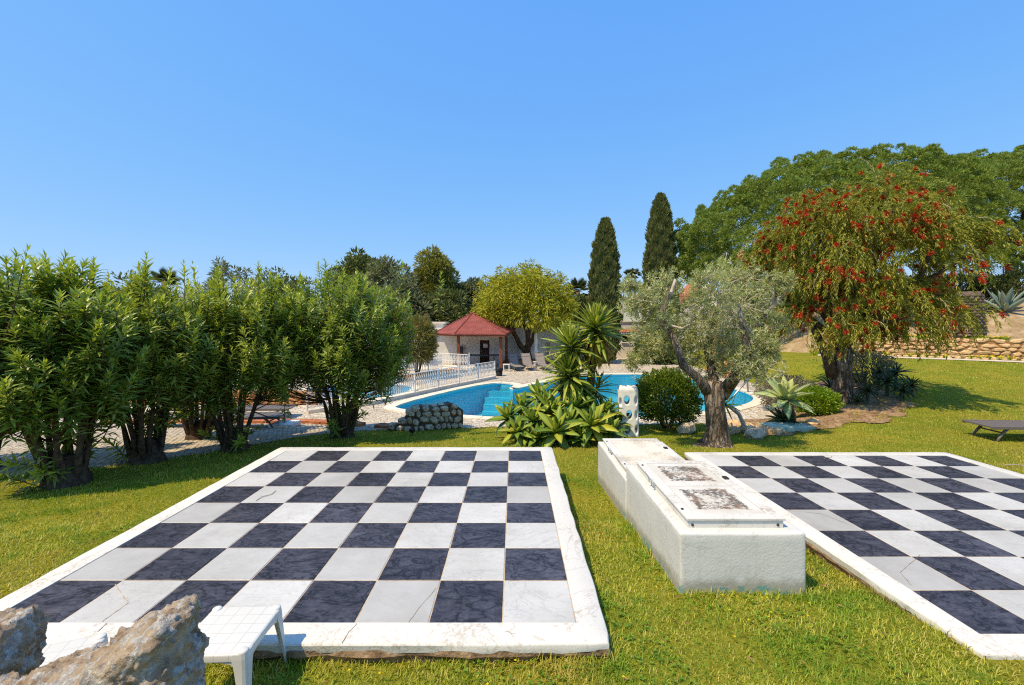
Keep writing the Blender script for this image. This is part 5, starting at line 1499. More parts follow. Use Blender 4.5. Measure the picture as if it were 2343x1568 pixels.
def oleander(label, x, y, H, spread, seed, shoots=300, LL=.2, WW=.033, skew=(0, 0), spires=6, low=10):
    r = np.random.default_rng(seed); rr = random.Random(seed)
    z0 = gz1(x, y)
    t = thing('oleander', label, 'shrub', (x, y, z0), 0, 'oleander shrubs along the cobbled path')
    c = np.array([x + skew[0], y + skew[1], z0 + H * .62]); rad = np.array([spread, spread * .95, H * .38])
    D = rand_dirs(shoots * 3, r); D = D[D[:, 2] > -.62][:shoots]
    k = r.uniform(.45, 1.02, len(D)) ** .6
    wob = 1 + .12 * np.sin(D[:, 0] * 5 + seed) + .1 * np.sin(D[:, 1] * 7 + D[:, 2] * 4 + seed)
    tips = c + D * rad * (k * wob)[:, None]
    out = D.copy(); out[:, 2] = 0
    axes = unit(out * .45 + np.array([0, 0, 1.0]) + r.normal(size=D.shape) * .16)
    # tall leaders that break the outline
    sp = c + np.stack([r.normal(size=spires) * spread * .5, r.normal(size=spires) * spread * .4, rad[2] * r.uniform(.95, 1.2, spires)], 1)
    tips = np.vstack([tips, sp]); axes = np.vstack([axes, unit(np.stack([r.normal(size=spires) * .12, r.normal(size=spires) * .12, np.ones(spires)], 1))])
    # a few low, drooping suckers
    if low:
        a = r.uniform(0, 2 * PI, low); lowp = np.stack([x + np.cos(a) * r.uniform(.35, .8, low), y + np.sin(a) * r.uniform(.35, .8, low), z0 + r.uniform(.35, 1.0, low)], 1)
        tips = np.vstack([tips, lowp]); axes = np.vstack([axes, unit(np.stack([np.cos(a) * .9, np.sin(a) * .9, r.uniform(.2, .8, low)], 1))])
    ln = r.uniform(.45, .75, len(tips)); ln[len(D):len(D) + spires] = r.uniform(.7, 1.0, spires)
    P, DD, NN, L, W, age = whorls(r, tips, axes, ln, 15, 3, LL, WW)
    leaf_cloud('foliage', P, DD, NN, L, W, M['ole'], t, 'fold', age)
    # stems: thick ones fan from the stool, thin ones run to the shoots
    hubs = []
    for i in range(15):
        a = 2 * PI * i / 15 + rr.uniform(-.3, .3); b0 = Vector((x + .16 * math.cos(a), y + .16 * math.sin(a), z0 - .05))
        lean = rr.uniform(.25, .8); hgt = rr.uniform(.38, .6) * H
        p1 = Vector((x + math.cos(a) * (.2 + lean * .3) + skew[0] * .3, y + math.sin(a) * (.2 + lean * .3), z0 + hgt * .5))
        p2 = Vector((x + math.cos(a) * (.22 + lean * .75) * spread * .8 + skew[0] * .7, y + math.sin(a) * (.22 + lean * .75) * spread * .8, z0 + hgt))
        MB().tube([b0, b0.lerp(p1, .5) + Vector((rr.uniform(-.04, .04), rr.uniform(-.04, .04), 0)), p1, p1.lerp(p2, .5) + Vector((rr.uniform(-.05, .05), rr.uniform(-.05, .05), .05)), p2],
                  [.05 * rr.uniform(.8, 1.2), .04, .032, .026, .016], 7, jitter=.12).build('stem', M['bark_ole'], t, smooth=True)
        hubs.append((p1, p2))
    stool_ = MB().tube([(x, y, z0 - .15), (x, y, z0 + .06), (x, y, z0 + .3), (x, y, z0 + .45)], [.3, .27, .2, .1], 12, jitter=.18); stool_.build('stool', M['bark_ole'], t, smooth=True)
    tw = MB(); H1 = np.array([h[1][:] for h in hubs]); H0 = np.array([h[0][:] for h in hubs])
    for i in range(len(tips)):
        e = tips[i]; b_ = e - axes[i] * ln[i]
        hb = H1 if b_[2] > z0 + H * .35 else H0
        j = int(np.argmin(np.linalg.norm(hb - b_, axis=1) + r.uniform(0, .25, len(hb))))
        s_ = hb[j]
        tw.tube([s_, (s_ * .45 + b_ * .55) + np.array([0, 0, -.05]), b_, e], [.016, .012, .009, .004], 3, cap=False)
    tag(tw.build('twigs', M['bark_ole'], t), kind='stuff')
    return t
oleander('tall leafy oleander nearest the camera on the left', px(152, 6.75), 6.75, 3.4, 1.15, 21, 380, .22, .05, (-.15, 0), 6, 6)
oleander('oleander with many bare stems, second from the left edge', px(335, 8.2), 8.2, 3.5, 1.25, 22, 400, .2, .046, (0, 0), 7, 6)
oleander('oleander with a narrow trunk between the second and the broad round one', px(535, 9.35), 9.35, 3.7, 1.28, 23, 400, .2, .046, (.05, 0), 8, 8)
oleander('broad round oleander beside the pool railing, rightmost of the row', px(782, 10.85), 10.85, 4.0, 1.78, 24, 700, .2, .046, (0, 0), 10, 10)
oleander('oleander cut off by the left picture edge', -9.2, 7.6, 3.3, 1.5, 25, 340, .2, .046, (0, 0), 5, 8)
oleander('oleander at the back of the row, between the second and third', px(455, 10.6), 10.6, 3.6, 1.05, 26, 240, .2, .046, (0, 0), 6, 4)

# ------------------------------------------------------------------ generic crowns
def clump_cloud(r, centers, radii, per, flat=1.0, up=.35, shell=.45):
    """points in clumps with outward directions"""
    K = len(centers); D = rand_dirs(K * per, r); rad = np.repeat(radii, per)
    k = r.uniform(shell, 1.0, K * per) ** .5
    off = D * (rad * k)[:, None]; off[:, 2] *= flat
    P = np.repeat(centers, per, 0) + off
    out = unit(D + np.array([0, 0, up]) + r.normal(size=D.shape) * .35)
    return P, out
def shell_clumps(r, c, rad, n, zmin=-.5, inner=.62, size=.3, wob=.15):
    D = rand_dirs(n * 4, r); D = D[D[:, 2] > zmin][:n]
    w = 1 + wob * np.sin(D[:, 0] * 6 + c[0]) * np.sin(D[:, 1] * 5 + c[1] + D[:, 2] * 5)
    k = r.uniform(inner, .92, len(D))
    return np.array(c) + D * np.array(rad) * (k * w)[:, None], np.full(len(D), size) * min(rad) * r.uniform(.7, 1.25, len(D))
def limbs_to(mb, base, fork, ends, r0, r1, r, bend=.25):
    for e in ends:
        e = Vector(e); m_ = fork.lerp(e, .5) + Vector((r.uniform(-bend, bend), r.uniform(-bend, bend), r.uniform(0, bend)))
        mb.tube([fork, fork.lerp(m_, .5), m_, m_.lerp(e, .6), e], [r1, r1 * .8, r1 * .6, r1 * .4, r1 * .15], 6, cap=False)
def tree(name, label, base, H, c_rel, rad, mat, nclump, per, LL, WW, seed, trunk_r=.2, bark='bark', zmin=-.5, size=.3, shape='quad', group=None, up=.35, cat='tree', inner=.62, wob=.15, flat=.9, fork=.35, nlimb=9):
    r = np.random.default_rng(seed)
    t = thing(name, label, cat, base, 0, group)
    c = np.array(base) + np.array(c_rel)
    ce, ra = shell_clumps(r, c, rad, nclump, zmin, inner, size, wob)
    P, D = clump_cloud(r, ce, ra, per, flat, up)
    n = len(P)
    leaf_cloud('crown', P, D, r.normal(size=(n, 3)) + np.array([0, 0, .8]), LL * r.uniform(.7, 1.25, n), WW * r.uniform(.75, 1.2, n), mat, t, shape)
    b = Vector(base); fk = Vector((base[0] + c_rel[0] * fork, base[1] + c_rel[1] * fork, base[2] + max(.3, c_rel[2] * fork)))
    MB().tube([b + Vector((0, 0, -.2)), b.lerp(fk, .5) + Vector((trunk_r * .4, 0, 0)), fk], [trunk_r * 1.25, trunk_r, trunk_r * .8], 9, jitter=.08).build('trunk', M[bark], t, smooth=True)
    lm = MB(); idx = r.choice(len(ce), min(nlimb, len(ce)), replace=False)
    limbs_to(lm, b, fk, [ce[i] for i in idx], trunk_r, trunk_r * .6, r, rad[0] * .12)
    lm.build('limbs', M[bark], t, smooth=True)
    return t

# ------------------------------------------------------------------ cypresses
def cypress(label, p, d, top_px, w, seed, lean=0.0):
    r = np.random.default_rng(seed); x = px(p, d); base = (x, d, DECK); H = pz(top_px, d) - DECK
    t = thing('cypress', label, 'cypress', base, 0, 'columnar cypresses')
    n = 30000
    u = r.uniform(0, 1, n) ** .85; a = r.uniform(0, 2 * PI, n)
    prof = np.interp(u, [0, .08, .3, .55, .8, .92, 1.0], [.62, .85, 1.0, .92, .66, .42, .08])
    lob = 1 + .13 * np.sin(a * 5 + u * 31 + seed) + .11 * np.sin(a * 7 - u * 53) + .07 * np.sin(u * 90 + a * 3)
    k = r.uniform(.72, 1.0, n) ** .5
    R_ = w * prof * lob * k
    P = np.stack([x + lean * u * H + np.cos(a) * R_, d + np.sin(a) * R_, DECK + .1 + u * (H - .4)], 1)
    D = unit(np.stack([np.cos(a) * .45, np.sin(a) * .45, np.ones(n)], 1) + r.normal(size=(n, 3)) * .25)
    Nn = np.stack([np.cos(a), np.sin(a), np.full(n, .3)], 1) + r.normal(size=(n, 3)) * .5
    leaf_cloud('foliage', P, D, Nn, .42 * r.uniform(.6, 1.2, n), .15 * r.uniform(.7, 1.2, n), M['cyp'], t, 'quad', np.clip(1.6 - k * 1.1 + r.uniform(-.3, .3, n), 0, 1))
    MB().tube([(x, d, DECK - .2), (x, d, DECK + H * .5), (x + lean * H * .9, d, DECK + H * .9)], [.3, .18, .05], 8).build('trunk', M['bark'], t, smooth=True)
cypress('slim cypress left of the taller one, above the yucca', 1381, 33, 500, 1.02, 31, .012)
cypress('tallest cypress rising directly behind the olive tree', 1510, 36, 444, 1.22, 32, 0.004)

# ------------------------------------------------------------------ stone pines
def stone_pine(label, base, c, rad, seed, ncl, per, zmin=-.12, cut=None):
    r = np.random.default_rng(seed)
    t = thing('stone_pine', label, 'pine tree', base, 0, 'umbrella pines')
    # evenly spaced puffs of needles over an umbrella dome, plus an inner layer
    def dome(m, k0, k1):
        zz = 1 - (np.arange(m) + .5) / m * (1 - zmin); a = np.arange(m) * 2.39996
        D = unit(np.stack([np.cos(a) * np.sqrt(1 - zz ** 2), np.sin(a) * np.sqrt(1 - zz ** 2), zz], 1) + r.normal(size=(m, 3)) * .025)
        w = 1.0 / (np.hypot(D[:, 0], D[:, 1]) ** 2.1 + np.abs(D[:, 2]) ** 2.1) ** (1 / 2.1)
        w = w + .06 * np.sin(D[:, 0] * 7 + seed) * np.cos(D[:, 1] * 6) + .035 * np.sin(D[:, 0] * 15 + D[:, 2] * 9) + .05 * np.sin(D[:, 0] * 27 + 1.3 * np.sin(D[:, 1] * 9)) * np.sin(D[:, 1] * 25 + D[:, 2] * 14)
        return D, np.array(c) + D * np.array(rad) * (w * r.uniform(k0, k1, m))[:, None]
    D, ce = dome(ncl, .96, 1.02); D2, ce2 = dome(ncl // 2, .8, .9)
    if cut: D, ce = D[ce[:, 0] < cut], ce[ce[:, 0] < cut]; D2, ce2 = D2[ce2[:, 0] < cut], ce2[ce2[:, 0] < cut]
    def puff(D, ce, per, lo, hi):
        m = len(ce); dd = unit(rand_dirs(m * per, r) + np.repeat(unit(D + np.array([0, 0, .5])), per, 0) * .75)
        ra = np.repeat(r.uniform(lo, hi, m), per) * r.uniform(.55, 1.0, m * per)
        return np.repeat(ce, per, 0) + dd * ra[:, None] * np.array([1, 1, .8]), unit(dd + np.array([0, 0, .25]) + r.normal(size=dd.shape) * .25)
    P, O = puff(D, ce, per, .3, .5); P2, O2 = puff(D2, ce2, per // 3, .5, .8)
    P = np.vstack([P, P2]); O = np.vstack([O, O2])
    n = len(P)
    leaf_cloud('crown', P, O, r.normal(size=(n, 3)), .17 * r.uniform(.6, 1.2, n), .08 * r.uniform(.7, 1.3, n), M['pine'], t, 'needle', np.clip(r.uniform(.2, 1.2, n), 0, 1))
    b = Vector(base); cc = Vector(c); fk = b.lerp(Vector((cc.x, cc.y, cc.z - .2)), .55)
    MB().tube([b + Vector((0, 0, -.3)), b.lerp(fk, .5) + Vector((.25, 0, 0)), fk], [.6, .48, .42], 10, jitter=.06).build('trunk', M['bark'], t, smooth=True)
    lm = MB(); low = [i for i in range(len(ce)) if D[i, 2] < .75]
    limbs_to(lm, b, fk, [ce[i] * .92 + np.array(c) * .08 for i in r.choice(low, 26, replace=False) if i < len(ce)], .4, .2, r, .7)
    lm.build('limbs', M['bark'], t, smooth=True)
    return t
d1 = 34.0
stone_pine('large umbrella pine whose dome rises left of the red flowering tree', (px(1960, d1), d1 + 1.5, 1.2), (px(1985, d1), d1 + 1, pz(598, d1)), (13.5, 7.5, 7.9), 41, 1900, 190, -.12, px(2150, d1))
d2 = 37.0
stone_pine('second umbrella pine behind, reaching the right picture edge', (px(2400, d2), d2 + 3, 2.8), (px(2350, d2), d2 + 1, pz(490, d2)), (10.2, 7.0, 4.9), 42, 1200, 170, -.12)

# ------------------------------------------------------------------ weeping bottlebrush
def bottlebrush():
    r = np.random.default_rng(51); rr = random.Random(51)
    d = 15.0; x = px(1925, d); z0 = gz1(x, d)
    t = thing('bottlebrush_tree', 'weeping bottlebrush tree full of red flower brushes', 'tree', (x, d, z0))
    cx, cy = px(1952, d), d
    starts = []; dirs = []
    A = [((cx, cy, 4.2), (2.85, 2.7, 2.75), 1500, -.15, (.6, 1.5)), ((cx - .1, cy - .3, 2.05), (2.45, 2.2, 1.8), 760, -.1, (.6, 1.5)), ((cx + .4, cy, 4.6), (2.2, 2.0, 2.1), 360, .0, (.5, 1.1))]
    P0 = []; O0 = []; LN = []
    for c, rad, n, zm, ln in A:
        nb_ = n // 13; D = rand_dirs(nb_ * 3, r); D = D[D[:, 2] > zm][:nb_]
        w = 1 + .16 * np.sin(D[:, 0] * 6 + 1) * np.sin(D[:, 1] * 5 + D[:, 2] * 6) + .1 * np.sin(D[:, 2] * 13 + D[:, 0] * 9)
        cb_ = np.array(c) + D * np.array(rad) * (w * r.uniform(.78, 1.02, nb_))[:, None]
        P0.append(np.repeat(cb_, 13, 0) + r.normal(size=(nb_ * 13, 3)) * .2); O0.append(unit(np.repeat(D, 13, 0) + r.normal(size=(nb_ * 13, 3)) * .35)); LN.append(np.repeat(r.uniform(*ln, nb_), 13) * r.uniform(.6, 1.1, nb_ * 13))
    P0 = np.vstack(P0); O0 = np.vstack(O0); LN = np.concatenate(LN)
    S = len(P0); K = 40
    # strand: leaves outward, bends over and hangs
    v = unit(O0 * np.array([1, 1, .5]) + np.array([0, 0, .25]) + r.normal(size=O0.shape) * .25)
    pos = P0 - v * .25; PP = []; VV = []
    for k in range(K):
        PP.append(pos.copy()); VV.append(v.copy())
        pos = pos + v * (LN / K)[:, None]
        v = unit(v + np.array([0, 0, -1]) * (3.2 / K) * r.uniform(.6, 1.4, (S, 1)) + r.normal(size=v.shape) * .03)
    PP = np.stack(PP, 1); VV = np.stack(VV, 1)
    cl_ = np.sin(P0[:, 0] * 1.9 + 2) * np.sin(P0[:, 2] * 2.1 + P0[:, 1]) + .4 * np.sin(P0[:, 0] * 4.3 + P0[:, 2] * 3.7)
    flo = r.uniform(size=S) < np.clip(.36 + .42 * cl_ - .1 * (P0[:, 0] - cx) / 3, .1, .85)
    Pf = PP.reshape(-1, 3); Vf = VV.reshape(-1, 3); n = len(Pf)
    side = unit(np.cross(Vf, rand_dirs(n, r)))
    Df = unit(Vf * .85 + side * .6)
    fade = np.tile(np.linspace(0, 1, K), S)
    ok = Pf[:, 2] > gz1(cx, cy) + .55
    leaf_cloud('foliage', Pf[ok], Df[ok], side[ok] + r.normal(size=(ok.sum(), 3)) * .4, .13 * r.uniform(.6, 1.3, ok.sum()), .028 * r.uniform(.7, 1.3, ok.sum()), M['bottle'], t, 'quad',
               np.clip(1.25 - .55 * fade[ok] + r.uniform(-.35, .35, ok.sum()), 0, 1))
    # flowers
    fp = []; fd = []
    fi = np.where(flo)[0]
    for s in fi:
        k0 = int(r.integers(12, K - 7)); cen = PP[s, k0:k0 + 7]; ax = VV[s, k0 + 3]
        nb = 60; tt_ = r.uniform(0, 1, nb) * (len(cen) - 1); i0 = tt_.astype(int)
        q = cen[i0] + (cen[np.minimum(i0 + 1, len(cen) - 1)] - cen[i0]) * (tt_ - i0)[:, None]
        rd = unit(np.cross(np.repeat(ax[None], nb, 0), rand_dirs(nb, r)) + ax * .15)
        fp.append(q); fd.append(rd)
    fp = np.vstack(fp); fd = np.vstack(fd); m_ = len(fp)
    leaf_cloud('flower_brushes', fp, fd, rand_dirs(m_, r), .105 * r.uniform(.7, 1.2, m_), .024, M['redflower'], t, 'needle')
    # bare thin strands
    st = MB()
    for s in r.choice(S, 260, replace=False):
        st.tube([PP[s, k] for k in range(0, K, 8)], [.012, .010, .008, .006, .004], 3, cap=False)
    tag(st.build('strands', M['bark_pale'], t), kind='stuff')
    b = Vector((x, d, z0)); fk = Vector((x + .12, d, z0 + 1.9))
    lob = lambda a, u: 1 + .12 * math.sin(3 * a + u * 4) + .06 * math.sin(7 * a)
    MB().tube([b + Vector((-.05, 0, -.2)), b + Vector((0, 0, .15)), b + Vector((.02, 0, .9)), fk], [.44, .33, .27, .26], 14, jitter=.04, lobes=lob).build('trunk', M['bark_olive'], t, smooth=True)
    MB().tube([b + Vector((-.22, .1, .9)), b + Vector((-.42, .1, 1.6)), b + Vector((-.9, .1, 2.6))], [.2, .15, .1], 10, jitter=.06).build('side_stem', M['bark'], t, smooth=True)
    lm = MB(); idx = r.choice(S, 26, replace=False)
    limbs_to(lm, b, fk, [P0[i] for i in idx], .22, .13, r, .5)
    lm.build('limbs', M['bark'], t, smooth=True)
bottlebrush()

# ------------------------------------------------------------------ old olive tree
def olive():
    r = np.random.default_rng(61); rr = random.Random(61)
    d = 9.8; x = px(1637, d); z0 = gz1(x, d)
    t = thing('olive_tree', 'old olive tree with thick gnarled trunk and silvery crown', 'olive tree', (x, d, z0))
    # gnarled trunk with root flare and fluting
    def lob(a, u): return 1 + .13 * math.sin(3 * a + 1.5 * u) + .08 * math.sin(5 * a - 3 * u + 1) + .05 * math.sin(11 * a + 6 * u) + (.26 * max(0, math.sin(4 * a + .6)) if u < .12 else 0) + .02 * math.sin(23 * a)
    prof = [(-.12, .50), (.0, .36), (.06, .30), (.14, .26), (.3, .225), (.5, .205), (.75, .198), (1.0, .2), (1.2, .215), (1.36, .2), (1.44, .14)]
    MB().tube([(x + .02 * math.sin(z * 5) - .05 * z * .3, d + .02 * math.cos(z * 4), z0 + z) for z, _ in prof], [q for _, q in prof], 48, lobes=lob, jitter=.02).build('trunk', M['bark_olive'], t, smooth=True)
    P_ = lambda a, b_, dd=0: Vector((px(a, d + dd), d + dd, pz(b_, d + dd)))
    limbs = [([P_(1648, 905), P_(1680, 868, .1), P_(1718, 800, .2), P_(1738, 738, .25), P_(1750, 715, .25)], [.16, .13, .115, .10, .085]),
             ([P_(1628, 905), P_(1600, 868, -.1), P_(1562, 835, -.2), P_(1552, 800, -.1), P_(1540, 770, 0), P_(1508, 728, .1), P_(1524, 690, .1), P_(1528, 655, .1)], [.14, .10, .085, .08, .08, .08, .07, .05]),
             ([P_(1640, 900), P_(1632, 862, .3), P_(1618, 800, .5), P_(1632, 740, .6), P_(1650, 680, .6)], [.13, .10, .085, .07, .035]),
             ([P_(1655, 895), P_(1690, 850, -.4), P_(1712, 800, -.6), P_(1700, 750, -.7), P_(1690, 700, -.6)], [.13, .10, .08, .06, .03]),
             ([P_(1690, 855, .1), P_(1735, 830, .1), P_(1765, 790, .1)], [.07, .05, .03])]
    for pts, ra in limbs: MB().tube(pts, ra, 10, jitter=.09).build('limb', M['bark_olive'], t, smooth=True)
    for pts, ra in (([P_(1748, 720, .25), P_(1768, 700, .2), P_(1790, 672, .15), P_(1793, 656, .15)], [.085, .07, .062, .058]), ([P_(1746, 722, .25), P_(1742, 690, .3), P_(1745, 655, .3)], [.07, .055, .04]), ([P_(1762, 706, .25), P_(1768, 680, .1), P_(1772, 650, .1)], [.05, .04, .03]), ([P_(1520, 700, .1), P_(1536, 670, .2), P_(1545, 640, .2)], [.05, .04, .03]), ([P_(1535, 745), P_(1560, 752, -.2), P_(1580, 742, -.3)], [.03, .022, .012])):
        MB().tube(pts, ra, 8, jitter=.08).build('cut_limb', M['bark_pale'], t, smooth=True)
    cl = [(1660, 770, 60), (1600, 720, 55), (1540, 745, 40), (1575, 780, 44), (1700, 700, 60), (1630, 845, 36), (1690, 790, 55), (1470, 760, 34), (1640, 665, 62), (1700, 640, 62), (1590, 685, 50), (1752, 660, 48), (1680, 725, 62), (1612, 755, 55), (1728, 770, 55), (1650, 800, 50), (1485, 672, 50), (1528, 645, 42), (1455, 690, 36), (1490, 722, 44), (1545, 700, 36),
          (1452, 822, 26), (1480, 800, 30), (1572, 815, 40), (1742, 838, 40), (1775, 730, 36), (1790, 640, 30), (1680, 640, 45), (1610, 640, 36), (1700, 830, 36), (1520, 790, 30), (1660, 615, 34), (1760, 800, 36), (1440, 650, 22)]
    ce = []; ra = []
    for a, b_, s in cl:
        dd = r.uniform(-.9, .9); ce.append(P_(a, b_, dd)[:]); ra.append(s / 1010 * d * 1.12)
    ce = np.array(ce); ra = np.array(ra)
    per = 55; K = len(ce); D = rand_dirs(K * per, r)
    tips = np.repeat(ce, per, 0) + D * (np.repeat(ra, per) * r.uniform(.35, 1.08, K * per))[:, None]
    axes = unit(D * .7 + np.array([0, 0, .45]) + r.normal(size=D.shape) * .45)
    ln = r.uniform(.16, .34, len(tips))
    P, DD, NN, L, W, age = whorls(r, tips, axes, ln, 9, 2, .095, .021, 25, 60, .1)
    leaf_cloud('foliage', P, DD, NN, L, W, M['olive'], t, 'quad', age)
    tw = MB()
    for i in range(0, len(tips), 3):
        c_ = ce[i // per]; tw.tube([c_ + (tips[i] - c_) * .2, tips[i] - axes[i] * ln[i], tips[i]], [.010, .006, .003], 3, cap=False)
    tag(tw.build('twigs', M['bark_pale'], t), kind='stuff')
olive()

# ------------------------------------------------------------------ yellow green tree behind the pavilion
def yg_tree():
    r = np.random.default_rng(71); d = 33.0
    base = (px(1208, d), d, DECK)
    t = thing('spreading_tree', 'yellow green spreading tree with forked trunk behind the pavilion', 'tree', base)
    c = np.array((px(1202, d), d, pz(708, d))); rad = np.array((4.25, 3.8, 3.35))
    ce, ra = shell_clumps(r, c, rad, 150, -.38, .55, .24, .14)
    P, O = clump_cloud(r, ce, ra, 170, .8, -.1, .3)
    n = len(P); O = unit(O + np.array([0, 0, -.55]))
    leaf_cloud('crown', P, O, r.normal(size=(n, 3)), .34 * r.uniform(.6, 1.2, n), .075 * r.uniform(.7, 1.3, n), M['ygtree'], t, 'quad', np.clip(r.uniform(.1, 1.3, n), 0, 1))
    Q = lambda a, b_, dd=0: (px(a, d + dd), d + dd, pz(b_, d + dd))
    for pts, rr_ in (([Q(1208, 836), Q(1207, 815), Q(1205, 805)], [.42, .3, .28]), ([Q(1205, 806), Q(1190, 790), Q(1183, 775), Q(1172, 755), Q(1165, 730)], [.24, .2, .17, .14, .08]),
                     ([Q(1206, 806), Q(1209, 785), Q(1207, 760), Q(1195, 730), Q(1185, 700)], [.25, .2, .17, .12, .06]), ([Q(1210, 795), Q(1220, 775), Q(1222, 760), Q(1232, 735), Q(1245, 700)], [.17, .16, .14, .1, .05]),
                     ([Q(1209, 775), Q(1214, 740), Q(1213, 700)], [.14, .1, .05]), ([Q(1222, 760), Q(1245, 735), Q(1270, 710)], [.1, .07, .04]), ([Q(1195, 745), Q(1160, 720), Q(1130, 700)], [.1, .07, .04])):
        MB().tube(pts, rr_, 10, jitter=.07).build('limb', M['bark'], t, smooth=True)
    rs = thing('stone_ring', 'ring of rough stones around the foot of the forked tree', 'stone ring', (base[0], d, DECK))
    for i in range(34):
        a = 2 * PI * i / 34; s_ = random.uniform(.3, .5)
        link('stone', random.choice(ST['stone_orange']), None, rs, (math.cos(a) * 2.0 * (1 + .1 * math.sin(3 * a)), math.sin(a) * .9, .12), (random.uniform(-.3, .3), 0, a), (s_, s_, .3))
    tag(MB().lathe((base[0], d, DECK), [(1.95, 0), (1.9, .12), (1.6, .18)], 20).build('planting_soil', M['soil']), 'earth inside the stone ring of the forked tree', 'earth', kind='structure')
yg_tree()

# ------------------------------------------------------------------ background trees
TG = 'trees on the skyline'
def bt(name, label, p, d, top, w, mat, seed, **kw):
    H = pz(top, d) - DECK; rx = w / 2 / 1010 * d
    a = dict(nclump=70, per=125, LL=.44, WW=.165, trunk_r=.22, size=.34, group=TG, zmin=-.75, inner=.5)
    a.update(kw)
    rz_ = a.pop('rz', H * .44); cz = a.pop('cz', H - rz_ * 1.0)
    return tree(name, label, (px(p, d), d, DECK), H, (0, 0, cz), (rx, rx * .9, rz_), M[mat], a.pop('nclump'), a.pop('per'), a.pop('LL'), a.pop('WW'), seed, **a)
bt('evergreen_tree', 'round dark evergreen tree above the broad oleander', 808, 46, 570, 120, 'dark_tree', 81, LL=.5, WW=.2)
bt('grey_tree', 'pale grey green tree with thin sparse crown right of the dark evergreen', 895, 44, 592, 150, 'grey_tree', 82, nclump=80, per=90, size=.26, inner=.6)
bt('aleppo_pine', 'olive toned conical pine above the red pavilion roof', 992, 46, 562, 104, 'pine_far', 83, nclump=90, per=150, LL=.5, WW=.12, cz=6.6, rz=4.0, zmin=-.7)
bt('evergreen_tree', 'dark bushy evergreen below the conical pine', 1008, 40, 655, 112, 'dark_tree', 84, rz=2.6, LL=.42)
bt('evergreen_tree', 'grey green bushy tree left of the yellow green tree', 1075, 48, 625, 96, 'grey_tree', 85, nclump=70, per=150)
bt('grey_tree', 'thin wispy tree showing over the oleanders in the middle of the row', 525, 40, 585, 110, 'grey_tree', 86, nclump=45, per=45, size=.2, inner=.7, WW=.1)
bt('evergreen_tree', 'low dark tree behind the second oleander', 300, 46, 640, 170, 'dark_tree', 87)
bt('evergreen_tree', 'low dark tree behind the leftmost oleanders', 40, 44, 640, 200, 'dark_tree', 88)
bt('evergreen_tree', 'dark tree behind the third oleander', 650, 50, 628, 150, 'dark_tree', 89)
bt('evergreen_tree', 'dark hedge like tree behind the left end of the pool house', 925, 38, 650, 100, 'grey_tree', 90, rz=2.7, per=120)
bt('evergreen_tree', 'dark tree glimpsed behind the yellow green crown', 1160, 46, 655, 150, 'dark_tree', 91)
bt('evergreen_tree', 'dark green tree right of the yellow green crown', 1312, 48, 672, 90, 'dark_tree', 92, rz=2.6)
bt('evergreen_tree', 'low green tree far behind between the two cypresses', 1445, 75, 692, 110, 'dark_tree', 93, rz=3.0)
bt('evergreen_tree', 'leafy dark tree beside the tiled house under the tall cypress', 1500, 33, 742, 90, 'dark_tree', 94, rz=2.1, nclump=60)
bt('evergreen_tree', 'dark tree behind the villa roof', 1700, 58, 640, 200, 'dark_tree', 95)
bt('evergreen_tree', 'dark tree behind the trunk of the red flowering tree', 1930, 36, 700, 190, 'grey_tree', 96, rz=3.2)
bt('evergreen_tree', 'dark evergreen filling the gap under the first pine', 1830, 42, 640, 190, 'dark_tree', 97)
# bare twiggy tree behind the oleanders
def bare_tree():
    r = random.Random(5); d = 42.0; b = Vector((px(420, d), d, DECK)); t = thing('bare_tree', 'leafless twiggy tree showing above the oleanders', 'tree', b)
    MB().tube([b, b + Vector((0, 0, 3.5))], [.2, .15], 8).build('trunk', M['bark_pale'], t)
    tw = MB()
    for i in range(60):
        a = r.uniform(0, 6.28); s = b + Vector((0, 0, r.uniform(2.6, 3.5))); e = s + Vector((math.cos(a) * r.uniform(.4, 2.6), math.sin(a) * r.uniform(.4, 2), r.uniform(1.6, 3.6))); m_ = s.lerp(e, .5) + Vector((math.cos(a) * .4, 0, -.1))
        tw.tube([s, m_, e], [.05, .03, .01], 4, cap=False)
        for k in range(4):
            q = m_.lerp(e, r.uniform(0, .9)); tw.tube([q, q + Vector((r.uniform(-.5, .5), r.uniform(-.5, .5), r.uniform(.3, .9)))], [.014, .006], 3, cap=False)
    tag(tw.build('twigs', M['bark_pale'], t), kind='stuff')
bare_tree()
# far palms
def far_palm(label, p, d, top, n=26, fl=2.0):
    r = np.random.default_rng(int(p)); x = px(p, d); z = pz(top, d) - 1.2
    t = thing('fan_palm', label, 'palm tree', (x, d, DECK), 0, 'tall palms far behind')
    MB().tube([(x, d, DECK - .2), (x + .2, d, (DECK + z) / 2), (x, d, z)], [.3, .24, .26], 8).build('trunk', M['palmbark'], t, smooth=True)
    D = unit(rand_dirs(n, r) * np.array([1, 1, .8]) + np.array([0, 0, .35])); P = np.repeat(np.array([[x, d, z]]) + D * fl * .35, 14, 0)
    e1, e2 = frame_of(D); a = np.tile(np.linspace(-1.1, 1.1, 14), n)
    DD = np.repeat(D, 14, 0) * np.cos(a)[:, None] + np.repeat(e1, 14, 0) * np.sin(a)[:, None]; DD[:, 2] -= .15
    leaf_cloud('fronds', P, DD, np.repeat(e2, 14, 0), fl * .65, .12, M['palmleaf'], t, 'quad')
far_palm('distant fan palm left of its twin between the cypresses', 1441, 95, 617, 22, 1.7)
far_palm('distant fan palm right of its twin between the cypresses', 1452, 98, 616, 22, 1.7)
far_palm('palm crown peeping above the oleanders', 375, 55, 622)
far_palm('palm behind the right flank of the yellow green tree', 1322, 60, 645)

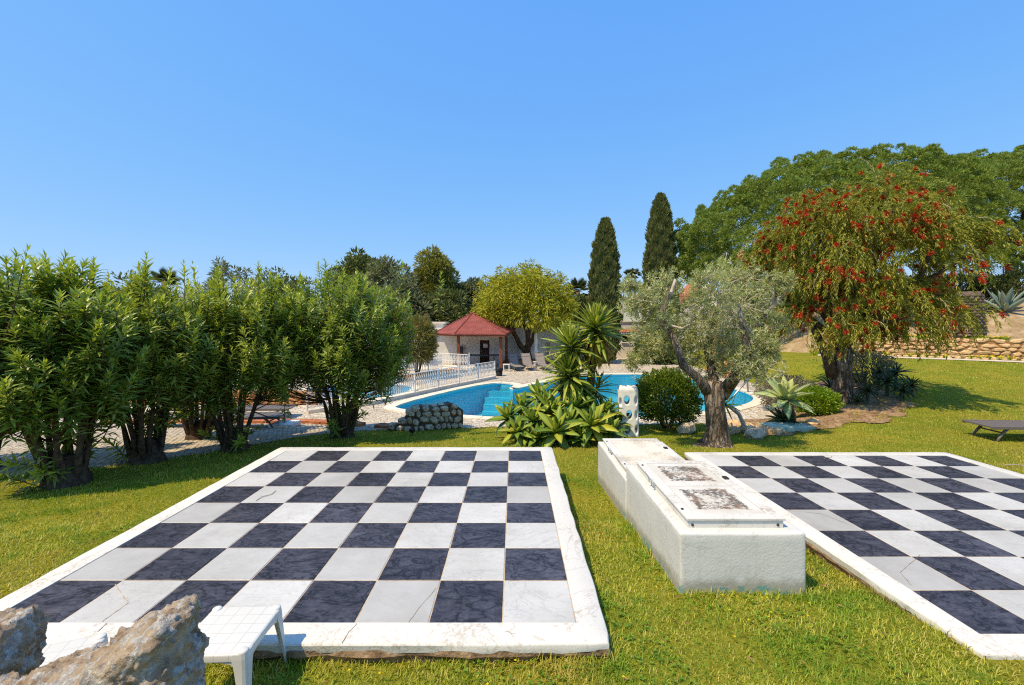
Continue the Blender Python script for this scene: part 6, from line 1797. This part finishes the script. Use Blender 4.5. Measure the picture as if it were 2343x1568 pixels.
# ------------------------------------------------------------------ shrubs near the pool
def shrub(name, label, x, y, z0, rad, mat, n, LL, WW, seed, shape='quad', young=False, cat='shrub', twig='bark_ole', zc=None, group=None):
    r = np.random.default_rng(seed)
    t = thing(name, label, cat, (x, y, z0), 0, group)
    D = rand_dirs(n * 2, r); D = D[D[:, 2] > -.85][:n]
    w = 1 + .10 * np.sin(D[:, 0] * 8 + seed) * np.sin(D[:, 1] * 7 + D[:, 2] * 8) + .06 * np.sin(D[:, 0] * 17 + D[:, 2] * 15)
    k = r.uniform(.3, 1.0, len(D)) ** .45
    c = np.array([x, y, z0 + (zc or rad[2] * 1.02)])
    P = c + D * np.array(rad) * (w * k)[:, None]
    O = unit(D + np.array([0, 0, .5]) + r.normal(size=D.shape) * .5)
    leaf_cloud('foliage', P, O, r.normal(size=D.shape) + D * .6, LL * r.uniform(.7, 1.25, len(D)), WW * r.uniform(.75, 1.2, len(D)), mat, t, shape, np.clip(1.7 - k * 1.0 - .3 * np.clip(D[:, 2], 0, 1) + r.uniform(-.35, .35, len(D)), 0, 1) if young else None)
    st = MB(); rr = random.Random(seed)
    for i in range(12):
        a = rr.uniform(0, 6.28); e = c + np.array([math.cos(a) * rad[0] * .7, math.sin(a) * rad[1] * .7, rr.uniform(-.2, .5) * rad[2]])
        b0 = Vector((x + .08 * math.cos(a), y + .08 * math.sin(a), z0 - .05)); e = Vector(e)
        st.tube([b0, b0.lerp(e, .5) + Vector((0, 0, .1)), e], [.03, .02, .006], 5, cap=False)
    st.build('stems', M[twig], t, smooth=True)
    return t
xb_ = px(1529, 12.0)
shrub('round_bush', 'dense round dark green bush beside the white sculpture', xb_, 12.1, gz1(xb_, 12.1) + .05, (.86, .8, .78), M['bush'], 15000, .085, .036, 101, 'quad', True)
xl = px(1868, 13.6); shrub('lime_shrub', 'small bright lime green shrub left of the red flowering tree trunk', xl, 13.6, gz1(xl, 13.6), (.62, .55, .42), M['lime'], 5200, .085, .045, 102)
xg = px(1815, 15.0); shrub('grey_shrub', 'greyish twiggy shrub behind the large pale agave', xg, 15.4, gz1(xg, 15.4), (.95, .7, .62), M['greyshrub'], 5000, .09, .035, 103)
xg = px(1990, 17.0); shrub('grey_shrub', 'greyish shrub behind the trunk of the red flowering tree', xg, 17.4, gz1(xg, 17.4), (1.3, .8, .65), M['greyshrub'], 5000, .1, .04, 104)
shrub('bronze_shrub', 'bronze tipped shrub at the left of the pavilion', px(955, 24.0), 24.0, DECK + .3, (1.0, .9, 1.35), M['redtip'], 9000, .2, .045, 105, zc=1.7)
for i, (p_, s_, k_, lb) in enumerate(((2335, 7.2, 1.2, 'dark round shrub on the bank top at the right edge'), (2265, 9.0, .9, 'low shrub before the chain link fence'), (2190, 8.6, 1.1, 'dark shrub on the bank behind the palm trunk'), (2100, 7.5, 1.2, 'green shrub on the bank behind the hanging branches'), (2030, 6.0, 1.2, 'dark shrub on the bank left of the palm trunk'))):
    q = bank_at(p_, s_); shrub('bank_shrub', lb, q.x, q.y, q.z, (k_ * 1.3, k_, k_ * .75), M['dark_tree'] if i % 2 == 0 else M['redtip'], 4200, .16, .06, 110 + i)

# ------------------------------------------------------------------ fleshy rosettes, every leaf its own piece
def leaf_mesh(name, mat, L, W, curve, thick=.02, chan=.25, wide=.45, seg=7, tip=1.0):
    """closed leaf along +x: channelled, keeled, curving up (+) or down (-)"""
    V = []; F = []; xz = [(0.0, 0.0)]; a = 0
    for i in range(1, seg + 1):
        a = curve * (i / seg) ** 1.3; xz.append((xz[-1][0] + math.cos(a) * L / seg, xz[-1][1] + math.sin(a) * L / seg))
    for i, (x, z) in enumerate(xz):
        u = i / seg
        w = W * (np.interp(u, [0, .12, wide, .75, .93, 1], [.62, .6, 1.0, .72, .25, .015]))
        th = thick * (1.15 - u)
        V += [(x, -w / 2, z + w * chan * .5), (x, 0, z), (x, w / 2, z + w * chan * .5), (x, 0, z - th)]
    for i in range(seg):
        k = 4 * i
        for e in range(4): F.append((k + e, k + 4 + e, k + 4 + (e + 1) % 4, k + (e + 1) % 4))
    F.append((0, 1, 2, 3))
    me = bpy.data.meshes.new(name); me.from_pydata(V, [], F); me.polygons.foreach_set('use_smooth', [True] * len(me.polygons)); me.update()
    me.materials.append(mat); return me
def rosette(root, kit, n, center, tilt_axis, scale, r, e0=82, e1=-8, z_spread=.06, pow_=.85):
    """leaves by golden angle, inner ones steep, outer ones spreading"""
    T = tilt_axis
    for i in range(n):
        u = (i + .5) / n; az = i * 2.39996 + r.uniform(-.15, .15)
        el = R(e0 + (e1 - e0) * u ** pow_) + r.uniform(-.1, .1)
        me = kit[min(len(kit) - 1, int(u * len(kit)))]
        s = scale * (np.interp(u, [0, .25, .7, 1], [.62, .9, 1.05, .92])) * r.uniform(.9, 1.1)
        rot = T @ Matrix.Rotation(az, 4, 'Z') @ Matrix.Rotation(-el, 4, 'Y') @ Matrix.Rotation(r.uniform(-.25, .25), 4, 'X')
        o = link('leaf', me, None, root)
        o.matrix_local = Matrix.Translation(center + (T @ Vector((0, 0, (1 - u) * z_spread))).to_3d()) @ rot @ Matrix.Diagonal((s, s, s, 1))
KIT_A = [leaf_mesh('agave_leaf', M['agave'], .42, .13, .15, .03, .5), leaf_mesh('agave_leaf', M['agave'], .47, .145, -.25, .03, .35), leaf_mesh('agave_leaf', M['agave'], .47, .145, -.7, .03, .3)]
KIT_P = [leaf_mesh('agave_leaf', M['agave_pale'], .66, .2, .05, .035, .5), leaf_mesh('agave_leaf', M['agave_pale'], .76, .24, -.15, .035, .4), leaf_mesh('agave_leaf', M['agave_pale'], .76, .23, -.6, .035, .3)]
KIT_B = [leaf_mesh('agave_leaf', M['agave_blue'], 1.2, .24, .12, .05, .5), leaf_mesh('agave_leaf', M['agave_blue'], 1.3, .26, .25, .05, .5), leaf_mesh('agave_leaf', M['agave_blue'], 1.2, .25, .35, .05, .45)]
KIT_Y = [leaf_mesh('yucca_leaf', M['yucca'], .78, .1, .0, .008, .5, .35, 5), leaf_mesh('yucca_leaf', M['yucca'], .9, .105, -.2, .008, .4, .35, 5), leaf_mesh('yucca_leaf', M['yucca_old'], .84, .1, -.35, .008, .4, .35, 5)]
KIT_YG = [KIT_Y[0], KIT_Y[1], leaf_mesh('yucca_leaf', M['yucca'], .86, .1, -.4, .008, .4, .35, 5)]
KIT_D = [leaf_mesh('aloe_leaf', M['aloe'], .5, .06, -.2, .02, .5, .25, 6), leaf_mesh('aloe_leaf', M['aloe'], .62, .06, -.7, .02, .5, .25, 6), leaf_mesh('aloe_leaf', M['aloe'], .6, .06, -1.1, .02, .5, .25, 6)]
KIT_Y2 = [leaf_mesh('aloe_leaf', M['agave'], .42, .05, .1, .015, .5, .25, 6), leaf_mesh('aloe_leaf', M['agave'], .46, .05, -.5, .015, .5, .25, 6)]
# agave clump: (column, row, depth, size, look)
rA = random.Random(7)
AG = [(1165, 955, 10.6, .95, 'at the far left end of the clump, partly over the pool'), (1195, 935, 10.9, 1.0, 'high on the left shoulder of the clump'), (1236, 905, 11.2, 1.0, 'topmost left, against the pool water'), (1290, 888, 11.3, 1.0, 'topmost, just left of the yucca leaves'),
      (1222, 960, 10.3, 1.0, 'in the left middle of the clump'), (1262, 940, 10.5, 1.05, 'in the centre left, above the middle'), (1318, 930, 10.5, 1.05, 'in the upper middle with yellowing leaves'), (1352, 948, 10.7, .9, 'behind the middle, towards the yucca trunk'),
      (1185, 985, 10.0, .8, 'low at the left foot of the clump'), (1232, 998, 9.9, .8, 'low left front, lying on the grass'), (1275, 985, 9.75, 1.1, 'large, front and left of centre'), (1330, 1000, 9.8, .8, 'small, low front in the middle'),
      (1352, 970, 9.85, 1.12, 'largest, front and right of centre'), (1390, 985, 9.9, .95, 'front right corner of the clump'), (1300, 965, 10.1, .9, 'between the two large front ones'), (1250, 920, 10.9, .9, 'second row left of the top'),
      (1340, 905, 11.1, .9, 'in shade below the yucca leaves'), (1385, 940, 10.9, .85, 'dark, right below the yucca trunk'), (1410, 965, 11.0, .8, 'dark, last on the right towards the sculpture'), (1205, 1000, 9.95, .65, 'smallest, at the lower left edge')]
for i, (a, b_, d, s, lb) in enumerate(AG):
    x = px(a, d); zc = pz(b_ + 6, d); g0 = gz1(x, d)
    t = thing('agave', 'soft green agave rosette ' + lb, 'agave', (x, d, g0), 0, 'agave clump in front of the yucca')
    lean = Vector((rA.uniform(-.25, .25) + (a - 1285) / 500, -.55 + (d - 9.8) * .15, 1)).normalized()
    T = Vector((0, 0, 1)).rotation_difference(lean).to_matrix().to_4x4() @ Matrix.Rotation(rA.uniform(0, 6), 4, 'Z')
    h = max(.06, zc - g0)
    rosette(t, KIT_A, 22, Vector((0, 0, h)), T, s * 1.2, rA)
    if h > .1: MB().tube([(0, .12, -.1), (0, .08, h * .5), (0, 0, h)], [.05, .05, .055], 7).build('stem', M['bark'], t, world=False, smooth=True)
# large pale agave right of the olive
xa = px(1797, 12.0); za = gz1(xa, 12.0)
t = thing('agave', 'large pale agave rosette on a thick stem right of the olive tree', 'agave', (xa, 12.0, za))
T = Vector((0, 0, 1)).rotation_difference(Vector((-.08, -.3, 1)).normalized()).to_matrix().to_4x4()
rosette(t, KIT_P, 30, Vector((0, 0, .72)), T, 1.0, rA, 88, -5, .06, 1.15)
MB().tube([(.35, .25, -.1), (.3, .2, .3), (.1, .08, .6), (0, 0, .78)], [.1, .1, .1, .09], 9, jitter=.08).build('stem', M['bark'], t, world=False, smooth=True)
t = thing('agave', 'dark low agave rosette under the large pale one', 'agave', (xa - .1, 11.95, za))
KIT_S = [leaf_mesh('agave_leaf', M['aloe'], .5, .14, .1, .03, .45), leaf_mesh('agave_leaf', M['aloe'], .55, .15, -.5, .03, .4)]
rosette(t, KIT_S, 20, Vector((0, 0, .16)), Matrix.Identity(4), 1.0, rA, 75, 0)
# small aloe on curved stem beside the olive trunk
xq = px(1692, 11.4); zq = gz1(xq, 11.4)
t = thing('aloe', 'small aloe on a bare curved stem just right of the olive trunk', 'aloe', (xq, 11.4, zq))
MB().tube([(.12, 0, -.05), (.1, 0, .25), (-.02, 0, .5), (-.25, 0, .68), (-.35, 0, .72)], [.06, .055, .05, .045, .04], 8).build('stem', M['bark_pale'], t, world=False, smooth=True)
rosette(t, KIT_Y2, 16, Vector((-.36, 0, .72)), Vector((0, 0, 1)).rotation_difference(Vector((-.4, -.2, .9)).normalized()).to_matrix().to_4x4(), 1.05, rA, 80, -30)
# dark aloes under the bottlebrush
for i, (a, d, s, h, lb) in enumerate(((1985, 14.6, 1.0, .35, 'nearest the trunk'), (2030, 15.4, 1.1, .5, 'second from the trunk'), (2065, 14.9, 1.05, .3, 'with long arching leaves at the lawn side'), (2010, 16.2, 1.1, .7, 'tallest, at the back'), (2050, 16.4, 1.05, .6, 'at the back right'), (2085, 15.8, .9, .3, 'last on the right'), (1962, 14.3, .7, .12, 'lowest, at the left foot'))):
    x = px(a, d); g0 = gz1(x, d)
    t = thing('aloe', 'dark spiky aloe under the red flowering tree, ' + lb, 'aloe', (x, d, g0), 0, 'dark aloes under the red flowering tree')
    MB().tube([(0, 0, -.1), (0, 0, h)], [.06, .05], 7).build('stem', M['bark'], t, world=False)
    rosette(t, KIT_D, 26, Vector((0, 0, h)), Vector((0, 0, 1)).rotation_difference(Vector((rA.uniform(-.2, .2), -.25, 1)).normalized()).to_matrix().to_4x4(), s, rA, 82, -20)
x = px(1900, 15.6); t = thing('aloe', 'upright dark sword leaved plant behind the lime shrub', 'aloe', (x, 15.6, gz1(x, 15.6)))
rosette(t, KIT_D, 16, Vector((0, 0, .5)), Matrix.Identity(4), 1.1, rA, 88, 35)
MB().tube([(0, 0, -.1), (0, 0, .5)], [.07, .06], 7).build('stem', M['bark'], t, world=False)
# blue agaves on the bank
for a, s, k, lb in ((2298, 4.4, 1.25, 'large blue grey agave on the bank at the right edge'), (2244, 4.6, .85, 'smaller blue grey agave left of the large one on the bank')):
    q = bank_at(a, s); t = thing('agave', lb, 'agave', q, 0, 'blue agaves on the bank')
    rosette(t, KIT_B, 22, Vector((0, 0, .05)), Matrix.Identity(4), k, rA, 86, 12)
# yucca with three heads
yd = 11.4; yx = px(1342, yd); yz = gz1(yx, yd)
yu = thing('yucca', 'tall yucca with three spiky heads behind the agave clump', 'yucca', (yx, yd, yz))
def yloc(a, b_, dd=0.0): return Vector((px(a, yd + dd), yd + dd, pz(b_, yd + dd))) - yu.location
heads = [(yloc(1362, 765, .1), 170, 1.06, KIT_Y, 88, -72, 0), (yloc(1312, 805, -.1), 105, .98, KIT_YG, 86, -40, -.25), (yloc(1308, 868, -.35), 105, .98, KIT_YG, 86, -45, -.3), (yloc(1362, 900, .1), 40, .7, KIT_YG, 80, -50, .2)]
for i, (c_, n, s, kit, e0, e1, ln) in enumerate(heads):
    hd = bpy.data.objects.new('leaf_head', None); COL.objects.link(hd); hd.parent = yu
    hd.location = c_
    T = Vector((0, 0, 1)).rotation_difference(Vector((ln, -.15, 1)).normalized()).to_matrix().to_4x4()
    rosette(hd, kit, n, Vector((0, 0, -.12)), T, s, rA, e0, e1, .42, .9)
MB().tube([(0, 0, -.15), (.02, 0, .3), (.08, 0, 1.0), heads[0][0] + Vector((0, 0, .1))], [.2, .14, .11, .08], 10, jitter=.06).build('trunk', M['bark'], yu, world=False, smooth=True)
for hd_ in heads[1:]:
    c_ = hd_[0]; MB().tube([(0, 0, .35), (c_.x * .5, c_.y * .5, .55), c_ + Vector((0, 0, .05))], [.11, .09, .06], 8, jitter=.05).build('branch', M['bark'], yu, world=False, smooth=True)
# ------------------------------------------------------------------ grass blades, clover and small yellow flowers
m, nt, b = nodes('grass_blade')
g = nt.nodes.new('ShaderNodeNewGeometry')
isl = g.outputs['Random Per Island']
cg = ramp(nt, isl, [(0, C(118, 134, 32)), (.35, C(154, 168, 46)), (.65, C(184, 188, 62)), (.85, C(206, 196, 92)), (1, C(216, 198, 132))])
cw = ramp(nt, isl, [(0, C(146, 140, 48)), (.4, C(184, 168, 66)), (1, C(206, 184, 108))])
cl = ramp(nt, isl, [(0, C(88, 124, 30)), (.5, C(124, 156, 42)), (1, C(164, 180, 56))])
pn = ntex(nt, g.outputs['Position'], 1.6, 5, .68)
pn2 = ntex(nt, g.outputs['Position'], .55, 3, .6)
c = mixc(nt, ramp(nt, pn, [(.48, (0, 0, 0)), (.57, (1, 1, 1))]), cg, cl)
c = mixc(nt, ramp(nt, pn2, [(.49, (0, 0, 0)), (.60, (.72, .72, .72))]), c, cw)
nt.links.new(c, b.inputs['Base Color']); b.inputs['Roughness'].default_value = .5; b.inputs['Specular IOR Level'].default_value = .3
tr = nt.nodes.new('ShaderNodeBsdfTranslucent'); nt.links.new(mixc(nt, 1.0, c, (1.4, 1.35, .6, 1), 'MULTIPLY'), tr.inputs[0])
mx = nt.nodes.new('ShaderNodeMixShader'); mx.inputs[0].default_value = .35
nt.links.new(b.outputs[0], mx.inputs[1]); nt.links.new(tr.outputs[0], mx.inputs[2]); nt.links.new(mx.outputs[0], nt.nodes['Material Output'].inputs[0])
M['grass'] = m
def lawn_ok(x, y, margin=0.0):
    bad = inside(DECK_POLY, x, y) | inside(PATH_POLY, x, y)
    bad |= inside(BED_POLY, x, y) & (np.sin(x * 9) * np.sin(y * 8) < .25)
    bad |= (x > -3.80 + .03) & (x < .62) & (y > 2.82) & (y < 7.18)
    xl_ = 3.195 - .05 * (y - 3.015) - .17
    bad |= (x > xl_) & (x < xl_ + 4.25) & (y > 2.85) & (y < 7.18)
    bad |= (x > 1.36) & (x < 2.41) & (y > 3.59) & (y < 5.31); bad |= (x > 1.31) & (x < 2.36) & (y > 5.3) & (y < 6.96)
    s = wall_s(x, y); bad |= (s > -2.1) & (s < -.95); bad |= s > -.05
    bad |= np.hypot(x - px(1637, 9.8), y - 9.8) < .3
    return ~bad
rG = np.random.default_rng(99)
GP = []; GL = []; GW = []
for y0_, y1_, dens, ht, wd in ((2.35, 3.6, 11500, .038, .0055), (3.6, 5.2, 7600, .038, .0062), (5.2, 8.0, 4200, .038, .0078), (8.0, 11.5, 1900, .038, .011), (11.5, 16, 900, .04, .016), (16, 25, 330, .045, .026)):
    w_ = 1.2 * y1_; n = int(dens * (y1_ - y0_) * 2 * w_)
    x = rG.uniform(-w_, w_, n); y = rG.uniform(y0_, y1_, n)
    k = (np.abs(x) < 1.19 * y + .2) & lawn_ok(x, y) & ((x > -4.5) | (y < 12.5)) & ((x > 6) | (y < 13.5))
    # thinner tufty cover
    k &= rG.uniform(size=n) < .62 + .38 * np.sin(x * 7.1 + 1.3 * np.sin(y * 5)) * np.sin(y * 6.3 + x)
    x, y = x[k], y[k]
    GP.append(np.stack([x, y, gz(x, y) + .012 * np.sin(x * 2.3 + np.cos(y * 1.7)) * np.sin(y * 2.9) - .004 + np.where(inside(BED_POLY, x, y), .02, 0)], 1))
    tall = 1 + 1.3 * np.exp(-np.minimum.reduce([np.abs(y - 2.8) + np.where((x > -3.9) & (x < .7), 0, 9), np.abs(x - .64) + np.where((y > 2.7) & (y < 7.3), 0, 9), np.abs(x - 1.33) + np.where((y > 3.5) & (y < 7), 0, 9), np.abs(y - 3.56) + np.where((x > 1.3) & (x < 2.5), 0, 9), np.abs(x - 2.98) + np.where((y > 2.7) & (y < 7.3), 0, 9)]) / .05)
    GL.append(.85 * ht * rG.uniform(.45, 1.6, len(x)) * tall * (1 + .35 * np.sin(x * 3.1 + 2 * np.sin(y * 1.7)) * np.sin(y * 3.7))); GW.append(wd * rG.uniform(.7, 1.3, len(x)))
GP = np.vstack(GP); GL = np.concatenate(GL); GW = np.concatenate(GW); n = len(GP)
az = rG.uniform(0, 2 * PI, n); tl_ = np.abs(rG.normal(size=n)) * .55 + .15
D = np.stack([np.cos(az) * np.sin(tl_), np.sin(az) * np.sin(tl_), np.cos(tl_)], 1)
Nn = np.stack([-np.cos(az), -np.sin(az), np.full(n, .3)], 1)
nr_ = GP[:, 1] < 5.2
go = leaf_cloud('grass', GP[nr_], D[nr_], -Nn[nr_], GL[nr_], GW[nr_], M['grass'], None, 'blade')
tag(go, 'short green and yellow grass blades of the near lawn', 'grass', kind='stuff')
go = leaf_cloud('grass', GP[~nr_], D[~nr_], -Nn[~nr_], GL[~nr_], GW[~nr_] * 1.1, M['grass'], None, 'needle')
tag(go, 'short green and yellow grass blades of the far lawn', 'grass', kind='stuff')
# broad leaved clover and weeds near the camera
M['clover'] = mat_leaf('clover_leaf', [C(70, 112, 24), C(104, 142, 34), C(142, 168, 46)], None, .45, .35, .35)
n = 15000; x = rG.uniform(-4.5, 6.5, n); y = rG.uniform(2.4, 7, n) ** 1.0
pat = np.sin(x * 2.1 + 1.1) * np.sin(y * 2.7 + .6 * x) + .5 * np.sin(x * 5.3 + y * 3.1)
k = lawn_ok(x, y) & (pat > .25) & (np.abs(x) < 1.19 * y + .2); x, y = x[k], y[k]; n = len(x)
P = np.stack([x, y, gz(x, y) + rG.uniform(.012, .04, n)], 1); az = rG.uniform(0, 6.28, n)
P = np.repeat(P, 3, 0); a3 = np.repeat(az, 3) + np.tile([0, 2.1, 4.2], n)
D = np.stack([np.cos(a3), np.sin(a3), np.full(3 * n, .35)], 1)
go = leaf_cloud('clover', P, D, np.tile([[0, 0, 1.]], (3 * n, 1)), .017 * rG.uniform(.7, 1.3, 3 * n), .015, M['clover'], None, 'quad')
tag(go, 'patches of bright clover leaves in the near lawn', 'clover', kind='stuff')
M['yflower'] = mat_leaf('yellow_flower', [C(214, 190, 20), C(230, 208, 40)], None, .5, .3, .2)
n = 620; x = rG.uniform(-4.5, 6.5, n); y = rG.uniform(2.45, 7, n); pat = np.sin(x * 2.1 + 1.1) * np.sin(y * 2.7 + .6 * x)
k = lawn_ok(x, y) & (np.abs(x) < 1.19 * y + .2) & ((pat > .3) | (rG.uniform(size=n) < .15)); x, y = x[k], y[k]; n = len(x)
P = np.repeat(np.stack([x, y, gz(x, y) + rG.uniform(.03, .055, n)], 1), 5, 0); a5 = np.tile(np.arange(5) * 1.2566, n)
D = np.stack([np.cos(a5), np.sin(a5), np.full(5 * n, .5)], 1)
go = leaf_cloud('yellow_flowers', P, D, np.tile([[0, 0, 1.]], (5 * n, 1)), .011, .009, M['yflower'], None, 'quad')
tag(go, 'tiny yellow flowers scattered in the near lawn', 'flowers', kind='stuff')
# weeds along the retaining wall, leaf litter on the bank
n = 5000; tt_ = rG.uniform(5, 20, n); ss_ = np.where(rG.uniform(size=n) < .5, rG.uniform(-.75, -.1, n), rG.uniform(.35, 1.1, n))
k = np.sin(tt_ * 2.3) + np.sin(tt_ * 5.1 + 1) > -.3; tt_, ss_ = tt_[k], ss_[k]; n = len(tt_)
xx = WA[0] + WT[0] * tt_ + WN[0] * ss_; yy = WA[1] + WT[1] * tt_ + WN[1] * ss_
zz = np.where(ss_ < 0, gz(xx, yy), 1.12)
P = np.stack([xx, yy, zz], 1); D = unit(rand_dirs(n, rG) + np.array([0, 0, 1.2]))
go = leaf_cloud('weeds', P, D, rand_dirs(n, rG), .2 * rG.uniform(.5, 1.3, n), .07, M['lime'], None, 'quad')
tag(go, 'green weeds growing along the retaining wall', 'weeds', kind='stuff')
k = rG.uniform(size=n) < .06
P5 = np.repeat(P[k] + np.array([0, 0, .2]), 5, 0); n5 = len(P5)
go = leaf_cloud('yellow_flowers', P5, rand_dirs(n5, rG), rand_dirs(n5, rG), .1, .07, M['yflower'], None, 'quad')
tag(go, 'yellow daisies on top of the retaining wall', 'flowers', kind='stuff')
# dry litter in the earth bed
M['litter'] = mat_leaf('dry_litter', [C(120, 84, 52), C(160, 124, 84), C(96, 92, 48)], None, .8, .1, .1)
n = 9000; x = rG.uniform(5, 17, n); y = rG.uniform(10.5, 21, n); k = inside(BED_POLY, x, y); x, y = x[k], y[k]; n = len(x)
az = rG.uniform(0, 6.28, n); D = np.stack([np.cos(az), np.sin(az), rG.uniform(.0, .5, n)], 1)
go = leaf_cloud('leaf_litter', np.stack([x, y, gz(x, y) + .035], 1), D, np.tile([[0, 0, 1.]], (n, 1)), .09 * rG.uniform(.5, 1.3, n), .02, M['litter'], None, 'quad')
tag(go, 'dry leaf litter on the earth bed', 'leaf litter', kind='stuff')
n = 900; x = rG.uniform(-9, 12, n); y = rG.uniform(2.4, 11, n); k = lawn_ok(x, y) & (np.abs(x) < 1.18 * y); x, y = x[k], y[k]; n = len(x)
az = rG.uniform(0, 6.28, n); D = np.stack([np.cos(az), np.sin(az), rG.uniform(-.1, .4, n)], 1)
go = leaf_cloud('leaf_litter', np.stack([x, y, gz(x, y) + .03], 1), D, np.tile([[0, 0, 1.]], (n, 1)) + rG.normal(size=(n, 3)) * .4, .045 * rG.uniform(.5, 1.5, n), .016, M['litter'], None, 'quad')
tag(go, 'dry fallen leaves scattered over the lawn', 'leaf litter', kind='stuff')
# fallen twigs and leaves on the chessboards and the box
twm = [MB().tube([(0, 0, 0), (.05, .012, .004), (.1, -.004, .002), (.15, .02, .003)], .0022, 4).mesh('fallen_twig') for _ in range(1)][0]; twm.materials.append(M['bark_pale'])
for i, (x_, y_, z_, a_, s_, lb) in enumerate(((px(585, 5.05), 5.05, .123, 1.2, 2.0, 'dry curled twig on the left chessboard'), (px(1880, 6.9), 6.85, .043, .4, 1.6, 'dry twig at the back of the right chessboard'), (px(2290, 6.6), 6.55, .043, -.3, 3.0, 'long dry stalk lying on the right chessboard'), (px(1155, 2.9), 2.92, .128, -.4, .5, 'tiny dark twig on the front border of the left chessboard'))):
    tag(link('fallen_twig', twm, None, None, (x_, y_, z_), (0, 0, a_), s_), lb, 'twig')
